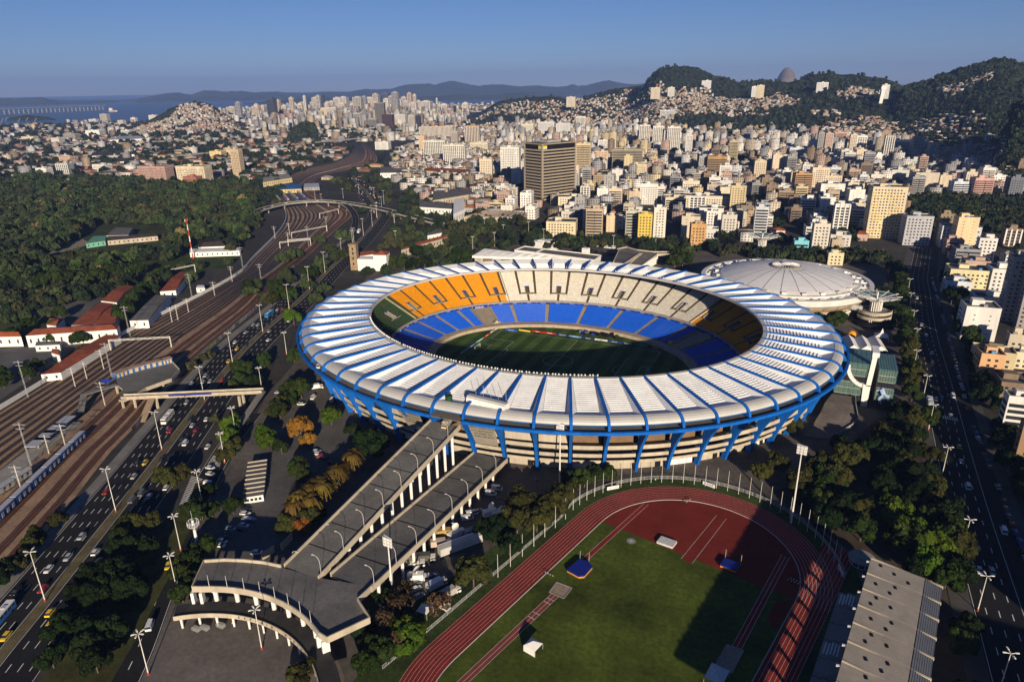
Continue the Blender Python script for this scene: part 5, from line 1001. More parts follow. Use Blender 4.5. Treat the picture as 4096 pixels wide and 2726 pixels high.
def palm(x, y, h, rad, kind='gold', look=None, grp='palm trees'):
    o = empty('palm_tree', (x, y, 0)); tag(o, spot((x, y, h), look or LOOKS['gold']), 'palm tree', grp); child('trunk', PTR, o, scale=(h, h, h)); child('crown', trng.choice(PALM), o, (0, 0, h), trng.uniform(0, 6), rad, [LEAF[kind]])
def at(c, L, rad, kind, det='mid', **k):
    for x, y in L: q = P(c, x, y, 0); tree(q[0], q[1], rad*trng.uniform(.88, 1.15), kind, det, **k)
# car park and ramp side (base positions picked)
at('K', [(440, 330)], 6.6, 'orange', 'hi'); at('K', [(500, 400)], 4.6, 'orange', 'hi'); at('K', [(700, 215)], 5.6, 'bright', 'mid'); at('K', [(150, 370)], 5.0, 'bright', 'hi'); at('K', [(275, 460)], 4.6, 'green', 'hi'); at('K', [(420, 640), (440, 700)], 5.6, 'green', 'hi'); at('K', [(1050, 500)], 8.6, 'dark', 'hi'); at('K', [(890, 330)], 5, 'dark'); at('K', [(260, 150), (320, 60)], 5.5, 'green')
at('K', [(330, 1150), (440, 1110), (560, 1080)], 4.6, 'olive', 'hi'); at('K', [(480, 1130)], 4.6, 'orange', 'hi')
for x, y in ((880, 640), (800, 700), (700, 790), (610, 850), (640, 900), (520, 930), (430, 990), (540, 1010), (390, 1060), (760, 760), (910, 590)): q = P('K', x, y); palm(q[0], q[1], trng.uniform(8.5, 10.5), trng.uniform(5.0, 6.0))
at('F', [(165, 640)], 6.0, 'bright', 'hi'); at('F', [(170, 960)], 6.4, 'green', 'hi'); at('F', [(230, 1270), (130, 1290)], 6.5, 'green', 'hi'); at('F', [(490, 1490)], 5.5, 'bright', 'hi'); at('F', [(60, 1380), (20, 1440)], 5.5, 'olive', 'hi')
# traffic island and slip road
at('J', [(1055, 380), (1010, 350), (1110, 340)], 4.6, 'olive', 'hi'); at('J', [(890, 660), (780, 650), (930, 640)], 4.4, 'olive', 'hi'); at('J', [(720, 800), (830, 800), (920, 790), (760, 740)], 5.0, 'dark', 'hi'); at('J', [(560, 980), (650, 1060), (740, 1060), (800, 960), (600, 1120), (490, 1090), (830, 1060), (700, 960)], 5.2, 'dark', 'hi'); at('J', [(380, 1290), (330, 1480), (560, 1400), (640, 1420), (600, 1510), (680, 1330), (420, 1240), (540, 1310)], 4.8, 'dark', 'hi')
at('J', [(1430, 540)], 5.0, 'green', 'hi'); at('J', [(1240, 580), (1190, 560), (1300, 560)], 4.6, 'green', 'hi'); at('J', [(1400, 100)], 5.2, 'bright', 'hi'); at('J', [(1370, 230), (1420, 200)], 4.8, 'olive', 'hi'); at('J', [(1290, 430)], 3.4, 'dark', 'hi'); at('J', [(1640, 140)], 4.5, 'bright', 'hi')
at('J', [(1150, 900), (1170, 1000), (1120, 960), (1200, 860), (1270, 790), (1120, 1080)], 4.4, 'green', 'hi')
at('J', [(365, 625)], 3.8, 'olive', 'hi'); at('J', [(150, 850), (110, 900), (210, 770), (240, 720)], 4.2, 'olive', 'hi'); at('J', [(20, 980)], 4.6, 'dark', 'hi')
# beside the avenue
at('E', [(2270, 1010)], 6.4, 'green', 'hi'); at('E', [(2110, 1090), (2040, 1060)], 6, 'green', 'hi'); at('E', [(2200, 1190), (2160, 1180)], 5, 'dark', 'hi'); at('E', [(2060, 1150), (2000, 1200)], 4.4, 'green', 'hi'); at('E', [(1850, 1475)], 3.6, 'olive', 'hi'); at('E', [(1650, 1030)], 5, 'olive', 'hi'); at('E', [(1740, 960), (1800, 930)], 4, 'olive', 'hi'); at('E', [(2000, 1560), (1950, 1560)], 5, 'bright', 'hi'); at('E', [(2150, 400), (2200, 330)], 5.5, 'green'); at('E', [(2330, 480), (2290, 450)], 6, 'olive')
at('F', [(70, 420), (40, 360), (130, 440), (300, 240), (270, 330), (380, 200), (430, 150), (520, 90), (420, 380), (350, 470)], 6.0, 'green')
at('Q', [(690, 590), (640, 690), (620, 700), (560, 760), (750, 510), (770, 620), (820, 520), (430, 800), (340, 850), (400, 760)], 6.5, 'green')
at('Q', [(480, 620), (430, 640), (380, 660), (620, 530), (150, 850), (210, 830)], 6, 'green'); at('Q', [(900, 330), (860, 300), (930, 320), (880, 340)], 6, 'dark')
# grove behind the left end of the stadium
for i in range(34):
    for _ in range(40):
        q = P('F', trng.uniform(480, 1700), trng.uniform(10, 290))
        if (q[0]/(EA+9))**2+(q[1]/(EB+9))**2 > 1 and q[0] > -228+.0*q[1] and q[1] < 330: break
    tree(q[0], q[1], trng.uniform(6, 8.5), trng.choice(['green', 'dark', 'green']), 'mid')
# trees between stadium and track
at('M', [(1040, 430), (1000, 300), (1100, 330), (930, 330), (1180, 300), (1220, 250)], 6.4, 'olive', 'hi'); at('M', [(890, 440)], 6, 'olive', 'hi'); at('M', [(770, 480), (720, 520), (830, 600)], 5.2, 'dark', 'hi'); at('M', [(560, 850)], 7.2, 'olive', 'hi'); at('M', [(650, 470)], 4.4, 'dark', 'hi'); at('M', [(1320, 130), (1400, 90), (1460, 60), (1580, 50)], 4.8, 'green', 'hi'); at('M', [(1280, 80)], 3.8, 'dark', 'hi')
at('M', [(275, 1060)], 6.0, 'bare', 'hi'); at('M', [(60, 1090), (20, 1000)], 5.4, 'bare', 'hi', look='brown half-bare tree'); at('M', [(120, 1280), (40, 1330), (60, 1240)], 5.0, 'bright', 'hi'); at('L', [(1900, 1340), (1960, 1430), (1860, 1480), (2010, 1360)], 4.8, 'green', 'hi'); at('L', [(1800, 1090), (1840, 1180)], 4.4, 'dark', 'hi'); at('L', [(2120, 1320), (2070, 1150)], 5.0, 'bare', 'hi', look='brown half-bare tree'); at('L', [(2000, 830), (2040, 900)], 4.2, 'dark', 'hi')
at('L', [(1250, 1555), (1330, 1560)], 3.6, 'olive', 'hi'); at('H', [(2250, 1568)], 6, 'olive', 'hi')
# dark garden right of the track
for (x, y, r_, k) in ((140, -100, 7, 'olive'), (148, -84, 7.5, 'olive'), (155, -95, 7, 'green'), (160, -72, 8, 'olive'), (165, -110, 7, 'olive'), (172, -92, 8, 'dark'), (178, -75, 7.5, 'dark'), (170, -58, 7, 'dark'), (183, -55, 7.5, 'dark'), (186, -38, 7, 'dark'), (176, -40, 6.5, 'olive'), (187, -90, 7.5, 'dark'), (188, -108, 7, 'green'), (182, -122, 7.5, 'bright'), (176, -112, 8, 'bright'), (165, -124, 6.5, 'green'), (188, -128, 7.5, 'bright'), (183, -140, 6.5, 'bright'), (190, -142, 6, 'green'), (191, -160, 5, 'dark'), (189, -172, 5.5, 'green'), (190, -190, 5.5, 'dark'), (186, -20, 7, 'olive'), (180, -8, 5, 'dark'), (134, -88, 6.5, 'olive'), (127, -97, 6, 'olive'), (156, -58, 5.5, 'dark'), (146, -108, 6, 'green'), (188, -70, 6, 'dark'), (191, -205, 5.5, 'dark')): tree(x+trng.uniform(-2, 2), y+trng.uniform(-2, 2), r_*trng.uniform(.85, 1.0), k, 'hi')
# avenue rows
for i, y in enumerate(range(18, 300, 12)): tree(191+y*.045+trng.uniform(-1.5, 1.5), y+trng.uniform(-3, 3), trng.uniform(5.2, 7.4), trng.choice(['green', 'olive', 'green', 'dark']), 'hi' if y < 120 else 'mid')
for i, y in enumerate(range(-200, 300, 9)):
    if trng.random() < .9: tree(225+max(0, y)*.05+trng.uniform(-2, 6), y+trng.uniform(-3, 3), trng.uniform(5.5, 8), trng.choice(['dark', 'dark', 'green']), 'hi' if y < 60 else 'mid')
for i in range(80):
    x, y = trng.uniform(138, 197), trng.uniform(-142, -4)
    if math.hypot(x-108, y+158) > 55 and (x/(EA+24))**2+(y/(EB+24))**2 > 1: tree(x, y, trng.uniform(4.5, 7.5), trng.choice(['dark', 'dark', 'olive', 'green']), 'hi')
for i in range(30):
    t = trng.uniform(-.3, 1.9); r_ = trng.uniform(66, 82); tree(DX+r_*math.cos(t), DY+r_*math.sin(t), trng.uniform(5, 7.5), trng.choice(['green', 'dark']), 'mid')
at('I', [(580, 860), (700, 880), (660, 830), (770, 860)], 6.2, 'green', 'hi'); at('I', [(830, 1060)], 3.4, 'dark', 'hi')
at('U', [(2150, 290), (2250, 260), (2330, 250), (2220, 330), (2300, 320)], 8, 'green'); at('U', [(20, 200), (60, 260), (-40, 220), (40, 140), (100, 60), (-60, 120), (520, 60), (700, 70), (-100, 60), (1060, 40), (1400, 60), (1960, 110), (1880, 90), (2080, 150)], 7, 'dark')
# barracks and yard trees
at('E', [(80, 640), (250, 610), (410, 580), (160, 600), (520, 590), (240, 700), (450, 800), (690, 820), (260, 1110), (330, 1040), (40, 1180), (30, 1100), (480, 690), (110, 780)], 5.5, 'green'); at('E', [(1080, 580), (1150, 500), (1210, 440), (1260, 380), (1330, 320), (1390, 270), (1450, 210), (1040, 620)], 7, 'green'); at('E', [(1720, 170), (1560, 170), (1650, 270), (1590, 300), (1950, 130)], 6, 'green'); at('E', [(60, 350), (160, 340), (260, 330), (380, 330), (480, 320), (600, 310), (760, 300), (880, 290), (980, 270), (1080, 240), (1180, 230)], 8.5, 'green')
# individual trees: the largest 300 in view; the rest go to the woodland mass
TREES = [t for t in TREES if inframe((t[0], t[1], t[6]+t[5]*.5), 80)]
def appar(t): return t[2]/project((t[0], t[1], 3))[2]
TREES.sort(key=appar, reverse=True)
for t in TREES[:300]: make_tree(*t)
MASS = [(t[0], t[1], t[2], t[3]) for t in TREES[300:]]
# ---- woodland of the park and street trees of the city as one mass
def inpoly(x, y, poly):
    c = False; j = len(poly)-1
    for i in range(len(poly)):
        xi, yi = poly[i]; xj, yj = poly[j]
        if (yi > y) != (yj > y) and x < (xj-xi)*(y-yi)/(yj-yi)+xi: c = not c
        j = i
    return c
PARK = [(-40, 420), (60, 412), (150, 415), (250, 420), (420, 432), (560, 430), (590, 455), (582, 500), (560, 545), (470, 570), (420, 600), (300, 610), (300, 650), (200, 660), (100, 665), (-40, 690)]
CLEAR = [[(230, 520), (380, 520), (380, 590), (200, 595), (80, 620), (90, 600)], [(440, 555), (560, 555), (560, 590), (420, 600)]]
r = np.random.RandomState(5); n = 0
for i in range(6000):
    x, y = r.uniform(-40, 600), r.uniform(405, 700)
    if not inpoly(x, y, PARK) or any(inpoly(x, y, c) for c in CLEAR): continue
    q = P('Z', x, y); d = np.hypot(*(q-CAM)[:2])
    # keep the density even on the ground
    if r.rand() > (d/1250.)**3*.62: continue
    MASS.append((q[0], q[1], r.uniform(6, 10.5), ['green', 'dark', 'green', 'olive', 'green', 'bright'][r.randint(6)] if r.rand() > .03 else 'gold'))
# ================================================================== BUILDINGS
def facade(mb, w, d, h, style, rg, fl=3.05, cw=3.2, ww=1.5, wh=1.35, pr=.07, faces='FLR', z0=1.2, m=0, each=None):
    """windows standing a few centimetres proud of the front (-y), left and right walls of a box centred on x, front at y=0"""
    nf = max(1, int((h-1.2)/fl))
    for f in faces:
        L = w if f == 'F' else d; nc = max(1, int((L-1.0)/cw)); pad = (L-nc*cw)/2
        for j in range(nf):
            z = z0+j*fl
            if z+wh > h-.4: continue
            if style == 'strip':
                cells = [(L/2, L-1.4)]
            else: cells = [(pad+cw*(i+.5), ww) for i in range(nc)]
            for c, wd in cells:
                if style == 'grid' and rg.random() < .05: continue
                q = (c-w/2, -pr/2, wd, pr) if f == 'F' else (-w/2-pr/2, c, pr, wd) if f == 'L' else (w/2+pr/2, c, pr, wd)
                if each is not None:
                    o = MB(); o.box(q[0], q[1], z, q[2], q[3], wh); each(o)
                else: mb.box(q[0], q[1], z, q[2], q[3], wh, m=m)
def building(x, y, w, d, h, rz, wallc, style, label, rg, cat='apartment building', name='apartment_building', grp=None, near=False, roof=None, balc=None, base_z=0, side=None, sidec=None, cw=3.2, awn=None):
    o = empty(name, (x, y, base_z), rz); tag(o, label, cat, grp)
    mb = MB(); mb.box(0, d/2, 0, w, d, h, m=0, top=1); WL = mb.build('wall', [C(*wallc), roof or M_felt], o, local=True)
    mb = MB(); t = .35
    for a in ((0, t/2-.02, w+.06, t), (0, d-t/2+.02, w+.06, t), (-w/2+t/2-.02, d/2, t, d-2*t), (w/2-t/2+.02, d/2, t, d-2*t)): mb.box(a[0], a[1], h-.3, a[2], a[3], 1.15)
    mb.build('parapet', C(*wallc), o, local=True)
    if h > 9:
        tw = min(w*.45, 7); mb = MB(); mb.box(rg.uniform(-.15, .15)*w, d*.55, h, tw, min(d*.4, 6), rg.uniform(2.4, 4.2)); mb.build('stair_head', C(*[min(1, c*1.05) for c in wallc]), o, local=True)
        mb = MB(); mb.box(rg.uniform(-.3, .3)*w, d*.25, h, 2.2, 2.0, 1.7); mb.build('water_tank', M_conc if rg.random() < .6 else C(.1, .25, .45), o, local=True)
    fr = 'F'; sd = side if side is not None else 'grid'
    def part(nm, m): return lambda mm: mm.build(nm, m, WL, local=True)
    if style == 'balc':
        nf = int((h-1.5)/3.05)
        mb = MB(); facade(mb, w, d, h, 'strip', rg, faces='F', wh=1.7, each=part('window', M_glass) if near else None)
        if mb.f: mb.build('windows', M_glass, WL, local=True, kind='stuff')
        mb = MB()
        for j in range(nf):
            for s in ((-w*.25, w*.44), (w*.25, w*.44)):
                k = MB() if near else mb; k.box(s[0], -.65, .55+j*3.05, s[1], 1.3, .95); k.box(s[0], -.6, .45+j*3.05, s[1]+.2, 1.35, .1)
                if near: k.build('balcony', C(*(balc or wallc)), o, local=True)
        if mb.f: mb.build('balconies', C(*(balc or wallc)), o, local=True, kind='stuff')
    elif style == 'fins':
        mb = MB(); facade(mb, w, d, h, 'strip', rg, faces='F', wh=1.9); mb.build('windows', M_glass, WL, local=True, kind='stuff')
        for i in range(max(3, int(w/4.2))+1):
            n_ = max(3, int(w/4.2)); mb = MB(); mb.box(-w/2+w*i/n_, -.35, 0, 1.3, .8, h+.2); mb.build('fin', C(*(balc or (.72, .70, .66))), o, local=True)
    elif style == 'bands':
        mb = MB(); facade(mb, w, d, h, 'strip', rg, faces='FLR', wh=1.75); mb.build('windows', M_glass, WL, local=True, kind='stuff')
    elif style == 'blank':
        mb = MB(); facade(mb, w, d, h, 'grid', rg, faces='F', cw=max(5, w/2.2), ww=1.0, wh=.6); 
        if mb.f: mb.build('windows', M_glass, WL, local=True, kind='stuff')
    else:
        mb = MB(); facade(mb, w, d, h, 'grid', rg, faces='F', cw=cw, each=part('window', M_glass) if near else None)
        if mb.f: mb.build('windows', M_glass, WL, local=True, kind='stuff')
        if awn:
            mb = MB()
            for j in range(int(h/3.05)-1):
                for i in range(int((w-1)/cw)):
                    if rg.random() < .38: k = MB(); k.add([(-w/2+.6+cw*(i+.1), -.1, 2.6+j*3.05), (-w/2+.6+cw*(i+.85), -.1, 2.6+j*3.05), (-w/2+.6+cw*(i+.85), -1.0, 1.9+j*3.05), (-w/2+.6+cw*(i+.1), -1.0, 1.9+j*3.05)], [(0, 1, 2, 3)]); k.build('awning', C(*awn), o, local=True)
    if sd != 'none' and style != 'bands':
        mb = MB(); facade(mb, w, d, h, 'grid', rg, faces='LR', cw=4.4 if sd == 'few' else 3.4, each=part('window', M_glass) if near else None)
        if mb.f: mb.build('windows', M_glass, WL, local=True, kind='stuff')
    FOOT.append((x, y-0*d, max(w, d)*.62+2, rz, w, d)); return o
FOOT = []
WH, CR_, BE, TN, PK, GY, YE, BR, WB = (.68, .66, .63), (.58, .51, .41), (.46, .40, .32), (.36, .27, .18), (.46, .33, .28), (.34, .335, .33), (.58, .48, .30), (.16, .09, .05), (.58, .59, .62)
rg = random.Random(21)
def pick(c, xc, yb, wpx, yt, colr, style, label, rz=12, dr=.7, maxd=22, **k):
    b = P(c, xc, yb); dz = project(b)[2]; s = CR[c][2]; w_ = wpx/s/FPX*dz; h = zof(b, c, xc, yt); vx = math.atan2(b[0]-CAM[0], b[1]-CAM[1]); a = R(rz); ph = abs(a+vx)
    w = w_/(math.cos(ph)+dr*math.sin(ph)); d = min(maxd, w*dr); n = (math.sin(a), -math.cos(a))
    return building(b[0], b[1], w, d, h, a, colr, style, label, rg, **k)
# --- right foreground
B = dict(near=True)
pick('T', 1700, 1010, 400, 655, WH, 'blank', 'tall white windowless flank of an apartment block beside the right avenue', rz=4, maxd=26, dr=.9)
pick('T', 1815, 1500, 300, 1180, (.60, .36, .19), 'grid', 'orange-tan apartment block with dark windows at the right edge', rz=6, cw=3.6, maxd=24, dr=1.0, **B)
pick('T', 1600, 430, 460, 235, (.66, .58, .36), 'grid', 'cream-yellow apartment block with white balcony bands beside the right avenue', rz=4, maxd=20, **B)
pick('T', 1470, 520, 290, 360, WB, 'grid', 'pale grey block with few windows in front of the cream-yellow block', rz=4, maxd=14, **B)
pick('T', 1880, 690, 420, 545, WH, 'grid', 'white terraced block rising behind the windowless flank', rz=4, maxd=20, **B)
pick('T', 2060, 800, 230, 95, (.36, .34, .33), 'grid', 'tall grey tower with dark windows near the right edge', rz=4, maxd=24, dr=.8, **B)
pick('T', 2240, 880, 210, 85, (.32, .30, .29), 'grid', 'tallest grey tower cut by the right edge of the photo', rz=4, maxd=24, **B)
pick('T', 2110, 1190, 190, 960, (.52, .46, .36), 'grid', 'small beige three-storey house behind the orange-tan block', rz=4, **B)
pick('T', 2180, 1330, 220, 1160, (.62, .56, .40), 'grid', 'cream house with brown roof right of the orange-tan block', rz=4, roof=M_tiled, maxd=12, **B)
pick('O', 1085, 330, 130, 120, WH, 'bands', 'stepped white block with balconies low on the right edge', rz=4, maxd=26)
pick('O', 1125, 520, 90, 255, (.30, .19, .11), 'grid', 'brown block with white window frames below the stepped white block', rz=4, maxd=20, **B)
pick('I', 1790, 200, 330, 20, WB, 'grid', 'grey-white slab block behind the trees right of the yellow-awning tower', rz=4, maxd=16)
pick('I', 2010, 330, 150, 120, WH, 'grid', 'white ten-storey block near the right edge above the avenue', rz=4, maxd=18)
pick('I', 1425, 175, 240, -70, (.42, .42, .45), 'grid', 'bluish-grey ten-storey slab right of the yellow-awning tower', rz=10, maxd=18)
pick('I', 1660, 150, 130, -90, (.26, .20, .13), 'grid', 'dark brown slab joined to the bluish-grey one', rz=10, maxd=14)
pick('I', 1830, 225, 190, -60, (.66, .52, .33), 'blank', 'sunlit cream blank-walled block beside the dark park', rz=12, maxd=18)
pick('I', 440, 245, 130, 140, (.20, .52, .60), 'bands', 'turquoise office block behind the arena dome', rz=12, maxd=14)
pick('I', 595, 255, 145, -5, (.60, .56, .49), 'grid', 'cream nine-storey block beside the turquoise office', rz=12, maxd=14, **B)
pick('I', 750, 235, 110, 130, (.42, .35, .27), 'blank', 'small stained tan block behind the arena trees', rz=12, maxd=10)
pick('I', 735, 345, 140, 245, (.62, .55, .36), 'grid', 'low cream house with many windows beside the arena', rz=12, maxd=10, **B)
tw = pick('I', 1140, 115, 300, -320, (.62, .53, .38), 'grid', 'tallest cream tower with many yellow awnings behind the arena', rz=8, maxd=26, dr=.7, near=True, awn=(.85, .58, .02), cw=3.0)
# --- office tower with horizontal bands
p0, p1, p2 = P('C', 362, 1092), P('C', 648, 1050), P('C', 178, 1078); PB = empty('office_tower', (p0[0], p0[1], 0)); tag(PB, 'massive square office tower with black window bands and dark top', 'office building')
u = (p1-p0)[:2]; v = (p2-p0)[:2]; wu = np.hypot(*u); u = u/wu; v_ = np.array([-u[1], u[0]]); 
if v_@v < 0: v_ = -v_
wv = abs(v@v_)*1.0+8; hh = zof(p0, 'C', 355, 592); q = lambda a, b: tuple(p0[:2]+u*a+v_*b)
M_bt = mat('office_concrete', (.34, .285, .215), rough=.85, var=.12, scale=.2, streak=True); M_bk = mat('office_black', (.012, .012, .012), rough=.25, var=.1)
mb = MB(); mb.prism([q(1.2, 1.2), q(wu-1.2, 1.2), q(wu-1.2, wv-1.2), q(1.2, wv-1.2)], 0, hh-.2, 0, 0); k = mb.build('core', [M_bk], PB)
nfl = 16; zt_ = hh*.875; z0_ = hh*.03
for j in range(nfl+1):
    z = z0_+(zt_-z0_)*j/nfl; mb = MB(); mb.prism([q(.15, .15), q(wu-.15, .15), q(wu-.15, wv-.15), q(.15, wv-.15)], z, z+(zt_-z0_)/nfl*.46, 0, 0, True); mb.build('floor_band', M_bt, PB)
for a, b in ((0, 0), (wu-2.2, 0), (0, wv-2.2), (wu-2.2, wv-2.2)): mb = MB(); mb.prism([q(a, b), q(a+2.2, b), q(a+2.2, b+2.2), q(a, b+2.2)], 0, hh-.4, 0, 0); mb.build('corner_pier', M_bt, PB)
mb = MB(); mb.prism([q(-.1, -.1), q(wu+.1, -.1), q(wu+.1, wv+.1), q(-.1, wv+.1)], hh-1.3, hh, 0, 1); mb.build('roof_edge', [M_bt, M_felt], PB)
mb = MB(); mb.prism([q(wu*.3, wv*.3), q(wu*.7, wv*.3), q(wu*.7, wv*.7), q(wu*.3, wv*.7)], hh, hh+3.5); mb.build('plant_room', M_conc, PB)
for a, b, nrm in ((3.0, -.0, 0), (0, 3.0, 1)):
    s_ = 6.5; mb = MB(); zz = hh*.885; 
    if nrm == 0: A = [(*q(a, 1.05), zz), (*q(a+s_, 1.05), zz), (*q(a+s_, 1.05), zz+s_), (*q(a, 1.05), zz+s_)]
    else: A = [(*q(1.05, b+s_), zz), (*q(1.05, b), zz), (*q(1.05, b), zz+s_), (*q(1.05, b+s_), zz+s_)]
    A = [np.array(t) for t in A]; lowc = [A[0], A[1], A[0]*.55+A[1]*0+A[0]*0+A[3]*.0+A[1]*.45, A[0]]
    mid = lambda f: (A[0]*(1-f)+A[3]*f, A[1]*(1-f)+A[2]*f)
    l, r_ = mid(.35); mb.quad(A[0], A[1], r_, l, 0); l2, r2_ = mid(.65); mb.quad(l, r_, r2_, l2, 1); mb.quad(l2, r2_, A[2], A[3], 2); mb.build('logo_panel', [mat('logo_green', (.01, .22, .12), rough=.5), M_white, mat('logo_yellow', (.85, .62, .02), rough=.5)], PB)
    c_ = (l+r2_)/2; tdir = (A[1]-A[0]); nv = np.array([tdir[1], -tdir[0], 0]); nv /= np.linalg.norm(nv); nv *= .12 if nrm == 0 else .12
    text('logo_letters', 'BR', tuple(c_+nv), 2.6, (R(90), 0, math.atan2(tdir[1], tdir[0])), mat('logo_ink', (.01, .15, .09)), PB)
FOOT.append((float(p0[0]+u[0]*wu/2+v_[0]*wv/2), float(p0[1]+u[1]*wu/2+v_[1]*wv/2), 55, 0, 70, 70))
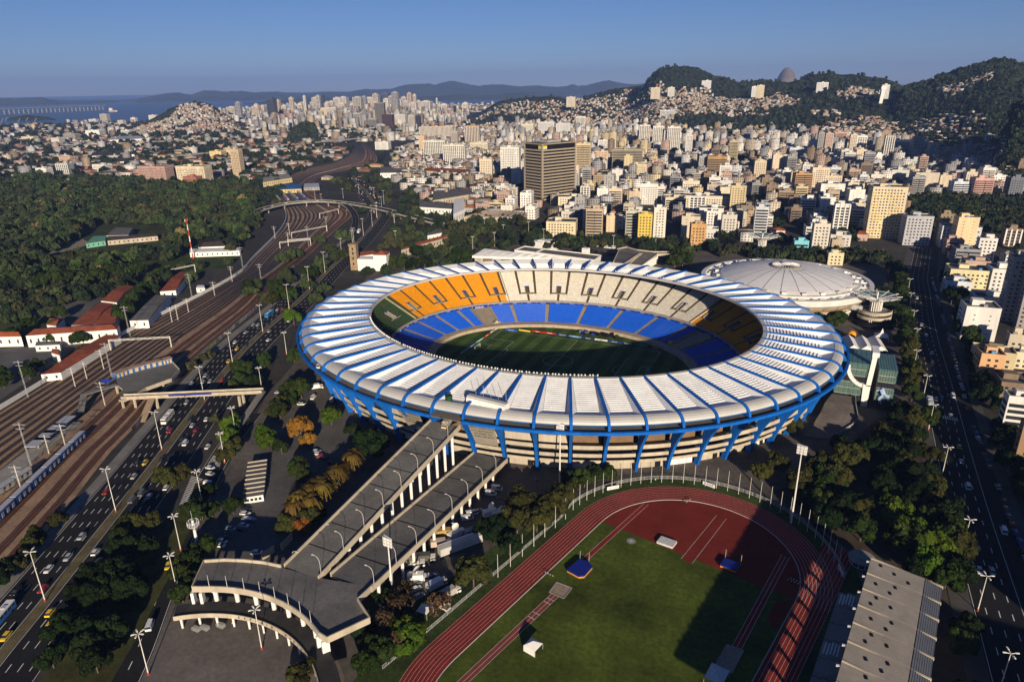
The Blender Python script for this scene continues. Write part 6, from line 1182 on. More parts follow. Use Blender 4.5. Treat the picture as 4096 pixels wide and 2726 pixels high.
# --- middle distance, picked one by one: crop, x, base, width, top, colour, style, label
LIST = [
('C', 710, 870, 125, 590, (.62, .50, .32), 'balc', 'cream balcony tower right behind the banded office tower'), ('C', 85, 885, 175, 620, (.66, .64, .60), 'grid', 'white gridded tower left of the banded office tower'),
('C', 1085, 815, 260, 640, (.36, .31, .22), 'bands', 'square olive-grey office block with rows of windows'), ('C', 1232, 628, 90, 432, (.62, .58, .52), 'fins', 'leftmost of the three tall striped towers'), ('C', 1350, 632, 92, 440, (.62, .58, .52), 'fins', 'middle of the three tall striped towers'), ('C', 1482, 640, 118, 446, (.62, .58, .52), 'fins', 'rightmost of the three tall striped towers'), ('C', 1420, 470, 112, 305, (.52, .56, .62), 'fins', 'tallest striped tower standing behind the three'),
('C', 802, 1408, 148, 1150, (.48, .38, .27), 'balc', 'tan balcony block beside the back street'), ('C', 955, 1345, 95, 1210, (.62, .48, .33), 'blank', 'sunlit cream blank wall right of the tan balcony block'), ('C', 1122, 1400, 110, 1168, (.47, .46, .38), 'balc', 'grey-green balcony block left of the yellow one'), ('C', 1235, 1432, 120, 1195, (.62, .46, .10), 'grid', 'bright yellow narrow block facing the back street'), ('C', 1360, 1392, 112, 1140, (.64, .60, .54), 'grid', 'tall white block right of the yellow narrow one'),
('C', 1800, 1290, 200, 1145, WH, 'blank', 'broad white hospital-like block with small windows'), ('C', 1690, 1485, 140, 1280, (.50, .30, .13), 'grid', 'orange-brown block with white flank near the arena'), ('C', 612, 1155, 230, 1048, (.66, .58, .44), 'grid', 'long cream four-storey block with arched windows'), ('C', 520, 1390, 270, 1262, (.66, .56, .38), 'grid', 'cream three-storey row beside the bus street'), ('C', 880, 1105, 110, 975, WH, 'blank', 'white blank flank left of the cream balcony pair'), ('C', 985, 1110, 120, 975, (.62, .52, .42), 'balc', 'cream block with brown balconies behind the tan ones'), ('C', 1270, 1110, 150, 935, WH, 'grid', 'white ten-storey block behind the yellow narrow one'), ('C', 1150, 1130, 100, 1000, (.55, .44, .33), 'blank', 'tan windowless wall between white blocks'), ('C', 1375, 1070, 70, 960, WH, 'balc', 'narrow white balcony block beside the ten-storey one'),
('C', 1630, 1040, 150, 910, (.60, .54, .44), 'grid', 'cream block with brown shutters in the middle city'), ('C', 1830, 1045, 95, 880, (.68, .66, .62), 'balc', 'bright white slim balcony tower'), ('C', 1985, 1085, 220, 965, (.64, .56, .42), 'blank', 'wide cream windowless wall in the middle city'), ('C', 1850, 870, 170, 700, (.36, .24, .12), 'balc', 'brown balcony tower with white flank'), ('C', 1500, 1150, 190, 1050, (.58, .50, .38), 'bands', 'low cream block with long window strips'), ('C', 1770, 1140, 400, 1040, (.63, .57, .46), 'grid', 'very long cream apartment terrace'), ('C', 1345, 850, 95, 735, (.52, .36, .28), 'grid', 'pink-tan block among trees'), ('C', 1180, 880, 140, 765, (.58, .50, .36), 'grid', 'cream stepped block left of the pink-tan one'), ('C', 1000, 915, 95, 815, WH, 'blank', 'small white gable-ended block'), ('C', 2220, 890, 100, 740, (.60, .50, .36), 'grid', 'cream tower cut behind the yellow-awning one'), ('C', 880, 655, 95, 560, (.64, .62, .60), 'grid', 'white block left of the wooded mound'), ('C', 870, 750, 110, 655, (.58, .44, .32), 'grid', 'tan block behind the olive-grey office'), ('C', 235, 545, 115, 422, (.62, .57, .46), 'grid', 'cream tower over the left of the banded office'), ('C', 395, 545, 150, 405, (.55, .55, .54), 'grid', 'grey pair tower beside the cream one'), ('C', 540, 545, 130, 418, (.58, .58, .57), 'grid', 'grey-white slab beside the grey pair'), ('C', 690, 470, 85, 358, (.60, .60, .58), 'fins', 'white striped slim tower'), ('C', 745, 470, 50, 368, (.50, .38, .25), 'grid', 'brown slim tower beside the white striped one'), ('C', 910, 450, 90, 392, (.60, .52, .42), 'grid', 'cream low tower near the hill foot'),
('D', 1300, 900, 130, 775, (.68, .66, .63), 'balc', 'left half of the white twin balcony towers'), ('D', 1435, 895, 120, 770, (.68, .66, .63), 'balc', 'right half of the white twin balcony towers'), ('D', 1265, 760, 105, 640, (.58, .56, .53), 'fins', 'leftmost grey-white slab of the hillside row'), ('D', 1350, 755, 80, 618, (.52, .44, .38), 'fins', 'second slab of the hillside row'), ('D', 1440, 755, 90, 645, (.55, .40, .30), 'fins', 'third brownish slab of the hillside row'), ('D', 1540, 755, 100, 645, (.60, .50, .44), 'fins', 'fourth slab of the hillside row'), ('D', 1655, 745, 100, 608, (.62, .50, .40), 'fins', 'tallest slab at the right of the hillside row'), ('D', 2070, 800, 80, 655, (.55, .43, .24), 'grid', 'left yellow-brown tower under the hill'), ('D', 2160, 805, 100, 652, (.60, .46, .25), 'grid', 'right yellow-brown tower under the hill'), ('D', 770, 835, 115, 705, (.50, .33, .28), 'balc', 'pink and brown striped block'), ('D', 530, 715, 220, 595, (.60, .58, .55), 'grid', 'long white row of slabs at the hill foot'), ('D', 790, 690, 140, 590, (.62, .56, .46), 'grid', 'cream slab ending the long white row'), ('D', 460, 715, 130, 645, (.36, .37, .40), 'bands', 'dark glass office in front of the white row'), ('D', 1215, 605, 110, 530, (.52, .38, .30), 'grid', 'lone pink-tan block on the hill spur'), ('D', 1055, 635, 60, 585, (.66, .66, .66), 'grid', 'small white block below the hill spur'), ('D', 950, 980, 100, 855, (.62, .50, .36), 'blank', 'cream windowless wall below the twin towers'), ('D', 820, 980, 90, 860, (.60, .58, .54), 'balc', 'white balcony block left of the windowless wall'), ('D', 1120, 970, 85, 895, WH, 'blank', 'very white blank wall in the right city'), ('D', 980, 810, 60, 745, WH, 'blank', 'white blank tower flank'), ('D', 1160, 830, 70, 760, (.60, .60, .60), 'blank', 'grey blank flank near the twin towers'), ('D', 1570, 950, 105, 850, (.56, .54, .48), 'balc', 'cream balcony block right of the twin towers'), ('D', 450, 1275, 165, 1060, (.42, .27, .15), 'balc', 'dark tan balcony block with white frames'), ('D', 600, 1180, 160, 1010, (.62, .52, .40), 'grid', 'cream cluster block above the dark tan one'), ('D', 720, 1160, 150, 1080, (.60, .50, .38), 'grid', 'low cream block right of the cluster'), ('D', 890, 1160, 110, 1025, (.42, .30, .22), 'balc', 'brown balcony block with grey flank'), ('D', 705, 1280, 230, 1150, (.66, .64, .60), 'blank', 'large white wall left of the dark slab'), ('D', 900, 1405, 150, 1200, (.66, .64, .60), 'blank', 'tall white blank flank left of the yellow-awning tower'), ('D', 700, 1400, 110, 1210, (.40, .32, .22), 'bands', 'tan office with window strips before the white wall'), ('D', 1505, 1215, 215, 1055, (.52, .46, .38), 'blank', 'grey-beige pair of blank slabs with brown outlines'), ('D', 1670, 1190, 110, 1075, (.54, .46, .36), 'blank', 'beige blank wall right of the outlined slabs'), ('D', 1830, 1145, 250, 1060, (.50, .36, .30), 'grid', 'dull pink terrace right of the outlined slabs'), ('D', 1990, 1270, 180, 1100, (.55, .34, .30), 'balc', 'pink and white striped block at the right'), ('D', 1810, 1260, 170, 1130, (.55, .57, .62), 'balc', 'bluish-white balcony block left of the pink striped one'), ('D', 2265, 1290, 140, 1095, (.14, .15, .18), 'grid', 'dark slate tower at the right edge'), ('D', 2280, 1050, 130, 935, (.60, .48, .32), 'grid', 'sunlit cream block upper right edge'), ('D', 1980, 1010, 130, 930, (.60, .50, .44), 'grid', 'cream block with orange mural'), ('D', 2290, 870, 130, 760, (.40, .40, .41), 'grid', 'grey block at the right edge under the hill'), ('D', 180, 960, 130, 880, (.62, .54, .42), 'blank', 'cream blank wall at the left of the right city'), ('D', 90, 1100, 100, 950, (.60, .50, .38), 'balc', 'cream balcony tower in the central city'), ('D', 230, 1050, 80, 900, (.60, .50, .38), 'blank', 'tan blank tower in the central city'), ('D', 400, 930, 120, 840, (.58, .60, .64), 'bands', 'pale blue-grey office block'), ('D', 215, 780, 110, 695, (.38, .38, .40), 'fins', 'dark striped block left of the glass office'), ('D', 600, 880, 130, 775, (.42, .32, .22), 'balc', 'brown terraced block in the central right city'), ('D', 540, 890, 70, 780, (.62, .62, .64), 'blank', 'white blank flank beside the brown terraced block'), ('D', 820, 860, 90, 800, (.50, .42, .28), 'grid', 'tan tower left of the pink striped one'), ('D', 1420, 1010, 180, 940, (.48, .52, .50), 'grid', 'low grey-green stepped block'), ('D', 1300, 1120, 190, 1030, (.52, .52, .50), 'blank', 'grey-green blank wall block'), ('D', 970, 1190, 80, 1070, (.55, .57, .62), 'balc', 'blue-shaded balcony block left of the yellow-awning tower'),
('B', 2022, 885, 115, 722, (.62, .53, .41), 'grid', 'slim cream ten-storey tower near the red-roofed school'), ('B', 1750, 760, 205, 600, (.62, .56, .48), 'fins', 'white and brown striped pair of towers'), ('B', 1580, 700, 215, 562, (.52, .50, .42), 'fins', 'olive-striped slab pair left of the brown one'), ('B', 1595, 540, 335, 445, (.55, .42, .32), 'fins', 'long pinkish slab row'), ('B', 1905, 600, 135, 438, (.36, .22, .12), 'fins', 'dark brown tower right of the pinkish slabs'), ('B', 1750, 590, 70, 485, (.40, .36, .32), 'grid', 'grey tower with white flank'), ('B', 1475, 660, 60, 525, (.60, .42, .28), 'blank', 'orange-cream slim tower with sign'), ('B', 1960, 655, 175, 580, (.60, .54, .42), 'grid', 'cream low block right of the brown tower'), ('B', 1130, 640, 140, 575, WH, 'grid', 'white block with yellow base beside the railway'), ('B', 1180, 480, 110, 340, (.10, .05, .05), 'bands', 'dark red glass office tower'), ('B', 1390, 485, 60, 345, (.36, .28, .22), 'fins', 'tan half of the two-tone tower'), ('B', 1440, 480, 50, 350, (.05, .06, .09), 'bands', 'black glass half of the two-tone tower'), ('B', 1120, 460, 95, 238, (.22, .21, .20), 'bands', 'tall banded office tower in the middle distance'), ('B', 1050, 465, 95, 375, (.30, .29, .28), 'bands', 'low banded office left of the tall one'), ('B', 1290, 450, 110, 340, (.52, .50, .48), 'grid', 'white tower right of the dark red glass one'), ('B', 900, 430, 140, 330, (.48, .46, .43), 'bands', 'wide gridded office frame'), ('B', 620, 440, 80, 355, (.60, .50, .38), 'grid', 'cream block left of the avenue trees'), ('B', 640, 400, 60, 285, (.60, .48, .34), 'grid', 'cream tower beside the pair'), ('B', 705, 400, 95, 280, (.58, .45, .33), 'fins', 'tan twin tower in the middle distance'),
('A', 1310, 895, 330, 785, (.42, .28, .24), 'grid', 'long pinkish unfinished slab beside the park'), ('A', 1645, 920, 330, 785, (.60, .52, .38), 'grid', 'long cream hospital slab beside the park'), ('A', 2035, 865, 100, 640, (.48, .38, .26), 'grid', 'tall tan tower with black top and yellow sign'), ('A', 1635, 955, 155, 875, (.34, .13, .09), 'grid', 'red brick shell in front of the cream slab'), ('A', 365, 880, 125, 800, WH, 'grid', 'white five-storey block behind the park'), ('A', 545, 850, 130, 760, (.36, .40, .38), 'fins', 'grey-green striped block behind the park'), ('A', 800, 535, 155, 475, WH, 'blank', 'two white windowless warehouses'), ('A', 895, 410, 85, 335, (.40, .37, .33), 'grid', 'grey slab tower beside the bay'), ('A', 795, 415, 90, 380, (.55, .54, .52), 'grid', 'low white block beside the bay'), ('A', 1035, 432, 65, 390, (.60, .54, .42), 'grid', 'leftmost cream block near the bay'), ('A', 1145, 420, 55, 368, (.66, .64, .60), 'grid', 'white slab near the bay'), ('A', 1310, 390, 90, 345, (.62, .60, .56), 'grid', 'white slab at the foot of the settled hill'), ('A', 1080, 525, 90, 475, (.56, .60, .54), 'fins', 'green and white striped block'), ('A', 240, 565, 145, 530, (.58, .52, .42), 'blank', 'cream warehouse on the far left plain'), ('A', 600, 560, 140, 505, (.30, .28, .26), 'grid', 'grey concrete frame factory on the plain'), ('A', 480, 595, 100, 540, (.55, .52, .46), 'blank', 'white silo block on the far plain'), ('A', 560, 755, 140, 705, (.55, .38, .28), 'grid', 'pink-tan low block behind the park'), ('A', 1850, 705, 135, 655, (.62, .48, .24), 'blank', 'yellow warehouse left of the tall tan tower'), ('A', 850, 830, 150, 770, WH, 'grid', 'white church-like block behind the park trees'), ('A', 500, 935, 140, 900, (.64, .56, .42), 'grid', 'cream house with red roof in the park trees'),
]
for e in LIST: pick(*e, rz=rg.uniform(8, 20), maxd=24)
# ================================================================== CITY
def boxmass(name, B_, m, roofm=None, smooth=False):
    """B_: rows x,y,z0,w,d,h,rz,r,g,b ; one joined object, wall metres kept in the UV map"""
    B_ = np.array(B_, float); n = len(B_); cx = np.array([-1, 1, 1, -1, -1, 1, 1, -1])/2; cy = np.array([-1, -1, 1, 1, -1, -1, 1, 1])/2; cz = np.array([0, 0, 0, 0, 1, 1, 1, 1])
    X = cx[None]*B_[:, 3:4]; Y = cy[None]*B_[:, 4:5]; c = np.cos(B_[:, 6:7]); s = np.sin(B_[:, 6:7]); V = np.stack([B_[:, 0:1]+X*c-Y*s, B_[:, 1:2]+X*s+Y*c, B_[:, 2:3]+cz[None]*B_[:, 5:6]], 2).reshape(-1, 3)
    F = np.array([(0, 1, 5, 4), (1, 2, 6, 5), (2, 3, 7, 6), (3, 0, 4, 7), (4, 5, 6, 7)]); I = (np.arange(n)[:, None, None]*8+F[None]).reshape(-1)
    me = bpy.data.meshes.new(name); me.vertices.add(len(V)); me.vertices.foreach_set('co', V.astype(np.float32).ravel()); me.loops.add(len(I)); me.loops.foreach_set('vertex_index', I.astype(np.int32)); me.polygons.add(n*5); me.polygons.foreach_set('loop_start', np.arange(0, len(I), 4, dtype=np.int32))
    uv = np.zeros((n, 5, 4, 2), np.float32)
    for f, k in ((0, 3), (1, 4), (2, 3), (3, 4)): L = B_[:, k]; uv[:, f, 1, 0] = L; uv[:, f, 2, 0] = L; uv[:, f, 2, 1] = B_[:, 5]; uv[:, f, 3, 1] = B_[:, 5]
    col_ = np.ones((n, 5, 4, 4), np.float32); col_[..., :3] = B_[:, None, None, 7:10]; g = np.random.RandomState(4).uniform(.5, 1.0, n); col_[:, 4, :, :3] = (np.array([.22, .20, .185])[None]*g[:, None])[:, None, :]
    u = me.uv_layers.new(name='UVMap'); u.data.foreach_set('uv', uv.ravel()); a = me.color_attributes.new('Col', 'FLOAT_COLOR', 'CORNER'); a.data.foreach_set('color', col_.ravel()); me.materials.append(m); me.update(); me.validate()
    o = bpy.data.objects.new(name, me); col.objects.link(o); o['kind'] = 'stuff'; return o
def roofmass(name, B_, m):
    V = []; cols = []
    for x, y, z, w, d, h, rz, r_, g_, b_ in B_:
        c, s = math.cos(rz), math.sin(rz); q = lambda u, v, zz: (x+u*c-v*s, y+u*s+v*c, zz); a = [q(-w/2, -d/2, z), q(w/2, -d/2, z), q(w/2, d/2, z), q(-w/2, d/2, z)]; e = [q(-w/4, 0, z+h), q(w/4, 0, z+h)]
        V += [a[0], a[1], e[1], e[0], a[2], a[3], e[0], e[1], a[1], a[2], e[1], e[1], a[3], a[0], e[0], e[0]]; cols += [(r_, g_, b_)]*4
    o = bpy.data.objects.new(name, arr_mesh(name, np.array(V), [m], np.array(cols))); col.objects.link(o); o['kind'] = 'stuff'; return o
M_mass = colmat('city_walls', True); M_mroof = colmat('mass_roofs')
PAL = [WH, CR_, WH, BE, TN, PK, GY, YE, WH, GY, (.24, .18, .13), (.62, .58, .53), WB, (.30, .30, .32)]
R1 = [(900, 424), (905, 350), (960, 330), (960, 302), (1200, 292), (1450, 300), (1700, 296), (2000, 312), (2180, 335), (2356, 385), (2356, 455), (2085, 448), (2078, 520), (1960, 570), (1660, 556), (1350, 530), (1180, 508), (1010, 475)]
R2 = [(-30, 412), (150, 405), (300, 412), (590, 428), (700, 430), (860, 395), (880, 345), (700, 330), (560, 320), (300, 318), (-30, 318)]
R4 = [(2120, 560), (2200, 545), (2356, 545), (2356, 1050), (2240, 1010), (2190, 640)]
AVa = np.array(AV)[:, :2]; RLa = np.array((BL+BRr)/2)
def clear(x, y, r_):
    if np.min(np.hypot(AVa[:, 0]-x, AVa[:, 1]-y)) < 26+r_*.5: return False
    k = np.argmin(np.hypot(RLa[:, 0]-x, RLa[:, 1]-y)); hw_ = np.hypot(*(BL[k]-BRr[k]))/2
    if np.hypot(*(RLa[k]-(x, y))) < hw_+6: return False
    if 188 < x-max(0, y)*.05 < 230 and y < 420: return False
    return all((fx-x)**2+(fy-y)**2 > (fr_*.8+r_*.62)**2 for fx, fy, fr_, *_ in FOOT)
r = np.random.RandomState(9); LOTS = []
for (poly, ang, sx, sy, kind) in ((R1, .14, 19.5, 21.5, 'mid'), (R2, .05, 24, 26, 'low'), (R4, .05, 20, 20, 'right')):
    pw_ = [xy('Z', *q) for q in poly]; xs, ys = zip(*pw_); c, s = math.cos(ang), math.sin(ang)
    for u in np.arange(-3600, 2200, sx):
        for v in np.arange(-200, 3600, sy):
            if (int(u//sx+np.sin(v/90.)*1.2) % 7 == 0) or (int(v//sy) % 4 == 0 and r.rand() < .7): continue   # streets
            x, y = u*c-v*s+r.uniform(-2.5, 2.5), u*s+v*c+r.uniform(-2.5, 2.5)
            if not (min(xs) < x < max(xs) and min(ys) < y < max(ys)): continue
            q = project((x, y, 0))
            if q is None or not inpoly(q[0]/1.7385, q[1]/1.7385, poly): continue
            LOTS.append((x, y, ang, kind, q[2], q[0]/1.7385, q[1]/1.7385))
APT, HOU, MBX, MRF = [], [], [], []
for (x, y, ang, kind, dz, px, py) in LOTS:
    t = r.rand(); w, d = r.uniform(12, 20), r.uniform(12, 20); colr = PAL[r.randint(len(PAL))]; colr = tuple(np.clip(np.array(colr)*r.uniform(.85, 1.08), 0, .8)); az = ang+r.choice([0, 0, 0, math.pi/2])+r.normal(0, .03)
    if not clear(x, y, max(w, d)*.6): continue
    if kind == 'mid':
        if px < 1150: hs = (.45, .78)
        elif py < 345: hs = (.20, .22)
        else: hs = (.26, .45)
        if t < (.11 if py < 345 and px > 1150 else .17): MASS += [(x+r.uniform(-7, 7), y+r.uniform(-7, 7), r.uniform(4, 6.5), 'dark') for _ in range(3)]; continue
        if t < hs[0]: h = r.uniform(3.5, 8); typ = 'h'
        elif t < hs[1]+.22: h = r.uniform(8, 14); typ = 'a'
        elif t < .95: h = r.uniform(13, 25 if py > 345 else 34); typ = 'a'
        else: h = r.uniform(25, 36 if py > 380 else 50); typ = 'a'
    elif kind == 'low':
        if t < .44: MASS += [(x+r.uniform(-8, 8), y+r.uniform(-8, 8), r.uniform(5, 8), 'dark') for _ in range(2)]; continue
        if t < .86: h = r.uniform(3.5, 6.5); typ = 'h'; w *= r.uniform(.9, 2.0); colr = tuple(np.array(colr)*r.uniform(.55, .95))
        elif t < .97: h = r.uniform(7, 11); typ = 'a'; w *= 1.4
        else: h = r.uniform(12, 22); typ = 'a'
    else:
        if t < .25: MASS.append((x, y, r.uniform(4, 6), 'dark')); continue
        h = r.uniform(5, 8) if t < .6 else r.uniform(10, 18); typ = 'h' if t < .6 else 'a'
    (APT if typ == 'a' else HOU).append((x, y, w, d, h, az, colr, dz))
def vis_size(e): return e[4]*e[2]/e[7]**2
APT.sort(key=vis_size, reverse=True); HOU.sort(key=vis_size, reverse=True)
NA = 150; NH = 240
def cname(c):
    best = min(dict(white=WH, cream=CR_, beige=BE, tan=TN, pink=PK, grey=GY, yellow=YE, brown=BR).items(), key=lambda kv: sum((a-b)**2 for a, b in zip(kv[1], c))); return best[0]
STY = ['grid', 'grid', 'balc', 'bands', 'blank', 'fins', 'balc', 'grid']; SN = dict(grid='windowed', balc='balconied', bands='band-windowed', blank='blank-walled', fins='finned')
for i, (x, y, w, d, h, az, c, dz) in enumerate(APT):
    if i < NA:
        st = STY[i % 8]; n = max(2, int(h/3.05)); lab = spot((x, y, h*.6), f'{cname(c)} {SN[st]} {nw(n)}-storey block')
        building(x, y, w, d, h, az, c, st, lab, rg, grp='apartment blocks of the city')
    else: MBX.append((x, y, 0, w, d, h, az, *c)); (MBX.append((x+2, y+1, h, 4.5, 4, 3, az, *c)) if h > 10 else None)
def house(x, y, w, d, h, az, c, tilec, lab):
    o = empty('house', (x, y, 0), az); tag(o, lab, 'house', 'low houses of the city'); w, d = w*.85, d*.8
    mb = MB(); mb.box(0, d/2, 0, w, d, h); WL = mb.build('wall', C(*c), o, local=True)
    mb = MB(); e = .5; a = [(-w/2-e, -e, h), (w/2+e, -e, h), (w/2+e, d+e, h), (-w/2-e, d+e, h), (-w/4, d/2, h+2.6), (w/4, d/2, h+2.6)]; mb.add(a, [(0, 1, 5, 4), (1, 2, 5), (2, 3, 4, 5), (3, 0, 4), (3, 2, 1, 0)]); mb.build('roof', tilec, o, local=True)
    mb = MB(); facade(mb, w, d, h, 'grid', rg, faces='FLR', ww=1.1, wh=1.2, z0=1.0); 
    if mb.f: mb.build('windows', M_glass, WL, local=True, kind='stuff')
    mb = MB(); mb.box(w*.2, -.05, 0, 1.0, .1, 2.1); mb.build('door', M_brown, WL, local=True)
TC_ = [M_tile, M_tile, M_tiled, M_felt, mat('orange_tile', (.40, .14, .06), rough=.9, var=.3, scale=.3), mat('fibre_cement', (.33, .32, .30), rough=.9, var=.3, scale=.2)]; TN_ = ['red-tiled', 'red-tiled', 'dark-tiled', 'grey-roofed', 'orange-tiled', 'pale-roofed']; TL = [(.28, .09, .05), (.26, .085, .05), (.10, .075, .06), (.16, .155, .15), (.38, .14, .06), (.33, .32, .30)]
for i, (x, y, w, d, h, az, c, dz) in enumerate(HOU):
    k = (0, 1, 2, 3, 5, 5, 4, 2)[r.randint(8)]
    if i < NH: house(x, y, w, d, h, az, c, TC_[k], spot((x, y, h), f'{cname(c)} {TN_[k]} house'))
    else: MBX.append((x, y, 0, w*.9, d*.9, h, az, *c)); (MRF.append((x, y, h, w, d, 2.4, az, *TL[k])) if k != 3 else None)
# --- far city on the plain and downtown, seen as one mass
SHOREW = [(x, y) for x, y in land]; r2_ = np.random.RandomState(12)
def onhill(px, D):
    for x0, x1, f, Df, Db in HSPEC:
        if x0 < px < x1 and f(Df, px)-40 < D < f(Db, px): return True
    return False
for i in range(16000):
    px = r2_.uniform(-40, 2300); D = 2300+r2_.rand()**1.25*4300; d = pxdir('Z', px, 300); h_ = math.hypot(d[0], d[1]); x, y = CAM[0]+d[0]/h_*D, CAM[1]+d[1]/h_*D
    if not inpoly(x, y, SHOREW) or onhill(px, D): continue
    q = project((x, y, 0)); py = q[1]/1.7385
    if py > 302 and (inpoly(px, py, R1) or inpoly(px, py, R2)): continue
    if px > 1500 and D > 2500: continue
    dn = math.exp(-((px-800)/190)**2)*(D > 3000); hh_ = r2_.uniform(4, 13) if r2_.rand() > .22+.5*dn else r2_.uniform(15, 30+38*dn); w = r2_.uniform(10, 26)
    c = np.array(PAL[r2_.randint(len(PAL))])*r2_.uniform(.8, 1.05)
    if r2_.rand() < (.24 if px > 560 else .52): MASS.append((x, y, r2_.uniform(7, 12), 'dark')); continue
    MBX.append((x, y, 0, w, r2_.uniform(10, 22), hh_, r2_.uniform(-.2, .4), *c))
    if hh_ < 9 and r2_.rand() < .6: MRF.append((x, y, hh_, w+1, 14, 2.5, .1, *TL[r2_.randint(6)]))
boxmass('distant_city', MBX, M_mass); roofmass('distant_roofs', MRF, M_mroof)
# --- hillside houses: one mass
HB = []; HR = []
def slope(name, n, s0, s1, mask, cl=None, xr=(0, 1)):
    G = HILLS[name]; nx, ns, _ = G.shape; k = 0
    for i in range(n*6):
        u = r2_.uniform(*xr)*(nx-2); s = r2_.uniform(s0, s1)/1.6*(ns-2); a, b = int(u), int(s); p = G[a, b]*(1-(u-a))*(1-(s-b))+G[a+1, b]*(u-a)*(1-(s-b))+G[a, b+1]*(1-(u-a))*(s-b)+G[a+1, b+1]*(u-a)*(s-b)
        m = noise2(np.array([p[0]/240]), np.array([p[1]/240]), 33)[0]
        if m < mask: continue
        w = r2_.uniform(6, 12); h = r2_.uniform(4, 9); c = np.array((WH, CR_, BE, (.45, .28, .19), (.42, .24, .16), WH, GY, PK, (.5, .42, .32))[r2_.randint(9)])*r2_.uniform(.8, 1.05)
        HB.append((p[0], p[1], p[2]-2, w, r2_.uniform(6, 11), h+2, r2_.uniform(0, 1.5), *c)); k += 1
        if k >= n: break
slope('wooded_hill', 2300, .04, .66, -.05, xr=(0, .85)); slope('wooded_hill', 1500, .0, .4, -.8, xr=(.1, .9)); slope('wooded_hill', 260, .6, .95, .75, xr=(0, .9)); slope('ridge_hill', 1300, .02, .95, -.2); slope('settled_hill', 1100, .02, .95, -.8); slope('forest_slope', 420, .02, .5, -.1, xr=(0, .5)); slope('forest_slope', 160, .02, .3, .0, xr=(.45, .6)); slope('wooded_hill', 500, .1, .8, .3, xr=(.5, .95)); slope('near_spur', 190, .1, .75, .2, xr=(0, .28)); slope('forest_slope', 260, .35, .85, .35, xr=(.1, .55))
boxmass('hillside_houses', HB, M_mass)
# a few large blocks on the hills
for c_, x_, yb_, w_, yt_, D_, colr, lab in (('C', 1765, 110, 70, 50, 3050, (.64, .64, .66), 'big white hotel block on the wooded hill'), ('D', 1170, 345, 50, 300, 2500, (.60, .60, .58), 'white block over the tall lift shaft on the hill'), ('D', 625, 340, 80, 280, 2750, (.66, .66, .66), 'white villa block on the wooded hill'), ('C', 1330, 150, 70, 110, 2950, (.62, .54, .42), 'cream hospital block on the left hill flank'), ('C', 2230, 140, 55, 90, 2850, (.64, .56, .38), 'cream tower on the hill shoulder'), ('C', 2180, 130, 40, 100, 2850, (.64, .64, .66), 'white tower on the hill shoulder'), ('C', 1465, 140, 50, 108, 2950, (.62, .60, .56), 'white block in hillside woods'), ('C', 605, 225, 70, 190, 3300, (.62, .56, .46), 'cream block on the low ridge')):
    b = PD(c_, x_, yb_, D_); t = PD(c_, x_, yt_, D_); building(b[0], b[1], w_/CR[c_][2]/FPX*D_, 25, t[2]-b[2]+25, .1, colr, 'grid', lab, rg, base_z=b[2]-25, grp=None)
b = PD('D', 1130, 440, 2450); t = PD('D', 1155, 335, 2450); o = empty('hill_lift', tuple(b-np.array([0, 0, 6]))); tag(o, 'slender white lift shaft standing against the hill', 'lift shaft'); mb = MB(); mb.bar(b-np.array([0, 0, 6]), t, 9, 9); mb.build('shaft', M_white, o); mb = MB(); mb.box(t[0], t[1], t[2], 14, 10, 8); mb.build('head', M_white, o)
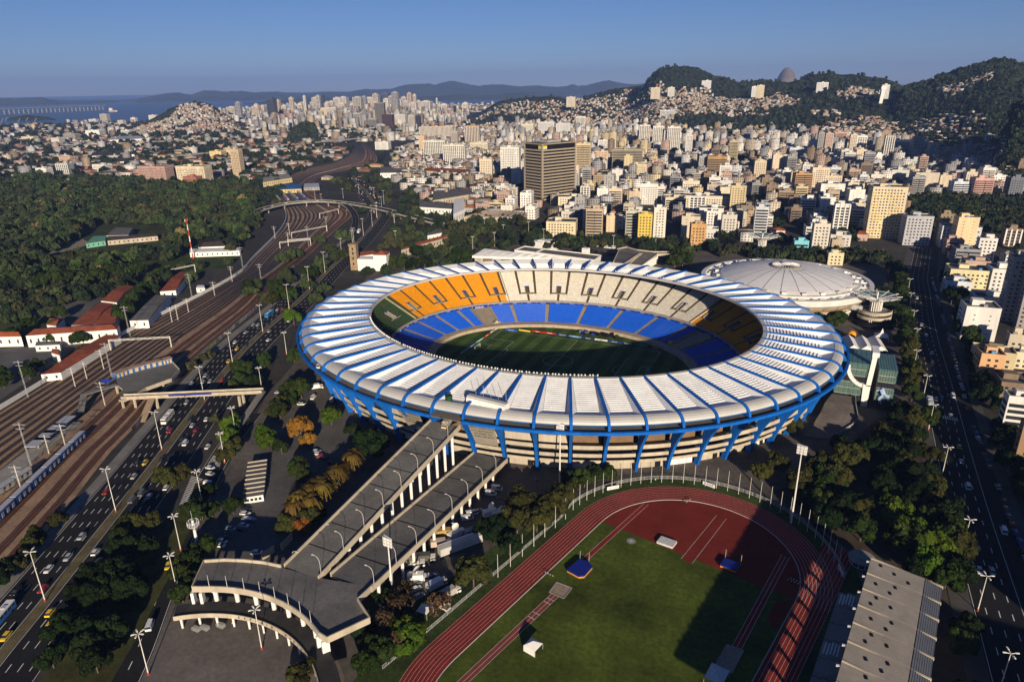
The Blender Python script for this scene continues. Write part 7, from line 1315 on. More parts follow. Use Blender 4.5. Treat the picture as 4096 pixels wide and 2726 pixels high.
# --- downtown towers
DT = [('B', 165, 60, 200, (.06, .07, .10)), ('B', 225, 36, 215, (.55, .44, .32)), ('B', 285, 38, 262, (.58, .52, .44)), ('B', 345, 30, 195, (.50, .42, .33)), ('B', 460, 18, 180, (.60, .58, .52)), ('B', 545, 40, 195, (.52, .46, .38)), ('B', 575, 32, 178, (.38, .36, .34)), ('B', 607, 36, 175, (.05, .07, .12)), ('B', 735, 50, 195, (.52, .47, .42)), ('B', 790, 58, 190, (.50, .48, .45)), ('B', 830, 20, 210, (.30, .30, .32)), ('B', 910, 70, 190, (.40, .38, .34)), ('B', 970, 36, 184, (.28, .29, .33)), ('B', 1010, 90, 195, (.52, .46, .40)), ('B', 1068, 45, 163, (.42, .38, .34)), ('B', 1103, 28, 178, (.10, .13, .20)), ('B', 1150, 55, 155, (.10, .12, .17)), ('B', 1160, 40, 205, (.62, .58, .52)), ('B', 1205, 46, 180, (.34, .33, .33)), ('B', 1235, 50, 148, (.30, .29, .29)), ('B', 1265, 48, 210, (.64, .62, .58)), ('B', 1312, 40, 188, (.46, .42, .38)), ('B', 1360, 34, 155, (.42, .35, .29)), ('B', 1405, 24, 168, (.55, .46, .36)), ('B', 1440, 30, 220, (.50, .45, .40)), ('B', 1500, 80, 225, (.52, .48, .43)), ('B', 1598, 12, 202, (.66, .66, .66)), ('B', 1840, 44, 240, (.62, .56, .48)), ('B', 100, 30, 265, (.55, .46, .36)), ('B', 45, 30, 250, (.52, .45, .37)), ('B', 420, 40, 250, (.56, .48, .38)), ('B', 650, 36, 240, (.58, .50, .42)), ('B', 690, 40, 226, (.50, .45, .40)), ('B', 870, 30, 245, (.56, .47, .38)), ('B', 1330, 45, 225, (.50, .45, .40)), ('B', 1390, 60, 240, (.54, .50, .45)), ('B', 1550, 70, 250, (.56, .50, .43)), ('B', 1660, 50, 250, (.58, .52, .44)), ('B', 780, 50, 245, (.56, .48, .38)), ('B', 480, 60, 262, (.58, .50, .40)), ('B', 320, 26, 250, (.30, .36, .48)), ('A', 2310, 60, 200, (.06, .08, .13)), ('A', 1970, 70, 275, (.50, .44, .36)), ('A', 2030, 38, 235, (.30, .30, .32)), ('A', 2180, 60, 268, (.54, .45, .36)), ('A', 2240, 50, 265, (.46, .42, .38)), ('B', 1065, 50, 232, (.55, .46, .38)), ('B', 960, 60, 240, (.58, .48, .38)), ('B', 590, 40, 235, (.56, .46, .36))]
for i, (c_, x_, w_, yt_, colr) in enumerate(DT):
    D_ = 4300+(i*337 % 900); t = PD(c_, x_, yt_, D_); w = w_/CR[c_][2]/FPX*D_; st = 'bands' if sum(colr) < .6 else ['grid', 'fins', 'grid'][i % 3]
    o = empty('skyscraper', (t[0], t[1], 0), R(10)); tag(o, spot((t[0], t[1], t[2]*.9), f'{cname(colr) if sum(colr) > .6 else "dark glass"} downtown skyscraper'), 'skyscraper', 'downtown skyscrapers'); h = t[2]
    mb = MB(); mb.box(0, w*.4, 0, w, w*.8, h); mb.box(0, w*.4, h, w*.5, w*.4, 5); mb.build('tower', C(*colr), o, local=True)
    mb = MB(); facade(mb, w, w*.8, h, 'strip' if st == 'bands' else 'grid', rg, fl=7.5, cw=9, ww=5.0, wh=4.2, faces='FR', pr=.3); mb.build('windows', M_glass, o, local=True, kind='stuff')
# --- larger low roofs: sheds, school, terminal
def shed(pts, h, wallm, roofm, lab, ridge=0., ridges=0, cat='shed', c='Z'):
    q = [tuple(P(c, *p_, h)[:2]) for p_ in pts]; ctr = np.mean(q, 0); o = empty('shed', (*ctr, 0)); tag(o, lab, cat); mb = MB(); mb.prism(q, 0, h, 0, 0); w_ = mb.build('wall', wallm, o)
    if w_.data.polygons[-1].normal.z < 0: w_.data.flip_normals()
    A, B_, C3, D_ = [np.array(p_) for p_ in q]; mb = MB()
    if ridges:
        for i in range(ridges):
            f0, f1, fm = i/ridges, (i+.98)/ridges, (i+.7)/ridges; e = lambda P_, Q_, f: P_+(Q_-P_)*f
            a, b, c_, d = (*e(A, B_, f0), h+.1), (*e(A, B_, f1), h+.1), (*e(D_, C3, f1), h+.1), (*e(D_, C3, f0), h+.1); m1, m2 = (*e(A, B_, fm), h+1.8), (*e(D_, C3, fm), h+1.8); k = MB(); k.quad(a, m1, m2, d); k.quad(m1, b, c_, m2); k.add([a, b, m1], [(0, 1, 2)]); k.add([d, m2, c_], [(0, 1, 2)]); k.build('roof_bay', roofm, o)
    else:
        m1, m2 = (A+D_)/2, (B_+C3)/2; r1 = (*(m1+(m2-m1)*.06), h+ridge+.15); r2 = (*(m2-(m2-m1)*.06), h+ridge+.15); k = [(*p_, h+.1) for p_ in (A, B_, C3, D_)]; mb.add(k+[r1, r2], [(0, 1, 5, 4), (1, 2, 5), (2, 3, 4, 5), (3, 0, 4)]); mb.build('roof', roofm, o)
    n = max(1, int(np.hypot(*(B_-A))/4.5)); u = (B_-A)/np.hypot(*(B_-A)); nv = np.array([u[1], -u[0]]); nv = nv if nv@(A-ctr) > 0 else -nv
    for i in range(n):
        s = A+(B_-A)*(i+.5)/n; k = MB(); k.box(s[0]+nv[0]*.05, s[1]+nv[1]*.05, h*.35, 1.1, .16, h*.35, math.atan2(u[1], u[0])); k.build('window', M_glass, o)
    FOOT.append((ctr[0], ctr[1], np.hypot(*(B_-D_))*.4, 0, 1, 1)); return o
M_shr = mat('shed_roof', (.36, .29, .24), rough=.8, var=.2, scale=.08)
shed([(1830, 1215), (2356, 1225), (2420, 1100), (2300, 1085)], 7, M_beige, M_shr, 'big brown saw-tooth roofed depot left of the banded office tower', ridges=12, c='B', cat='depot')
shed([(1295, 1500), (1690, 1390), (1760, 1350), (1350, 1450)], 7, M_beige, M_tile, 'long cream school wing with red roof behind the stadium', 1.5, c='B', cat='school')
shed([(1520, 1375), (1655, 1350), (1640, 1315), (1520, 1340)], 9, M_white, M_felt, 'small white flat-roofed hall behind the red school wing', .2, c='B', cat='hall')
shed([(1565, 1075), (1900, 1020), (1900, 965), (1570, 995)], 10, M_beige, M_felt, 'grey flat-roofed college block among trees', .2, c='B', cat='college'); shed([(1450, 1130), (1750, 1150), (1740, 1100), (1450, 1060)], 8, M_white, M_felt, 'white long college wing with dark roof', .2, c='B', cat='college'); shed([(1742, 1190), (1838, 1150), (1835, 1060), (1745, 1062)], 14, M_white, M_white, 'white cubic tower at the end of the college wing', .2, c='B', cat='tower')
shed([(1485, 820), (1890, 840), (1890, 808), (1500, 793)], 9, M_beige, M_tile, 'long red-roofed school in the middle distance', 2, c='B', cat='school'); shed([(1115, 840), (1480, 835), (1470, 800), (1120, 785)], 9, M_white, M_felt, 'white long low clinic with curved end', .3, c='B', cat='clinic'); shed([(110, 920), (360, 880), (330, 845), (115, 870)], 8, C(.62, .52, .28), M_conc, 'cream hall with grey roof beside the rail yard', 1, c='B', cat='hall')
shed([(770, 695), (1150, 680), (1140, 645), (800, 652)], 8, M_white, M_tiled, 'long dark-roofed factory on the plain', 1.5, c='A', cat='factory'); shed([(920, 558), (1250, 545), (1190, 520), (960, 525)], 9, M_white, M_metal, 'long pale metal warehouse roof on the plain', 1.5, c='A', cat='warehouse'); shed([(1000, 745), (1150, 735), (1145, 700), (1010, 705)], 8, M_white, M_tiled, 'white workshop with dark ridge', 1.5, c='A', cat='workshop'); shed([(920, 1420), (1350, 1380), (1340, 1355), (925, 1380)], 5, M_beige, M_tiled, 'low park pavilion with dark roof', .6, c='A', cat='pavilion'); shed([(910, 1375), (1100, 1370), (1140, 1310), (990, 1305)], 6, M_conc, M_felt, 'dark flat hall in the park', .3, c='A', cat='hall'); shed([(735, 1445), (900, 1420), (915, 1375), (800, 1380)], 5, C(.18, .42, .30), mat('green_roof', (.12, .30, .22), rough=.8), 'green-roofed park building in the clearing', .3, c='A', cat='hall')
shed([(1625, 1520), (2050, 1505), (2040, 1475), (1625, 1490)], 5, M_white, M_white, 'long white boundary block by the red and white mast', .2, c='A', cat='building'); shed([(1700, 1475), (1940, 1465), (1880, 1410), (1740, 1430)], 5, M_white, M_tiled, 'dark-roofed house behind the long white block', 1.8, c='A', cat='house')
# barracks beside the railway
shed([(220, 735), (1000, 680), (1020, 640), (290, 680)], 8, M_white, M_tile, 'long white barracks with arched windows and red-brown roof', 2.2, c='E', cat='barracks'); shed([(610, 645), (800, 640), (970, 455), (870, 440)], 5, M_white, M_tile, 'red-tiled wing stepping up beside the yard', 1.5, c='E', cat='barracks'); shed([(800, 635), (980, 640), (1070, 455), (960, 470)], 5, M_white, M_tile, 'second red-tiled wing parallel to the yard', 1.5, c='E', cat='barracks'); shed([(865, 435), (1000, 450), (1150, 310), (1050, 290)], 6, M_white, M_tile, 'far red-tiled wing below the trees', 1.5, c='E', cat='barracks')
shed([(1110, 605), (1270, 600), (1460, 390), (1330, 385)], 6, M_white, M_felt, 'dark-roofed white barracks beside the rails', 1.2, c='E', cat='barracks'); shed([(1370, 355), (1505, 345), (1630, 190), (1540, 185)], 6, M_white, M_tile, 'red-roofed white barracks near the green lawn', 2, c='E', cat='barracks'); shed([(350, 1065), (520, 1050), (1030, 740), (940, 705)], 4.5, M_white, M_tile, 'very long red-brown shed roof along the railway wall', 1.6, c='E', cat='shed'); shed([(-40, 745), (180, 740), (170, 700), (-40, 695)], 7, M_white, mat('orange_roof', (.42, .11, .04), rough=.9, var=.2), 'orange-roofed white house at the left edge', 1.6, c='E', cat='house'); shed([(-40, 480), (215, 400), (210, 365), (40, 400)], 5, M_white, M_tile, 'dark red-roofed barracks at the left edge', 1.8, c='E', cat='barracks'); shed([(400, 640), (480, 650), (550, 590), (450, 575)], 6, M_white, M_tile, 'small gabled white gatehouse', 2.2, c='E', cat='house'); shed([(300, 820), (510, 810), (515, 785), (310, 785)], 4, M_white, M_felt, 'low white annex before the long barracks', .4, c='E', cat='annex'); shed([(440, 880), (510, 900), (510, 850), (445, 845)], 5, M_white, M_tile, 'small white guard house in the depot yard', 1, c='E', cat='house')
shed([(1680, 325), (1755, 325), (1750, 300), (1690, 300)], 4, M_white, M_white, 'small white hut beside the rails', .3, c='E', cat='hut'); shed([(875, 1560), (1100, 1530), (1030, 1500), (960, 1510)], 7, M_white, M_tile, 'white mansion with red roof beside the avenue', 1.5, c='B', cat='mansion')
# ruined palace with corner tower
q = P('F', 690, 165); o = empty('old_palace', (q[0], q[1], 0)); tag(o, 'old ruined palace with brown corner tower beside the avenue', 'palace'); M_old = mat('old_stone', (.30, .22, .14), rough=.95, var=.3, scale=.4); mb = MB(); mb.box(q[0], q[1], 0, 6.5, 6.5, 23, .3); mb.build('tower', M_old, o); mb = MB(); mb.box(q[0], q[1], 23, 7.5, 7.5, 1.4, .3); mb.build('battlement', M_old, o)
for zz in (5, 10, 15, 19):
    mb = MB(); mb.box(q[0]+.3*3.1, q[1]-3.2, zz, 1.2, .5, 2, .3); mb.build('window', M_dark, o)
mb = MB(); mb.box(q[0]+15, q[1]+6, 0, 24, 12, 11, .3); mb.build('hall', M_white, o); mb = MB(); mb.box(q[0]+24, q[1]+9, 0, 12, 12, 15, .3); mb.build('wing', M_white, o)
mb = MB(); x, y = q[0]+24, q[1]+9; c_, s_ = math.cos(.3), math.sin(.3); k = [(x+u_*c_-v_2*s_, y+u_*s_+v_2*c_, 15) for u_, v_2 in ((-6.5, -6.5), (6.5, -6.5), (6.5, 6.5), (-6.5, 6.5))]; mb.add(k+[(x, y, 18)], [(0, 1, 4), (1, 2, 4), (2, 3, 4), (3, 0, 4)]); mb.build('roof', M_tile, o)
for i in range(5): mb = MB(); mb.box(q[0]+6+i*4.3+1.7, q[1]-2.0+i*1.28+.0, 3, 1.6, .5, 4.5, .3); mb.build('arch_window', M_dark, o)
# trees between the stadium, the arena and the city, and the garden park at the right
for poly, n_ in (([(860, 470), (930, 440), (1010, 470), (1180, 510), (1350, 545), (1660, 575), (1980, 590), (2060, 600), (1950, 612), (1640, 590), (1400, 572), (1090, 575), (960, 590), (880, 580), (900, 520)], 330), ([(2085, 455), (2380, 455), (2380, 548), (2160, 530), (2090, 522)], 420), ([(560, 470), (620, 440), (660, 440), (640, 480), (600, 520), (560, 560), (520, 600)], 60), ([(740, 415), (860, 400), (900, 430), (880, 450), (800, 440)], 40), ([(0, 690), (150, 670), (330, 650), (420, 640), (330, 690), (200, 700), (60, 720), (0, 730)], 60)):
    xs = [q[0] for q in poly]; ys = [q[1] for q in poly]; k = 0
    for _ in range(n_*8):
        x, y = r.uniform(min(xs), max(xs)), r.uniform(min(ys), max(ys))
        if not inpoly(x, y, poly): continue
        q = P('Z', x, y)
        if np.min(np.hypot(AVa[:, 0]-q[0], AVa[:, 1]-q[1])) < 17 or any((fx-q[0])**2+(fy-q[1])**2 < (fr_*.7)**2 for fx, fy, fr_, *_ in FOOT): continue
        MASS.append((q[0], q[1], r.uniform(4.5, 7.5), ['green', 'dark', 'dark', 'olive'][r.randint(4)])); k += 1
        if k >= n_: break
# --- woodland and street trees as one mass (numpy instancing of small crowns)
LOV = [crown_arrays(s, 190, .26, 7) for s in (41, 42, 43)]; LOVN = [crown_arrays(s, 700, .15, 9) for s in (61, 62)]; LOV2 = [crown_arrays(s, 44, .46, 5) for s in (51, 52)]
CC = dict(green=(.036, .052, .017), dark=(.016, .027, .011), olive=(.040, .043, .017), bright=(.036, .064, .015), hill=(.030, .042, .018), orange=(.30, .15, .04), gold=(.16, .12, .05), bare=(.14, .1, .06))
VV = []; KC = []; rr_ = np.random.RandomState(3)
slp = [('wooded_hill', 2300, .1, 1.03), ('ridge_hill', 500, .3, 1.02), ('forest_slope', 2600, .1, 1.03), ('near_spur', 900, .05, 1.05), ('settled_hill', 120, .3, 1.0), ('quarry_hill', 60, .2, 1.0)]
MASS3 = [(x, y, rd, k, 0) for x, y, rd, k in MASS]
for nm, n_, s0, s1 in slp:
    G = HILLS[nm]; nx, ns, _ = G.shape
    for i in range(n_):
        a, b = rr_.randint(2, nx-2), int(rr_.uniform(s0, s1)/1.6*(ns-1)); p = G[a, b]; MASS3.append((p[0], p[1], rr_.uniform(4.5, 8.5), 'hill', p[2]-2))
for x, y, rad, kind, z in MASS3:
    q = project((x, y, z+3))
    if q is None or not (-80 < q[0] < W4+80 and 0 < q[1] < H4+100): continue
    src = (LOVN if q[2] < 520 else LOV if q[2] < 1100 else LOV2)[rr_.randint(2)]; a = rr_.uniform(0, 6.28); c, s = math.cos(a), math.sin(a); h = rad*rr_.uniform(1.2, 1.6)
    VV.append(np.stack([x+rad*(src[:, 0]*c-src[:, 1]*s), y+rad*(src[:, 0]*s+src[:, 1]*c), z+h*.25+src[:, 2]*h*.85], 1)); KC.append(np.repeat(np.array(CC[kind])[None]*rr_.uniform(.75, 1.35), len(src)//4, 0)*rr_.uniform(.7, 1.25, (len(src)//4, 1)))
M_wl = colmat('woodland_leaves', rough=.9)
o = bpy.data.objects.new('woodland', arr_mesh('woodland', np.concatenate(VV), [M_wl], np.concatenate(KC))); col.objects.link(o); o['kind'] = 'stuff'; o['label'] = 'dark green woodland of the park and street trees between the houses'
# ================================================================== VIADUCTS, STATION, TRAINS
def viaduct(name, pts, w, label, th=1.4, step=32, cat='viaduct', prad=1.0):
    pts = np.array(smooth(pts, 6)); o = empty(name, (pts[0][0], pts[0][1], 0)); tag(o, label, cat); mb = MB(); L, R_ = side(pts, -w/2), side(pts, w/2); deckslab(mb, [tuple(q) for q in L], [tuple(q) for q in R_], th, 0, 1); mb.build('deck', [M_conc, M_asph], o)
    parapet('parapet', L, .9, .3, M_conc, o); parapet('parapet', R_, .9, .3, M_conc, o)
    mb = MB()
    for s, x, y, a in along(pts, 9):
        z = np.interp(s, np.r_[0, np.cumsum(np.hypot(*np.diff(pts[:, :2], axis=0).T))], pts[:, 2])+.02; mb.box(x, y, z, 3, .22, .01, a)
    mb.build('lane_marking', M_paint, o, kind='stuff')
    cum = np.r_[0, np.cumsum(np.hypot(*np.diff(pts[:, :2], axis=0).T))]
    for s, x, y, a in along(pts, step):
        z = np.interp(s, cum, pts[:, 2])
        if z > 3: mb = MB(); mb.cyl(x, y, 0, z-th, prad, n=10); mb.box(x, y, z-th-1, 1.6, w*.7, 1.0, a); mb.build('pier', M_conc, o)
    return pts
V1 = viaduct('flyover', [tuple(P('A', 2010, 1290, .5)), tuple(P('A', 2180, 1210, 4)), tuple(P('B', 60, 1165, 7)), tuple(P('B', 250, 1110, 7.5)), tuple(P('B', 450, 1085, 7.5)), tuple(P('B', 650, 1080, 7.5)), tuple(P('B', 850, 1098, 7.5)), tuple(P('B', 1050, 1130, 7.5)), tuple(P('B', 1250, 1175, 7)), tuple(P('B', 1450, 1225, 6)), tuple(P('B', 1640, 1275, 3))], 11, 'long curving concrete flyover sweeping over the rail yard and avenue')
V1b = viaduct('flyover_branch', [tuple(P('B', 760, 1090, 7.4)), tuple(P('B', 830, 1120, 7)), tuple(P('B', 885, 1180, 5)), tuple(P('B', 905, 1250, 2.5)), tuple(P('B', 895, 1320, .6))], 8, 'short curved branch ramp dropping from the flyover to the avenue')
V2 = viaduct('far_viaduct', [tuple(P('A', 1500, 690, 10)), tuple(P('A', 1900, 655, 10)), tuple(P('B', 0, 617, 10)), tuple(P('B', 300, 598, 10)), tuple(P('B', 600, 572, 10)), tuple(P('B', 900, 545, 10)), tuple(P('B', 1150, 523, 10)), tuple(P('B', 1420, 508, 10))], 16, 'long straight elevated road crossing the rail yard in the distance', step=45)
V3 = viaduct('far_railway_viaduct', [tuple(P('A', 560, 600, 8)), tuple(P('A', 1000, 585, 8)), tuple(P('A', 1300, 570, 8)), tuple(P('A', 1750, 560, 8))], 12, 'dark low viaduct crossing the plain at the left', step=50)
# station over the rails with footbridge
ST = empty('station_building', tuple(P('E', 1250, 1050)*[1, 1, 0])); tag(ST, 'curved station concourse on columns over the railway with blue frame', 'station'); zs = 6.6
ol = [(1000, 1105), (1100, 1065), (1250, 1020), (1400, 985), (1480, 965), (1540, 1030), (1470, 1110), (1250, 1190), (1170, 1240), (1060, 1285), (1015, 1280), (1050, 1190), (1000, 1150)]
q = [tuple(P('E', *p_, zs)[:2]) for p_ in ol]; mb = MB(); mb.prism(q, zs-1, zs, 0, 1, True); w_ = mb.build('deck', [M_beige, M_concd], ST)
if w_.data.polygons[len(q)].normal.z < 0: w_.data.flip_normals()
M_sblue = mat('station_blue', (.03, .14, .40), rough=.6)
bl_ = [P('E', *p_, zs) for p_ in ((1000, 1105), (1100, 1065), (1250, 1020), (1400, 985), (1480, 965))]
for a, b in zip(bl_, bl_[1:]):
    u_ = (b-a)[:2]; L = np.hypot(*u_); u_ /= L; nv = np.array([u_[1], -u_[0]]); ang = math.atan2(u_[1], u_[0]); c = (a+b)[:2]/2-nv*1.6; mb = MB(); mb.box(c[0], c[1], zs, L, 3.2, 3.0, ang); mb.build('concourse_wall', M_sblue, ST)
    mb = MB(); mb.box(c[0], c[1], zs+3.0, L+.4, 4.6, .35, ang); mb.build('roof', mat('station_roof', (.36, .24, .18), rough=.9, var=.3), ST)
    for i in range(3): s = a[:2]+u_*L*(i+.5)/3+nv*.06; mb = MB(); mb.box(s[0], s[1], zs+.3, L/3*.55, .12, 2.2, ang); mb.build('kiosk_shutter', C(.55, .42, .24), ST)
for p_ in ((1070, 1250), (1165, 1350), (1260, 1230), (1405, 1190), (1010, 1225), (1060, 1350)): q_ = P('E', *p_); mb = MB(); mb.bar((q_[0], q_[1], 0), (q_[0], q_[1], zs-1), .9); mb.build('column', M_beige, ST)
parapet('parapet', [P('E', *p_, zs) for p_ in ol[4:10]], 1.0, .25, M_beige, ST)
sg = P('E', 905, 1110, 6); mb = MB(); mb.box(sg[0], sg[1], 4.5, 5, .3, 1.8, .5); mb.build('sign_panel', M_ads, ST); a_, b_ = P('E', 1000, 1150, zs), P('E', 720, 1230, 5.5); mb = MB(); mb.bar(a_, b_, 4, .6); mb.build('walkway', M_concd, ST); a2 = P('E', 690, 1400, 1.2); mb = MB(); mb.bar(b_, a2, 3.2, .5); mb.build('stair', M_concd, ST)
FB = empty('footbridge', tuple(P('E', 1350, 1330)*[1, 1, 0])); tag(FB, 'straight concrete footbridge with blue panels crossing the avenue', 'footbridge'); a_, b_ = P('E', 1050, 1265, zs), P('E', 2250, 1210, zs); mb = MB(); mb.bar(a_, b_, 3.6, .9); mb.build('deck', M_beige, FB)
dd = (b_-a_)/np.linalg.norm(b_-a_); nv = np.array([dd[1], -dd[0], 0])
for s_ in (-1, 1): mb = MB(); mb.bar(a_+nv*s_*1.8+[0, 0, .9], b_+nv*s_*1.8+[0, 0, .9], .12, 1.1); mb.build('parapet', M_beige, FB)
for f in (.42, .56): mb = MB(); c = a_+(b_-a_)*f+nv*1.95+[0, 0, 1.0]; mb.bar(c-dd*6, c+dd*6, .1, .9); mb.build('blue_panel', M_ads, FB)
for x_, y_ in ((1355, 1355), (2095, 1330), (2060, 1340), (1330, 1340)): q_ = P('E', x_, y_); mb = MB(); mb.bar((q_[0], q_[1], 0), (q_[0], q_[1], zs-.4), 1.0); mb.build('column', M_beige, FB)
c_ = P('E', 2010, 1560, .3); mb = MB(); mb.bar(b_, c_, 3.4, .5); mb.build('descending_ramp', M_concd, FB); c_ = P('E', 1215, 1470, .3); mb = MB(); mb.bar(P('E', 1300, 1270, zs-.3), c_, 3.6, .5); mb.build('stair_flight', mat('stair_tan', (.30, .22, .15), rough=.9), FB)
# platform with canopies
pa, pb = P('J', -60, 370, 1), P('J', 440, -20, 1); PL = empty('station_platform', (*((pa+pb)/2)[:2], 0)); tag(PL, 'grey station platform with low canopies between the railway tracks', 'platform'); mb = MB(); mb.bar(pa-[0, 0, .5], pb-[0, 0, .5], 9, 1.0); mb.build('slab', M_conc, PL); dd = (pb-pa)/np.linalg.norm(pb-pa)
for f in (.55, .66, .78, .92): c = pa+(pb-pa)*f; mb = MB(); mb.bar(c-dd*5+[0, 0, 3.4], c+dd*5+[0, 0, 3.4], 5.5, .3); mb.build('canopy', M_metal, PL); mb = MB(); mb.bar(c, c+[0, 0, 3.4], .4); mb.build('canopy_post', M_metal, PL)
def train(a, b, n, body, stripe, lab, wd=3.0):
    a, b = np.array(a), np.array(b); dd = (b-a)/np.linalg.norm(b-a); L = np.linalg.norm(b-a)/n; o = empty('commuter_train', tuple(a)); tag(o, lab, 'train'); ang = math.atan2(dd[1], dd[0])
    for i in range(n):
        c = a+dd*L*(i+.5); mb = MB(); mb.box(c[0], c[1], .9, L-.6, wd, 2.7, ang); mb.build('carriage', body, o)
        mb = MB(); mb.box(c[0], c[1], 3.6, L-.8, wd*.8, .35, ang); mb.build('carriage_roof', M_metal, o)
        mb = MB(); mb.box(c[0], c[1], .35, L*.7, wd*.7, .6, ang); mb.build('bogie', M_black, o)
        for s_ in (-1, 1):
            mb = MB(); nv = np.array([-dd[1], dd[0], 0])*s_*(wd/2+.03); e = c+nv; mb.box(e[0], e[1], 2.2, L-2.5, .08, .9, ang); mb.build('window_band', M_glass, o)
            for k in (-.3, 0, .3): mb = MB(); e2 = e+dd*L*k+nv*.02; mb.box(e2[0], e2[1], 1.0, 1.5, .1, 2.1, ang); mb.build('door', stripe, o)
train(P('J', -20, 595, 0), P('J', 515, 75, 0), 6, mat('train_blue', (.02, .08, .33), rough=.4), C(.35, .40, .48), 'blue commuter train standing beside the platform'); train(P('J', -20, 440, 0), P('J', 195, 300, 0), 2, mat('train_grey', (.22, .22, .23), rough=.4), C(.3, .3, .3), 'short grey train on the neighbouring track')
for i, (x0, y0, x1, y1) in enumerate(((330, 1010, 410, 1075), (270, 1010, 330, 1080), (400, 1000, 470, 1060), (210, 1020, 260, 1090))): train(P('B', x0, y0, 0), P('B', x1, y1, 0), 3, [MATS['train_blue'], MATS['train_grey']][i % 2], C(.4, .42, .45), f'{["blue", "grey", "dark blue", "dull grey"][i]} train standing at the far station, {ORDN[i]} track there')
shed([(190, 985), (440, 975), (440, 935), (210, 940)], 6, C(.55, .42, .16), M_sblue, 'blue and yellow far station house over the rails', .4, c='B', cat='station'); shed([(460, 965), (595, 960), (590, 925), (465, 930)], 5, M_conc, M_metal, 'grey roofed far metro station beside the blue one', .4, c='B', cat='station')
# overhead line masts and gantries
def lattice(mb, p, q, w=.5, n=6):
    p, q = np.array(p, float), np.array(q, float)
    for s_ in (-1, 1): mb.bar(p+[s_*w, 0, 0], q+[s_*w*.5, 0, 0], .12)
    for i in range(n): a = p+(q-p)*i/n; b = p+(q-p)*(i+1)/n; mb.bar(a+[(-w if i % 2 else w), 0, 0], b+[(w if i % 2 else -w), 0, 0], .09)
i = 0
for (c_, x_, y_, h) in (('E', 1115, 740, 22), ('E', 1645, 405, 20), ('E', 2245, 310, 20), ('E', 960, 1090, 22), ('E', 240, 1260, 22), ('E', 1990, 270, 14), ('E', 2080, 150, 20), ('J', 190, 250, 22), ('B', 505, 1470, 22), ('B', 660, 1340, 18), ('B', 1240, 1300, 16), ('B', 215, 1400, 14), ('E', 1475, 620, 12), ('E', 1525, 600, 12), ('E', 1615, 530, 11), ('E', 1840, 390, 12), ('E', 645, 1170, 12), ('E', 745, 1105, 11), ('E', 890, 1020, 13), ('J', 130, 395, 12), ('J', 300, 175, 10), ('J', 400, 130, 12), ('E', 900, 1330, 14), ('B', 340, 1370, 14), ('B', 330, 1440, 12)):
    q = P(c_, x_, y_); o = empty('catenary_mast', (q[0], q[1], 0)); tag(o, spot((q[0], q[1], h*.7), 'pale railway overhead-line mast'), 'mast', 'railway masts'); mb = MB(); lattice(mb, (q[0], q[1], 0), (q[0], q[1], h), .55 if h > 15 else .3); mb.build('lattice', M_metal if h > 15 else M_pole, o)
    mb = MB(); mb.bar((q[0]-2.6, q[1]-1, h-1), (q[0]+2.6, q[1]+1, h-1), .2); mb.bar((q[0]-1.8, q[1]-.8, h-3), (q[0]+1.8, q[1]+.8, h-3), .18); mb.build('crossarm', M_metal, o); i += 1
for k, (c0, x0, y0, x1, y1, zz) in enumerate((('E', 950, 860, 1470, 830, 7.5), ('B', 360, 1400, 660, 1340, 7), ('B', 330, 1465, 520, 1450, 7), ('Q', 360, 560, 560, 540, 7), ('B', 600, 1230, 760, 1190, 7), ('Z', 380, 640, 450, 625, 7))):
    a_, b_ = P(c0, x0, y0), P(c0, x1, y1); o = empty('rail_gantry', tuple((a_+b_)/2)); tag(o, spot(((a_+b_)/2)+np.array([0, 0, zz]), 'white railway gantry over tracks'), 'gantry', 'railway gantries')
    for e in (a_, b_): mb = MB(); mb.bar(e, e+[0, 0, zz], .5); mb.build('leg', M_pole, o)
    mb = MB(); mb.bar(a_+[0, 0, zz], b_+[0, 0, zz], .25); mb.bar(a_+[0, 0, zz-.9], b_+[0, 0, zz-.9], .25)
    for i in range(14): f0, f1 = i/14, (i+1)/14; mb.bar(a_+(b_-a_)*f0+[0, 0, zz-.9*(i % 2)], a_+(b_-a_)*f1+[0, 0, zz-.9*((i+1) % 2)], .12)
    mb.build('beam', M_pole, o)
q = P('E', 1655, 75); o = empty('radio_mast', (q[0], q[1], 0)); tag(o, 'red and white banded radio mast beside the lawn', 'mast'); H_ = zof(q, 'A', 1600, 1230); M_red = mat('mast_red', (.50, .06, .03), rough=.6)
for i in range(7): mb = MB(); lattice(mb, (q[0], q[1], H_*i/7), (q[0], q[1], H_*(i+1)/7), 1.0-.1*i, 4); mb.cyl(q[0], q[1], H_*i/7, H_*(i+1)/7, .5-.05*i, n=6); mb.build('mast_section', M_white if i % 2 else M_red, o)
for i in range(5): mb = MB(); a = i*1.26; mb.box(q[0]+1.3*math.cos(a), q[1]+1.3*math.sin(a), H_-3, .5, .5, 2.4); mb.build('antenna', M_white if i % 2 else M_red, o)
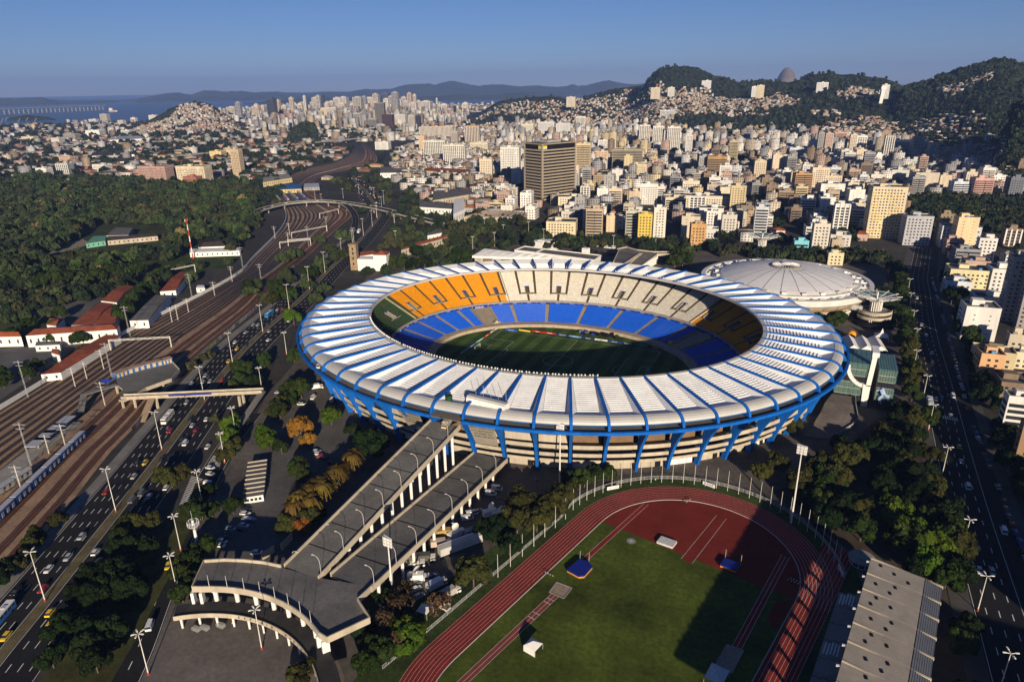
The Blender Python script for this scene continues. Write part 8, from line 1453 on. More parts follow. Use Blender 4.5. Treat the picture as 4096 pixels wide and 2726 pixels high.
# ================================================================== LAMPS
def mast_meshes(h, arms, reach):
    mb = MB(); mb.cyl(0, 0, 0, h, .19, .09, 8); a = proto(mb, 'pole', [M_pole]); mb = MB(); mb.cyl(0, 0, 0, .9, .3, .28, 8); b = proto(mb, 'base', [M_red]); hd = MB()
    for i in range(arms):
        t = 2*math.pi*i/arms; hd.bar((0, 0, h), (reach*math.cos(t), reach*math.sin(t), h+.35), .14); hd.box(reach*1.25*math.cos(t), reach*1.25*math.sin(t), h+.25, .95, .38, .2, t)
    return a, proto(hd, 'lamp_head', [M_white]), b
LM = dict(big=mast_meshes(19.6, 4, 1.3), mid=mast_meshes(14.8, 5, 1.1), rt=mast_meshes(13.4, 4, 1.3), sm=mast_meshes(9, 2, 1.0))
def lamp(x, y, k, look, grp, rz=0):
    if not inframe((x, y, 8), 40): return
    o = empty('street_lamp', (x, y, 0), rz); tag(o, spot((x, y, 15), look), 'street lamp', grp); p_, h_, b_ = LM[k]; child('pole', p_, o); child('lamp_head', h_, o); child('base', b_, o)
for x, y in ((-84.2, -263.1), (-108.5, -218.1), (-133.7, -174.5), (-158, -126), (-184.4, -79.1), (-207.8, -27.5), (-226.3, 20.8), (-247.8, 70.9), (-270, 119.7), (-292, 174), (-312, 222), (-335.6, 272), (-358, 322), (-385, 372), (-410, 420), (-440, 470)): lamp(x, y, 'big', 'tall white median lamp mast', 'median lamp masts', .4)
for x, y in ((-26.2, -271.3), (-46.9, -242.7), (-2.6, -251.0), (-64, -226), (-81, -200), (-97, -172), (-112, -150), (-136, -106), (-163, -55)): lamp(x, y, 'mid', 'white star-headed lamp beside the slip road', 'slip road lamps', .2)
for x, y in ((196.6, -117.4), (196.5, -149.4), (196.5, -183), (196.8, -62), (196.2, -18), (196.2, 58.8), (197.5, 20), (200, 100), (202, 140), (204, 185), (206.6, 227.6), (209, 265)): lamp(x, y, 'rt', 'white lamp beside the right avenue', 'right avenue lamps', .3)
for c_, L in (('B', [(1065, 1050), (935, 1020), (1085, 1220), (1240, 1300), (880, 1450), (1680, 1260), (2010, 1340), (800, 1060), (560, 1070), (615, 1110), (1250, 1455), (1910, 1510), (2095, 1470)]), ('C', [(245, 1370), (375, 1440), (970, 1500), (1330, 1510), (30, 1400), (1660, 1500)]), ('K', [])):
    for x, y in L: q = P(c_, x, y); lamp(q[0], q[1], 'mid', 'distant white lamp mast', 'distant lamp masts', .1)
# floodlight masts
for c_, x, y, h in (('N', 1450, 360, 31), ('L', 2080, 820, 21), ('M', 1212, 60, 26)):
    q = P(c_, x, y); o = empty('floodlight_mast', (q[0], q[1], 0)); tag(o, dict(N='tall floodlight mast at the right of the track bend', L='floodlight mast beside the lower ramp end', M='floodlight mast between stadium and track trees')[c_], 'floodlight mast', 'floodlight masts'); mb = MB(); mb.cyl(q[0], q[1], 0, h, .38, .2, 8); mb.build('pole', M_pole, o)
    for i in range(3):
        for j in range(3): mb = MB(); mb.box(q[0]-1.2+j*1.2, q[1]-.2-.1*j, h-1+i*1.15, .95, .5, .9, -.3); mb.build('lamp', M_white, o)
    mb = MB(); mb.box(q[0], q[1]+.2, h-1.1, 3.8, .12, 3.6, -.3); mb.build('frame', M_metal, o)
q = P('J', 1212, 755); o = empty('camera_tower', (q[0], q[1], 0)); tag(o, 'white tower with round caged platform beside the slip road', 'tower'); mb = MB(); mb.cyl(q[0], q[1], 0, 12.5, .6, .45, 10); mb.build('shaft', M_white, o); mb = MB(); mb.cyl(q[0], q[1], 10.2, 10.5, 2, 2, 16); mb.build('platform', M_metal, o); mb = MB()
for i in range(14): t = i*.449; mb.bar((q[0]+2*math.cos(t), q[1]+2*math.sin(t), 10.4), (q[0]+2*math.cos(t), q[1]+2*math.sin(t), 12), .1); mb.bar((q[0]+2*math.cos(t), q[1]+2*math.sin(t), 12), (q[0]+2*math.cos(t+.449), q[1]+2*math.sin(t+.449), 12), .1)
mb.build('cage', M_white, o); mb = MB(); mb.cyl(q[0], q[1], 12.5, 16.5, .08, n=5); mb.build('aerial', M_metal, o)
# ================================================================== VEHICLES
def car_meshes(L=4.3, W_=1.75, van=False):
    mb = MB(); hw_ = W_/2
    st = [(-L/2, .38, .72, .80), (-L/2+.15, .3, .88, .95), (-L*.18, .28, .92, 1), (L*.18, .28, .92, 1), (L/2-.25, .3, .78, .95), (L/2, .38, .62, .8)] if not van else [(-L/2, .38, 1.1, .9), (-L/2+.12, .3, 1.15, 1), (L*.2, .28, 1.15, 1), (L/2-.2, .3, .95, .97), (L/2, .4, .75, .85)]
    vs = []
    for x, z0, z1, k in st: vs += [(x, -hw_*k, z0), (x, hw_*k, z0), (x, hw_*k, z1-.06), (x, hw_*k*.93, z1), (x, -hw_*k*.93, z1), (x, -hw_*k, z1-.06)]
    n = len(st); fs = [(i*6+j, (i+1)*6+j, (i+1)*6+(j+1) % 6, i*6+(j+1) % 6) for i in range(n-1) for j in range(6)]+[(5, 4, 3, 2, 1, 0), tuple((n-1)*6+j for j in range(6))]; mb.add(vs, fs)
    g = MB(); zr = 1.42 if not van else 2.05; zb = .9 if not van else 1.13; a = ((-L*.43, L*.30), (-L*.30, L*.12)) if not van else ((-L*.49, L*.42), (-L*.475, L*.27))
    lo_ = [(a[0][0], -hw_*.9, zb), (a[0][1], -hw_*.9, zb), (a[0][1], hw_*.9, zb), (a[0][0], hw_*.9, zb)]; hi = [(a[1][0], -hw_*.76, zr-.05), (a[1][1], -hw_*.76, zr-.05), (a[1][1], hw_*.76, zr-.05), (a[1][0], hw_*.76, zr-.05)]; g.add(lo_+hi, [(0, 1, 5, 4), (1, 2, 6, 5), (2, 3, 7, 6), (3, 0, 4, 7)])
    f = MB(); f.add([(x, y, z) for x, y, z in hi]+[(x*.97, y*.93, zr) for x, y, z in hi], [(0, 1, 5, 4), (1, 2, 6, 5), (2, 3, 7, 6), (3, 0, 4, 7), (4, 5, 6, 7)])
    if van:
        f.box(-L*.22, hw_*.87, zb+.02, L*.46, .06, zr-zb-.1); f.box(-L*.22, -hw_*.87, zb+.02, L*.46, .06, zr-zb-.1)
    w_ = MB(); nn_ = 12
    vs = []
    for y in (-.1, .1): vs += [(.31*math.cos(2*math.pi*i/nn_), y, .31+.31*math.sin(2*math.pi*i/nn_)) for i in range(nn_)]
    w_.add(vs, [(i, (i+1) % nn_, nn_+(i+1) % nn_, nn_+i) for i in range(nn_)]+[tuple(range(nn_))[::-1], tuple(range(nn_, 2*nn_))]); h = MB(); h.box(L/2-.06, 0, .55, .12, .34, .15)
    return proto(mb, 'body', [M_white]), proto(g, 'window_glass', [M_glass]), proto(f, 'roof', [M_white]), proto(w_, 'wheel', [M_tyre]), proto(h, 'headlight', [M_metal]), L, W_
CARM = dict(car=car_meshes(), van=car_meshes(4.9, 1.9, True)); CPAINT = {k: mat('car_'+k, c, rough=.25, var=.03, spec=.6, fine=0) for k, c in dict(white=(.72, .72, .72), silver=(.42, .43, .45), black=(.015, .015, .018), red=(.36, .015, .015), yellow=(.80, .52, .02), blue=(.03, .08, .30), grey=(.13, .135, .14), cream=(.55, .48, .36)).items()}
mb = MB(); mb.add([(.19*math.cos(i*.785), s_*.115, .31+.19*math.sin(i*.785)) for s_ in (-1, 1) for i in range(8)], [tuple(range(7, -1, -1)), tuple(range(8, 16))]); RIM = proto(mb, 'rim', [M_metal])
def car(x, y, rz, colr, typ='car', z=0, look=None, grp='cars in traffic', parts=True):
    if not inframe((x, y, z), 10): return
    o = empty('car' if typ == 'car' else 'van', (x, y, z+.02), rz); look = look or f'{colr} {"taxi" if colr == "yellow" else typ}'; tag(o, spot((x, y, z), look), 'car' if typ == 'car' else 'van', grp); b, g, f, w_, h, L, W_ = CARM[typ]; m = [CPAINT[colr]]
    child('body', b, o, mats=m); child('window_glass', g, o); child('roof', f, o, mats=m)
    if parts:
        for sx in (-.31, .31):
            for sy in (-1, 1): child('rim', RIM, child('wheel', w_, o, (L*sx, sy*(W_/2-.08), 0)))
        for sy in (-1, 1): child('headlight', h, o, (0, sy*W_*.33, 0))
def heading(x, y, pts=AVa):
    k = min(len(pts)-2, int(np.argmin(np.hypot(pts[:, 0]-x, pts[:, 1]-y)))); d = pts[k+1]-pts[k]; return math.atan2(d[1], d[0])
def cars(c_, L, pts=AVa, grp='cars on the main avenue', flip=False, typ='car', on=' on the avenue'):
    for x, y, colr in L:
        q = P(c_, x, y); a = heading(q[0], q[1], pts); d = q[:2]-pts[int(np.argmin(np.hypot(pts[:, 0]-q[0], pts[:, 1]-q[1])))]; s = math.cos(a)*d[1]-math.sin(a)*d[0]
        car(q[0], q[1], a+(math.pi if s > 0 else 0), colr, typ, grp=grp, look=f'{colr} {"taxi" if colr == "yellow" else typ}{on}')
cars('J', [(890, 233, 'yellow'), (310, 1150, 'yellow'), (310, 1225, 'yellow'), (40, 1295, 'yellow'), (600, 840, 'yellow'), (730, 632, 'yellow'), (300, 885, 'white'), (585, 780, 'white'), (500, 685, 'silver'), (418, 812, 'silver'), (1018, 385, 'white'), (910, 440, 'white'), (820, 318, 'silver'), (840, 235, 'black'), (990, 210, 'black'), (1045, 200, 'black'), (885, 475, 'black'), (1115, 90, 'black'), (650, 412, 'red'), (265, 1005, 'red'), (835, 575, 'red'), (1040, 40, 'red'), (1200, 30, 'red'), (100, 1020, 'black'), (970, 285, 'silver'), (490, 1140, 'black')])
cars('J', [(1135, 115, 'white'), (810, 462, 'grey'), (870, 420, 'grey')], typ='van')
cars('E', [(1640, 1150, 'white'), (1735, 1055, 'black'), (1760, 1080, 'silver'), (1790, 1085, 'black'), (1740, 1135, 'silver'), (1800, 1130, 'silver'), (1905, 1120, 'red'), (1960, 958, 'yellow'), (2030, 850, 'yellow'), (2110, 820, 'black'), (2015, 795, 'white'), (2105, 710, 'silver'), (2170, 645, 'silver'), (2210, 645, 'silver'), (2225, 675, 'black'), (2295, 640, 'black'), (2308, 700, 'silver'), (2300, 775, 'white'), (1600, 1310, 'silver'), (1635, 1450, 'black'), (1770, 1455, 'white'), (1650, 1505, 'silver'), (1680, 1545, 'red'), (1450, 1550, 'red')])
cars('F', [(120, 610, 'white'), (125, 540, 'white'), (240, 310, 'silver'), (345, 388, 'white'), (105, 580, 'black'), (20, 515, 'silver'), (70, 510, 'red'), (440, 258, 'black'), (40, 470, 'black')])
SLa = np.array(SLIP)[:, :2]; cars('J', [(1030, 865, 'yellow'), (1270, 137, 'white')], SLa, 'cars on the slip road', on=' on the slip road'); cars('J', [(920, 1230, 'white')], SLa, 'cars on the slip road', typ='van', on=' on the slip road')
AV2a = np.array(AV2)[:, :2]; cars('O', [(775, 210, 'silver'), (830, 445, 'silver'), (920, 1003, 'white'), (985, 1005, 'silver'), (818, 370, 'yellow'), (700, 128, 'white'), (730, 118, 'grey')], AV2a, 'cars on the right avenue', on=' on the right avenue'); cars('O', [(862, 575, 'white'), (785, 110, 'white'), (1045, 800, 'white')], AV2a, 'cars on the right avenue', typ='van', on=' on the right avenue'); cars('I', [(1440, 630, 'white'), (1475, 860, 'silver'), (1515, 950, 'white'), (1565, 1100, 'white'), (1570, 1180, 'black')], AV2a, 'cars on the right avenue', on=' on the right avenue')
vr = random.Random(31)
for y in np.arange(-120, 300, 5.6):
    if vr.random() < .72: car(216.5+max(0, y)*.047+vr.uniform(-.3, .3), y, math.pi/2+.03, vr.choice(['silver', 'black', 'white', 'grey', 'red', 'blue']), grp='cars parked along the right avenue', look=None if False else 'parked car right of avenue')
for k in range(60):
    i = vr.randrange(82, len(AVa)-3); p_ = AVa[i]; a = heading(*p_); s_ = vr.choice([-1, 1]); off = s_*vr.choice([3.6, 6.6, 9.8, 12.8]); colr = vr.choice(['white', 'silver', 'black', 'yellow', 'red', 'white', 'grey']); f = vr.random(); x, y = p_+(AVa[i+1]-p_)*f; car(x+math.sin(a)*off, y-math.cos(a)*off, a+(math.pi if s_ < 0 else 0), colr, grp='distant cars on the avenue', look=f'distant {colr} {"taxi" if colr == "yellow" else "car"}', parts=False)
for k in range(16):
    i = vr.randrange(3, len(V1)-3); p_ = V1[i]; d = V1[i+1]-V1[i]; a = math.atan2(d[1], d[0]); s_ = vr.choice([-1, 1]); car(p_[0]+math.sin(a)*s_*2.6, p_[1]-math.cos(a)*s_*2.6, a+(math.pi if s_ < 0 else 0), vr.choice(['white', 'silver', 'black', 'yellow']), z=p_[2], grp='cars on the flyover', look='small car on flyover', parts=False)
pk = vr
for c_, L, ang in (('J', [(1500, 545, 'white'), (1512, 578, 'white'), (1490, 617, 'white'), (1410, 637, 'silver'), (1480, 645, 'black'), (1400, 668, 'black'), (1390, 692, 'black'), (1360, 714, 'white'), (1345, 740, 'white'), (1500, 520, 'black'), (1285, 265, 'white'), (1288, 302, 'white'), (1620, 120, 'black')], .2), ('K', [(570, 445, 'white'), (585, 466, 'white'), (615, 487, 'red'), (650, 508, 'black'), (440, 38, 'white'), (60, 1312, 'white'), (250, 1120, 'red'), (5, 1030, 'blue'), (690, 540, 'black')], .3), ('F', [(235, 1325, 'white'), (30, 1225, 'silver')], .4), ('M', [(590, 280, 'silver'), (850, 165, 'black'), (835, 190, 'black'), (250, 775, 'blue'), (130, 820, 'grey'), (120, 870, 'white'), (140, 925, 'silver')], 1.0)):
    for x, y, colr in L: q = P(c_, x, y); car(q[0], q[1], ang+vr.uniform(-.1, .1), colr, grp='cars parked beside the ramp', look=f'parked {colr} car')
for c_, x, y, a in (('J', 1280, 365, .2), ('F', 330, 1268, 1.9), ('M', 545, 300, .7), ('M', 510, 335, .7), ('M', 690, 147, .2), ('M', 735, 108, .2), ('M', 150, 785, .5), ('M', 440, 445, 1.2), ('L', 1410, 1425, .9), ('F', 490, 1290, 2.0)): q = P(c_, x, y); car(q[0], q[1], a, 'white', 'van', grp='white vans by the ramp', look='parked white van')
q = P('K', 1465, 230, 21); car(q[0], q[1], 1.0, 'black', z=21.0-.9, look='black car high on upper ramp'); q = P('H', 1258, 810, 2.2); car(q[0], q[1], .1, 'yellow', 'van', z=2.25, look='white-yellow ambulance van inside stadium'); q = P('F', 1903, 625, 2.2); car(q[0], q[1], 1.2, 'cream', 'van', z=2.25, look='cream van inside stadium'); q = P('F', 378, 1003, 25.2); car(q[0], q[1], 2.0, 'white', 'van', z=25.2, look='white van on stadium gallery')
def bus(x, y, rz, m1, m2, lab, L=12., z=0):
    o = empty('bus', (x, y, z), rz); tag(o, lab, 'bus', 'buses'); mb = MB(); mb.box(0, 0, .35, L, 2.5, 1.3); mb.build('body', m1, o, local=True); mb = MB(); mb.box(0, 0, 1.65, L-.1, 2.44, .95); mb.build('window_band', M_glass, o, local=True); mb = MB(); mb.box(0, 0, 2.6, L, 2.5, .45); mb.build('roof', m2, o, local=True)
    for i in range(7): mb = MB(); mb.box(-L/2+.2+i*(L-.4)/6, 0, 1.66, .22, 2.5, .93); mb.build('pillar', m1, o, local=True)
    for sx in (-.3, .3):
        for sy in (-1, 1): child('wheel', CARM['car'][3], o, (L*sx, sy*1.15, 0), scale=1.5)
    for i in range(2): mb = MB(); mb.box(-L*.2+i*L*.4, 0, 3.05, 1.6, 1.4, .25); mb.build('roof_hatch', M_metal, o, local=True)
for c_, x, y, m1, m2, lab, off, pts in (('E', 1440, 1450, M_white, M_white, 'white city bus on the avenue below the footbridge', 0, AVa), ('J', 10, 1190, C(.05, .20, .55), M_white, 'blue and white bus at the left bottom edge', 0, AVa), ('E', 2310, 560, C(.04, .22, .55), C(.10, .35, .70), 'blue bus on the avenue left of the stadium', 0, AVa), ('O', 668, 155, M_white, C(.6, .64, .7), 'white bus on the right avenue above the crossing', 0, AV2a), ('I', 1450, 1275, C(.06, .16, .45), C(.08, .2, .5), 'blue bus parked in the right avenue shade', 0, AV2a), ('B', 935, 1345, M_white, M_white, 'white bus on the avenue beside the flyover branch', 0, AVa)): q = P(c_, x, y); bus(q[0], q[1], heading(q[0], q[1], pts), m1, m2, lab)
for i, (x, y) in enumerate(((340, 1420), (455, 1435), (650, 1455), (940, 1485), (800, 1465))): q = P('C', x, y); bus(q[0], q[1], -.15, M_white, M_white, f'white bus in the back street, {ORDN[i]} in the row')
def truck(x, y, rz, boxm, cabm, lab, L=7.5, dish=False, z=0):
    o = empty('truck', (x, y, z), rz); tag(o, lab, 'truck', 'trucks by the ramp'); mb = MB(); mb.box(-.9, 0, .9, L-2, 2.4, 2.3); mb.build('cargo_box', boxm, o, local=True); mb = MB(); mb.box(L/2-.85, 0, .5, 1.7, 2.3, 1.7); mb.build('cab', cabm, o, local=True); mb = MB(); mb.box(L/2-.75, 0, 1.35, 1.62, 2.34, .7); mb.build('windscreen', M_glass, o, local=True); mb = MB(); mb.box(0, 0, .5, L-.4, 1.6, .4); mb.build('chassis', M_black, o, local=True)
    for sx in (-.33, -.2, .34):
        for sy in (-1, 1): child('wheel', CARM['car'][3], o, (L*sx, sy*1.1, 0), scale=1.5)
    if dish:
        mb = MB(); n = 16; ring = [(1.5*math.cos(2*math.pi*i/n)*.8-.4, 1.5*math.sin(2*math.pi*i/n), 5.0+1.5*math.cos(2*math.pi*i/n)*.6) for i in range(n)]; mb.add(ring+[(-.0, 0, 4.5)], [(i, (i+1) % n, n) for i in range(n)]); mb.bar((-.5, 0, 3.2), (-.2, 0, 4.6), .25); mb.build('satellite_dish', M_white, o, local=True)
TKL = [('M', 310, 540, .6, C(.55, .45, .38), 0, 'cream and orange box truck under the ramp edge'), ('M', 350, 460, .6, C(.45, .30, .10), 0, 'orange-marked truck under the ramp edge'), ('M', 190, 650, .5, C(.10, .10, .09), 0, 'dark green truck under the ramp edge'), ('M', 110, 690, .5, C(.42, .38, .32), 0, 'long beige truck under the ramp edge'), ('M', 280, 850, 1.1, M_white, 0, 'white box truck near the bare tree'), ('M', 380, 915, 1.1, C(.45, .42, .38), 0, 'grey box truck near the bare tree'), ('M', 300, 1000, -.1, C(.62, .5, .38), 0, 'cream truck with awning near the track gate'), ('M', 700, 310, .8, M_white, 1, 'white outside-broadcast truck with raised satellite dish'), ('M', 770, 335, .5, M_white, 1, 'second broadcast truck with satellite dish'), ('M', 430, 470, 1.2, M_white, 1, 'broadcast van with white dish beside the ramp'), ('M', 140, 800, .5, M_white, 1, 'nearest broadcast van with white dish'), ('M', 560, 450, 1.0, C(.3, .3, .32), 0, 'grey truck beside the long trailer'), ('S', 1600, 480, .3, M_white, 1, 'broadcast truck with dishes behind the arena'), ('S', 1690, 520, .3, M_white, 1, 'second broadcast truck behind the arena'), ('F', 355, 1190, .8, M_white, 0, 'white truck beside the left end of the stadium')]
for c_, x, y, a, m, dsh, lab in TKL: q = P(c_, x, y); truck(q[0], q[1], a, m, M_white, lab, dish=bool(dsh))
q = P('K', 1685, 210, 21.5); truck(q[0], q[1], -1.5, C(.35, .33, .28), C(.62, .5, .3), 'small box truck at the top of the upper ramp', 6.2, z=20.7)
q = P('M', 460, 560); o = empty('long_trailer', (q[0], q[1], 0), .95); tag(o, 'long pale trailer with white awning parked beside the track trees', 'trailer'); mb = MB(); mb.box(0, 0, .8, 17, 2.6, 3.0); mb.build('body', C(.50, .49, .47), o, local=True); mb = MB(); mb.box(0, 1.5, 3.6, 17, 1.0, .15); mb.build('awning', M_white, o, local=True)
q = P('M', 185, 1010, 2.5); o = empty('small_awning_tent', (q[0], q[1], 0)); tag(o, 'small white square awning beside the cream truck', 'tent'); mb = MB(); mb.add([(q[0]-2, q[1]-2, 2.4), (q[0]+2, q[1]-2, 2.4), (q[0]+2, q[1]+2, 2.4), (q[0]-2, q[1]+2, 2.4), (q[0], q[1], 3.1)], [(0, 1, 4), (1, 2, 4), (2, 3, 4), (3, 0, 4)]); mb.build('roof', M_white, o)
for a_, b_ in ((-2, -2), (2, -2), (2, 2), (-2, 2)): mb = MB(); mb.bar((q[0]+a_, q[1]+b_, 0), (q[0]+a_, q[1]+b_, 2.4), .1); mb.build('leg', M_metal, o)
# concrete shed row beside the car park
q = P('J', 1560, 330); o = empty('ticket_block', (q[0], q[1], 0)); tag(o, 'low white ticket block with ribbed concrete roof in the car park', 'building'); a0_, b0_ = P('J', 1575, 215, 3.2), P('J', 1548, 430, 3.2); dd = (b0_-a0_); L = np.hypot(*dd[:2]); ang = math.atan2(dd[1], dd[0]); c = (a0_+b0_)/2; mb = MB(); mb.box(c[0], c[1], 0, L, 7.5, 3.0, ang); mb.build('wall', M_white, o); mb = MB(); mb.box(c[0], c[1], 3.0, L+.4, 7.9, .25, ang); mb.build('roof', M_concd, o)
for i in range(8): s = a0_+dd*(i+.3)/8; mb = MB(); mb.box(s[0], s[1], 3.25, .5, 8.2, .45, ang); mb.build('roof_rib', M_beige, o)
for i in range(4): s = b0_+dd/L*.2; nv = np.array([-dd[1], dd[0], 0])/L; s = s+nv*(i-1.5)*1.6; mb = MB(); mb.box(s[0], s[1], 1.0, .15, 1.1, 1.1, ang); mb.build('window', M_glass, o)
# stacked steel barriers on the plaza
for i, (x, y) in enumerate(((400, 1110), (475, 1100), (610, 1080))):
    q = P('L', x, y); o = empty('barrier_stack', (q[0], q[1], 0)); tag(o, f'stack of grey crowd barriers under the curved canopy, {ORDN[i]} from the left', 'barrier stack', 'barrier stacks')
    for k in range(7): mb = MB(); mb.bar((q[0]-1.3, q[1]-.7+k*.22, 1.1), (q[0]+1.3, q[1]-.7+k*.22, 1.1), .08); mb.bar((q[0]-1.3, q[1]-.7+k*.22, .15), (q[0]+1.3, q[1]-.7+k*.22, .15), .08); [mb.bar((q[0]-1.3+j*.65, q[1]-.7+k*.22, .1), (q[0]-1.3+j*.65, q[1]-.7+k*.22, 1.1), .06) for j in range(5)]; mb.build('barrier', M_metal, o)
# boundary walls of the car park
for a_, b_, lab in ((('K', 270, 1290), ('K', 365, 1190), 'short white wall panel left of the upper ramp foot'), (('K', 110, 1365), ('K', 210, 1300), 'lower white wall panel beside the ramp platform')): p_, q_ = P(*a_), P(*b_); mb = MB(); mb.bar(p_+[0, 0, 1.5], q_+[0, 0, 1.5], .4, 3.0); o = mb.build('gate_wall', M_beige); tag(o, lab, 'wall')
# ================================================================== PEOPLE
def person_mesh():
    me = bpy.data.meshes.new('body'); J = dict(pel=(0, 0, .95), ch=(0, .01, 1.28), nk=(0, .02, 1.48), hd=(0, 0, 1.62), ht=(0, 0, 1.74), ls=(-.18, .02, 1.42), le=(-.25, .03, 1.13), lh=(-.24, -.08, .88), rs=(.18, .02, 1.42), re=(.25, .03, 1.13), rh=(.24, -.08, .88), lk=(-.10, -.03, .50), la=(-.11, .03, .08), lt=(-.12, -.14, .05), rk=(.10, -.05, .50), ra=(.11, .06, .08), rt=(.12, -.11, .05), lp=(-.09, 0, .9), rp=(.09, 0, .9))
    ks = list(J); E_ = [('pel', 'ch'), ('ch', 'nk'), ('nk', 'hd'), ('hd', 'ht'), ('ch', 'ls'), ('ls', 'le'), ('le', 'lh'), ('ch', 'rs'), ('rs', 're'), ('re', 'rh'), ('pel', 'lp'), ('lp', 'lk'), ('lk', 'la'), ('la', 'lt'), ('pel', 'rp'), ('rp', 'rk'), ('rk', 'ra'), ('ra', 'rt')]; me.from_pydata([J[k] for k in ks], [(ks.index(a), ks.index(b)) for a, b in E_], [])
    o = bpy.data.objects.new('body', me); col.objects.link(o); m = o.modifiers.new('s', 'SKIN'); Rr = dict(pel=.15, ch=.16, nk=.06, hd=.10, ht=.08, ls=.075, le=.05, lh=.04, rs=.075, re=.05, rh=.04, lk=.065, la=.045, lt=.04, rk=.065, ra=.045, rt=.04, lp=.10, rp=.10)
    for k, v in zip(ks, me.skin_vertices[0].data): v.radius = (Rr[k], Rr[k]*.85); v.use_root = k == 'pel'
    o.modifiers.new('u', 'SUBSURF').levels = 1; return o
PER = person_mesh(); PSPOT = [('M', 925, 85, 'white'), ('M', 947, 78, 'green'), ('M', 1030, 45, 'white'), ('M', 1056, 40, 'white'), ('M', 735, 190, 'white'), ('M', 752, 180, 'white'), ('M', 883, 182, 'white'), ('M', 648, 785, 'white'), ('L', 712, 1075, 'yellow'), ('L', 1360, 1470, 'yellow'), ('L', 1382, 1465, 'red'), ('N', 420, 50, 'white'), ('F', 1888, 622, 'dark'), ('M', 1040, 60, 'dark'), ('E', 1903, 1520, 'red')]
# ================================================================== BRIDGE, ISLANDS, SHIP IN THE BAY
pa, pb = P('A', 25, 340, -4), P('A', 700, 309, -4); o = empty('bay_bridge', tuple(pa)); tag(o, 'long low bridge on pale piers crossing the bay at the left horizon', 'bridge'); Db = np.hypot(*(pa-CAM)[:2]); zd = PD('A', 25, 288, Db)[2]; dd = pb-pa; p0_ = pa-dd*.12; p1_ = pb+dd*.35
mb = MB(); mb.bar((p0_[0], p0_[1], zd), (p1_[0], p1_[1], zd*.9), 22, 6); mb.build('deck', mat('bridge_deck', (.30, .30, .31), rough=.8), o)
for i in range(26): c = p0_+(p1_-p0_)*(i+.5)/26; mb = MB(); mb.box(c[0], c[1], -4, 6, 9, zd, math.atan2(dd[1], dd[0])); mb.build('pier', C(.24, .23, .23), o)
for i, (x, y, w, h, lab) in enumerate(((240, 385, 420, 26, 'low wooded island in the bay at the left'), (60, 375, 0, 0, ''))):
    if not w: continue
    c = P('A', x, y, -4); o = empty('island', tuple(c)); tag(o, lab, 'island'); mb = MB(); n = 24
    for k in range(n):
        a, b = 2*math.pi*k/n, 2*math.pi*(k+1)/n; q = lambda t, s, z: (c[0]+math.cos(t)*w*.5*s*(1+.2*math.sin(3*t)), c[1]+math.sin(t)*w*.22*s, z); mb.quad(q(a, 1, -4.5), q(b, 1, -4.5), q(b, .7, h*.5), q(a, .7, h*.5)); mb.quad(q(a, .7, h*.5), q(b, .7, h*.5), q(b, .02, h), q(a, .02, h))
    mb.build('slope', M_wood, o)
c = P('A', 970, 315, -4); o = empty('ship', tuple(c)); tag(o, 'small pale ship moored out in the bay', 'ship'); mb = MB(); mb.prism([(c[0]-45, c[1]-9), (c[0]+35, c[1]-9), (c[0]+52, c[1]), (c[0]+35, c[1]+9), (c[0]-45, c[1]+9)], -4, 8); mb.build('hull', C(.45, .40, .36), o); mb = MB(); mb.box(c[0]-25, c[1], 8, 25, 14, 18); mb.build('superstructure', M_white, o)
rr = random.Random(2)
for i in range(5):
    c = P('A', 10+i*75+rr.uniform(-22, 22), 452+rr.uniform(-12, 6)); o = empty('harbour_crane', tuple(c)); tag(o, spot(c+np.array([0, 0, 30]), 'tiny harbour crane on the bay shore'), 'crane', 'harbour cranes'); mb = MB(); lattice(mb, c, c+[0, 0, 30], 4, 5); mb.build('tower', M_metal, o); mb = MB(); mb.bar(c+[-6, 0, 28], c+[16, 0, 44], 1.6); mb.build('jib', M_metal, o)
# ================================================================== UNIVERSITY STAND-INS (unseen, added outside the frame at right to shade the avenue)
for pts, h in (([(232, -240), (228, -340), (300, -350), (302, -246)], 30), ([(262, -150), (258, -215), (330, -225), (334, -160)], 34)):
    mb = MB(); mb.prism(pts, 0, h, 0, 1); o = mb.build('university_shade_block', [M_conc, M_felt]); o['kind'] = 'structure'
    if o.data.polygons[len(pts)].normal.z < 0: o.data.flip_normals()
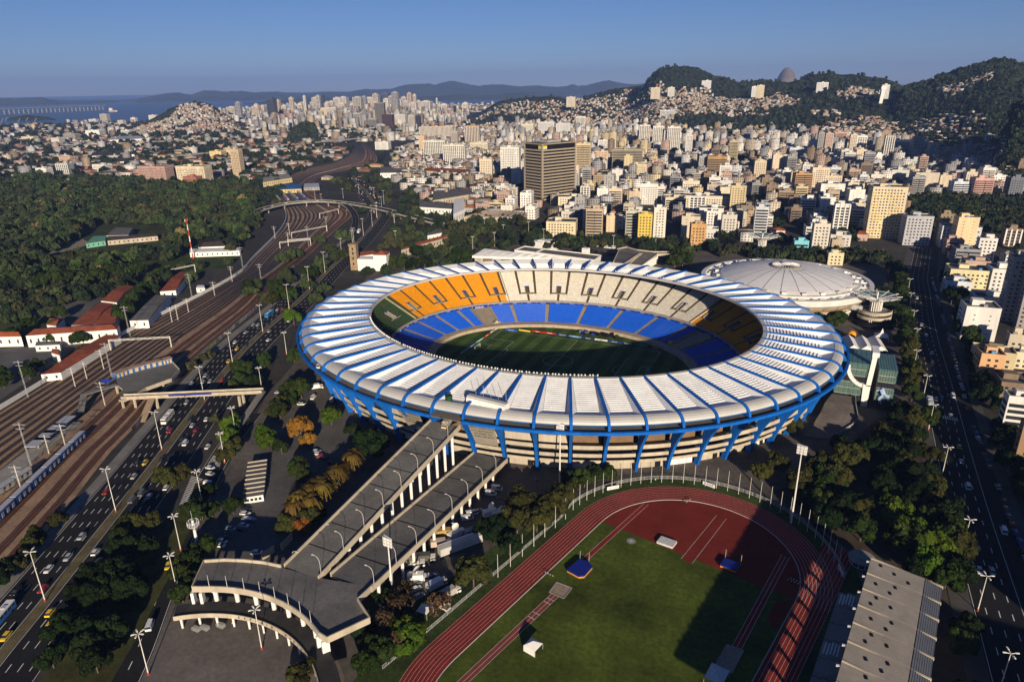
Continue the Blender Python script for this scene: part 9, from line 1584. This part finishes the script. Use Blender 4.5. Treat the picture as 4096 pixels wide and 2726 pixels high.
# ================================================================== HAZE
mb = MB(); mb.box(-2000, 9000, -5, 44000, 27000, 600, bottom=True); o = mb.build('haze', []); o['kind'] = 'stuff'; hm = bpy.data.materials.new('haze'); hm.use_nodes = True; nt = hm.node_tree; nt.nodes.remove(nt.nodes['Principled BSDF']); pv = nt.nodes.new('ShaderNodeVolumePrincipled'); pv.inputs['Color'].default_value = (.27, .44, .95, 1); pv.inputs['Density'].default_value = 5.4e-5; pv.inputs['Anisotropy'].default_value = 0.0; nt.links.new(pv.outputs[0], nt.nodes['Material Output'].inputs['Volume']); o.data.materials.clear(); o.data.materials.append(hm)
# ================================================================== FINISH: lettering and people become plain meshes
bpy.context.view_layer.update(); dg = bpy.context.evaluated_depsgraph_get()
pm = bpy.data.meshes.new_from_object(PER.evaluated_get(dg)); bpy.data.objects.remove(PER); pm.materials.clear()
for m in (mat('skin', (.28, .16, .10), rough=.6), M_white, mat('trousers', (.03, .035, .06), rough=.9), mat('hair', (.015, .012, .01), rough=.8)): pm.materials.append(m)
for p_ in pm.polygons: z = p_.center.z; x = abs(p_.center.x); p_.material_index = 3 if z > 1.66 else 0 if z > 1.47 or (z < 1.12 and x > .19) else 1 if z > .98 else 2; p_.use_smooth = True
SH = dict(white=M_white, green=C(.05, .45, .08), yellow=CPAINT['yellow'], red=C(.6, .04, .02), dark=M_black); sk = MATS['skin']; tr_ = MATS['trousers']; ha = MATS['hair']
for i, (c_, x, y, s) in enumerate(PSPOT):
    q = P(c_, x, y); o = child('person', pm, None, (q[0], q[1], .03), i*1.7, mats=[sk, SH[s], tr_, ha]); tag(o, spot((q[0], q[1], 1), f'standing person in {s} shirt'), 'person', 'people on foot')
for o in [o for o in sc.objects if o.type == 'FONT' or (o.type == 'MESH' and o.modifiers)]:
    me = bpy.data.meshes.new_from_object(o.evaluated_get(dg)); me.name = o.name
    if not me.materials: 
        for m in o.data.materials: me.materials.append(m)
    n = bpy.data.objects.new(o.name.split('.')[0], me); col.objects.link(n); n.parent = o.parent; n.location = o.location; n.rotation_euler = o.rotation_euler; bpy.data.objects.remove(o)
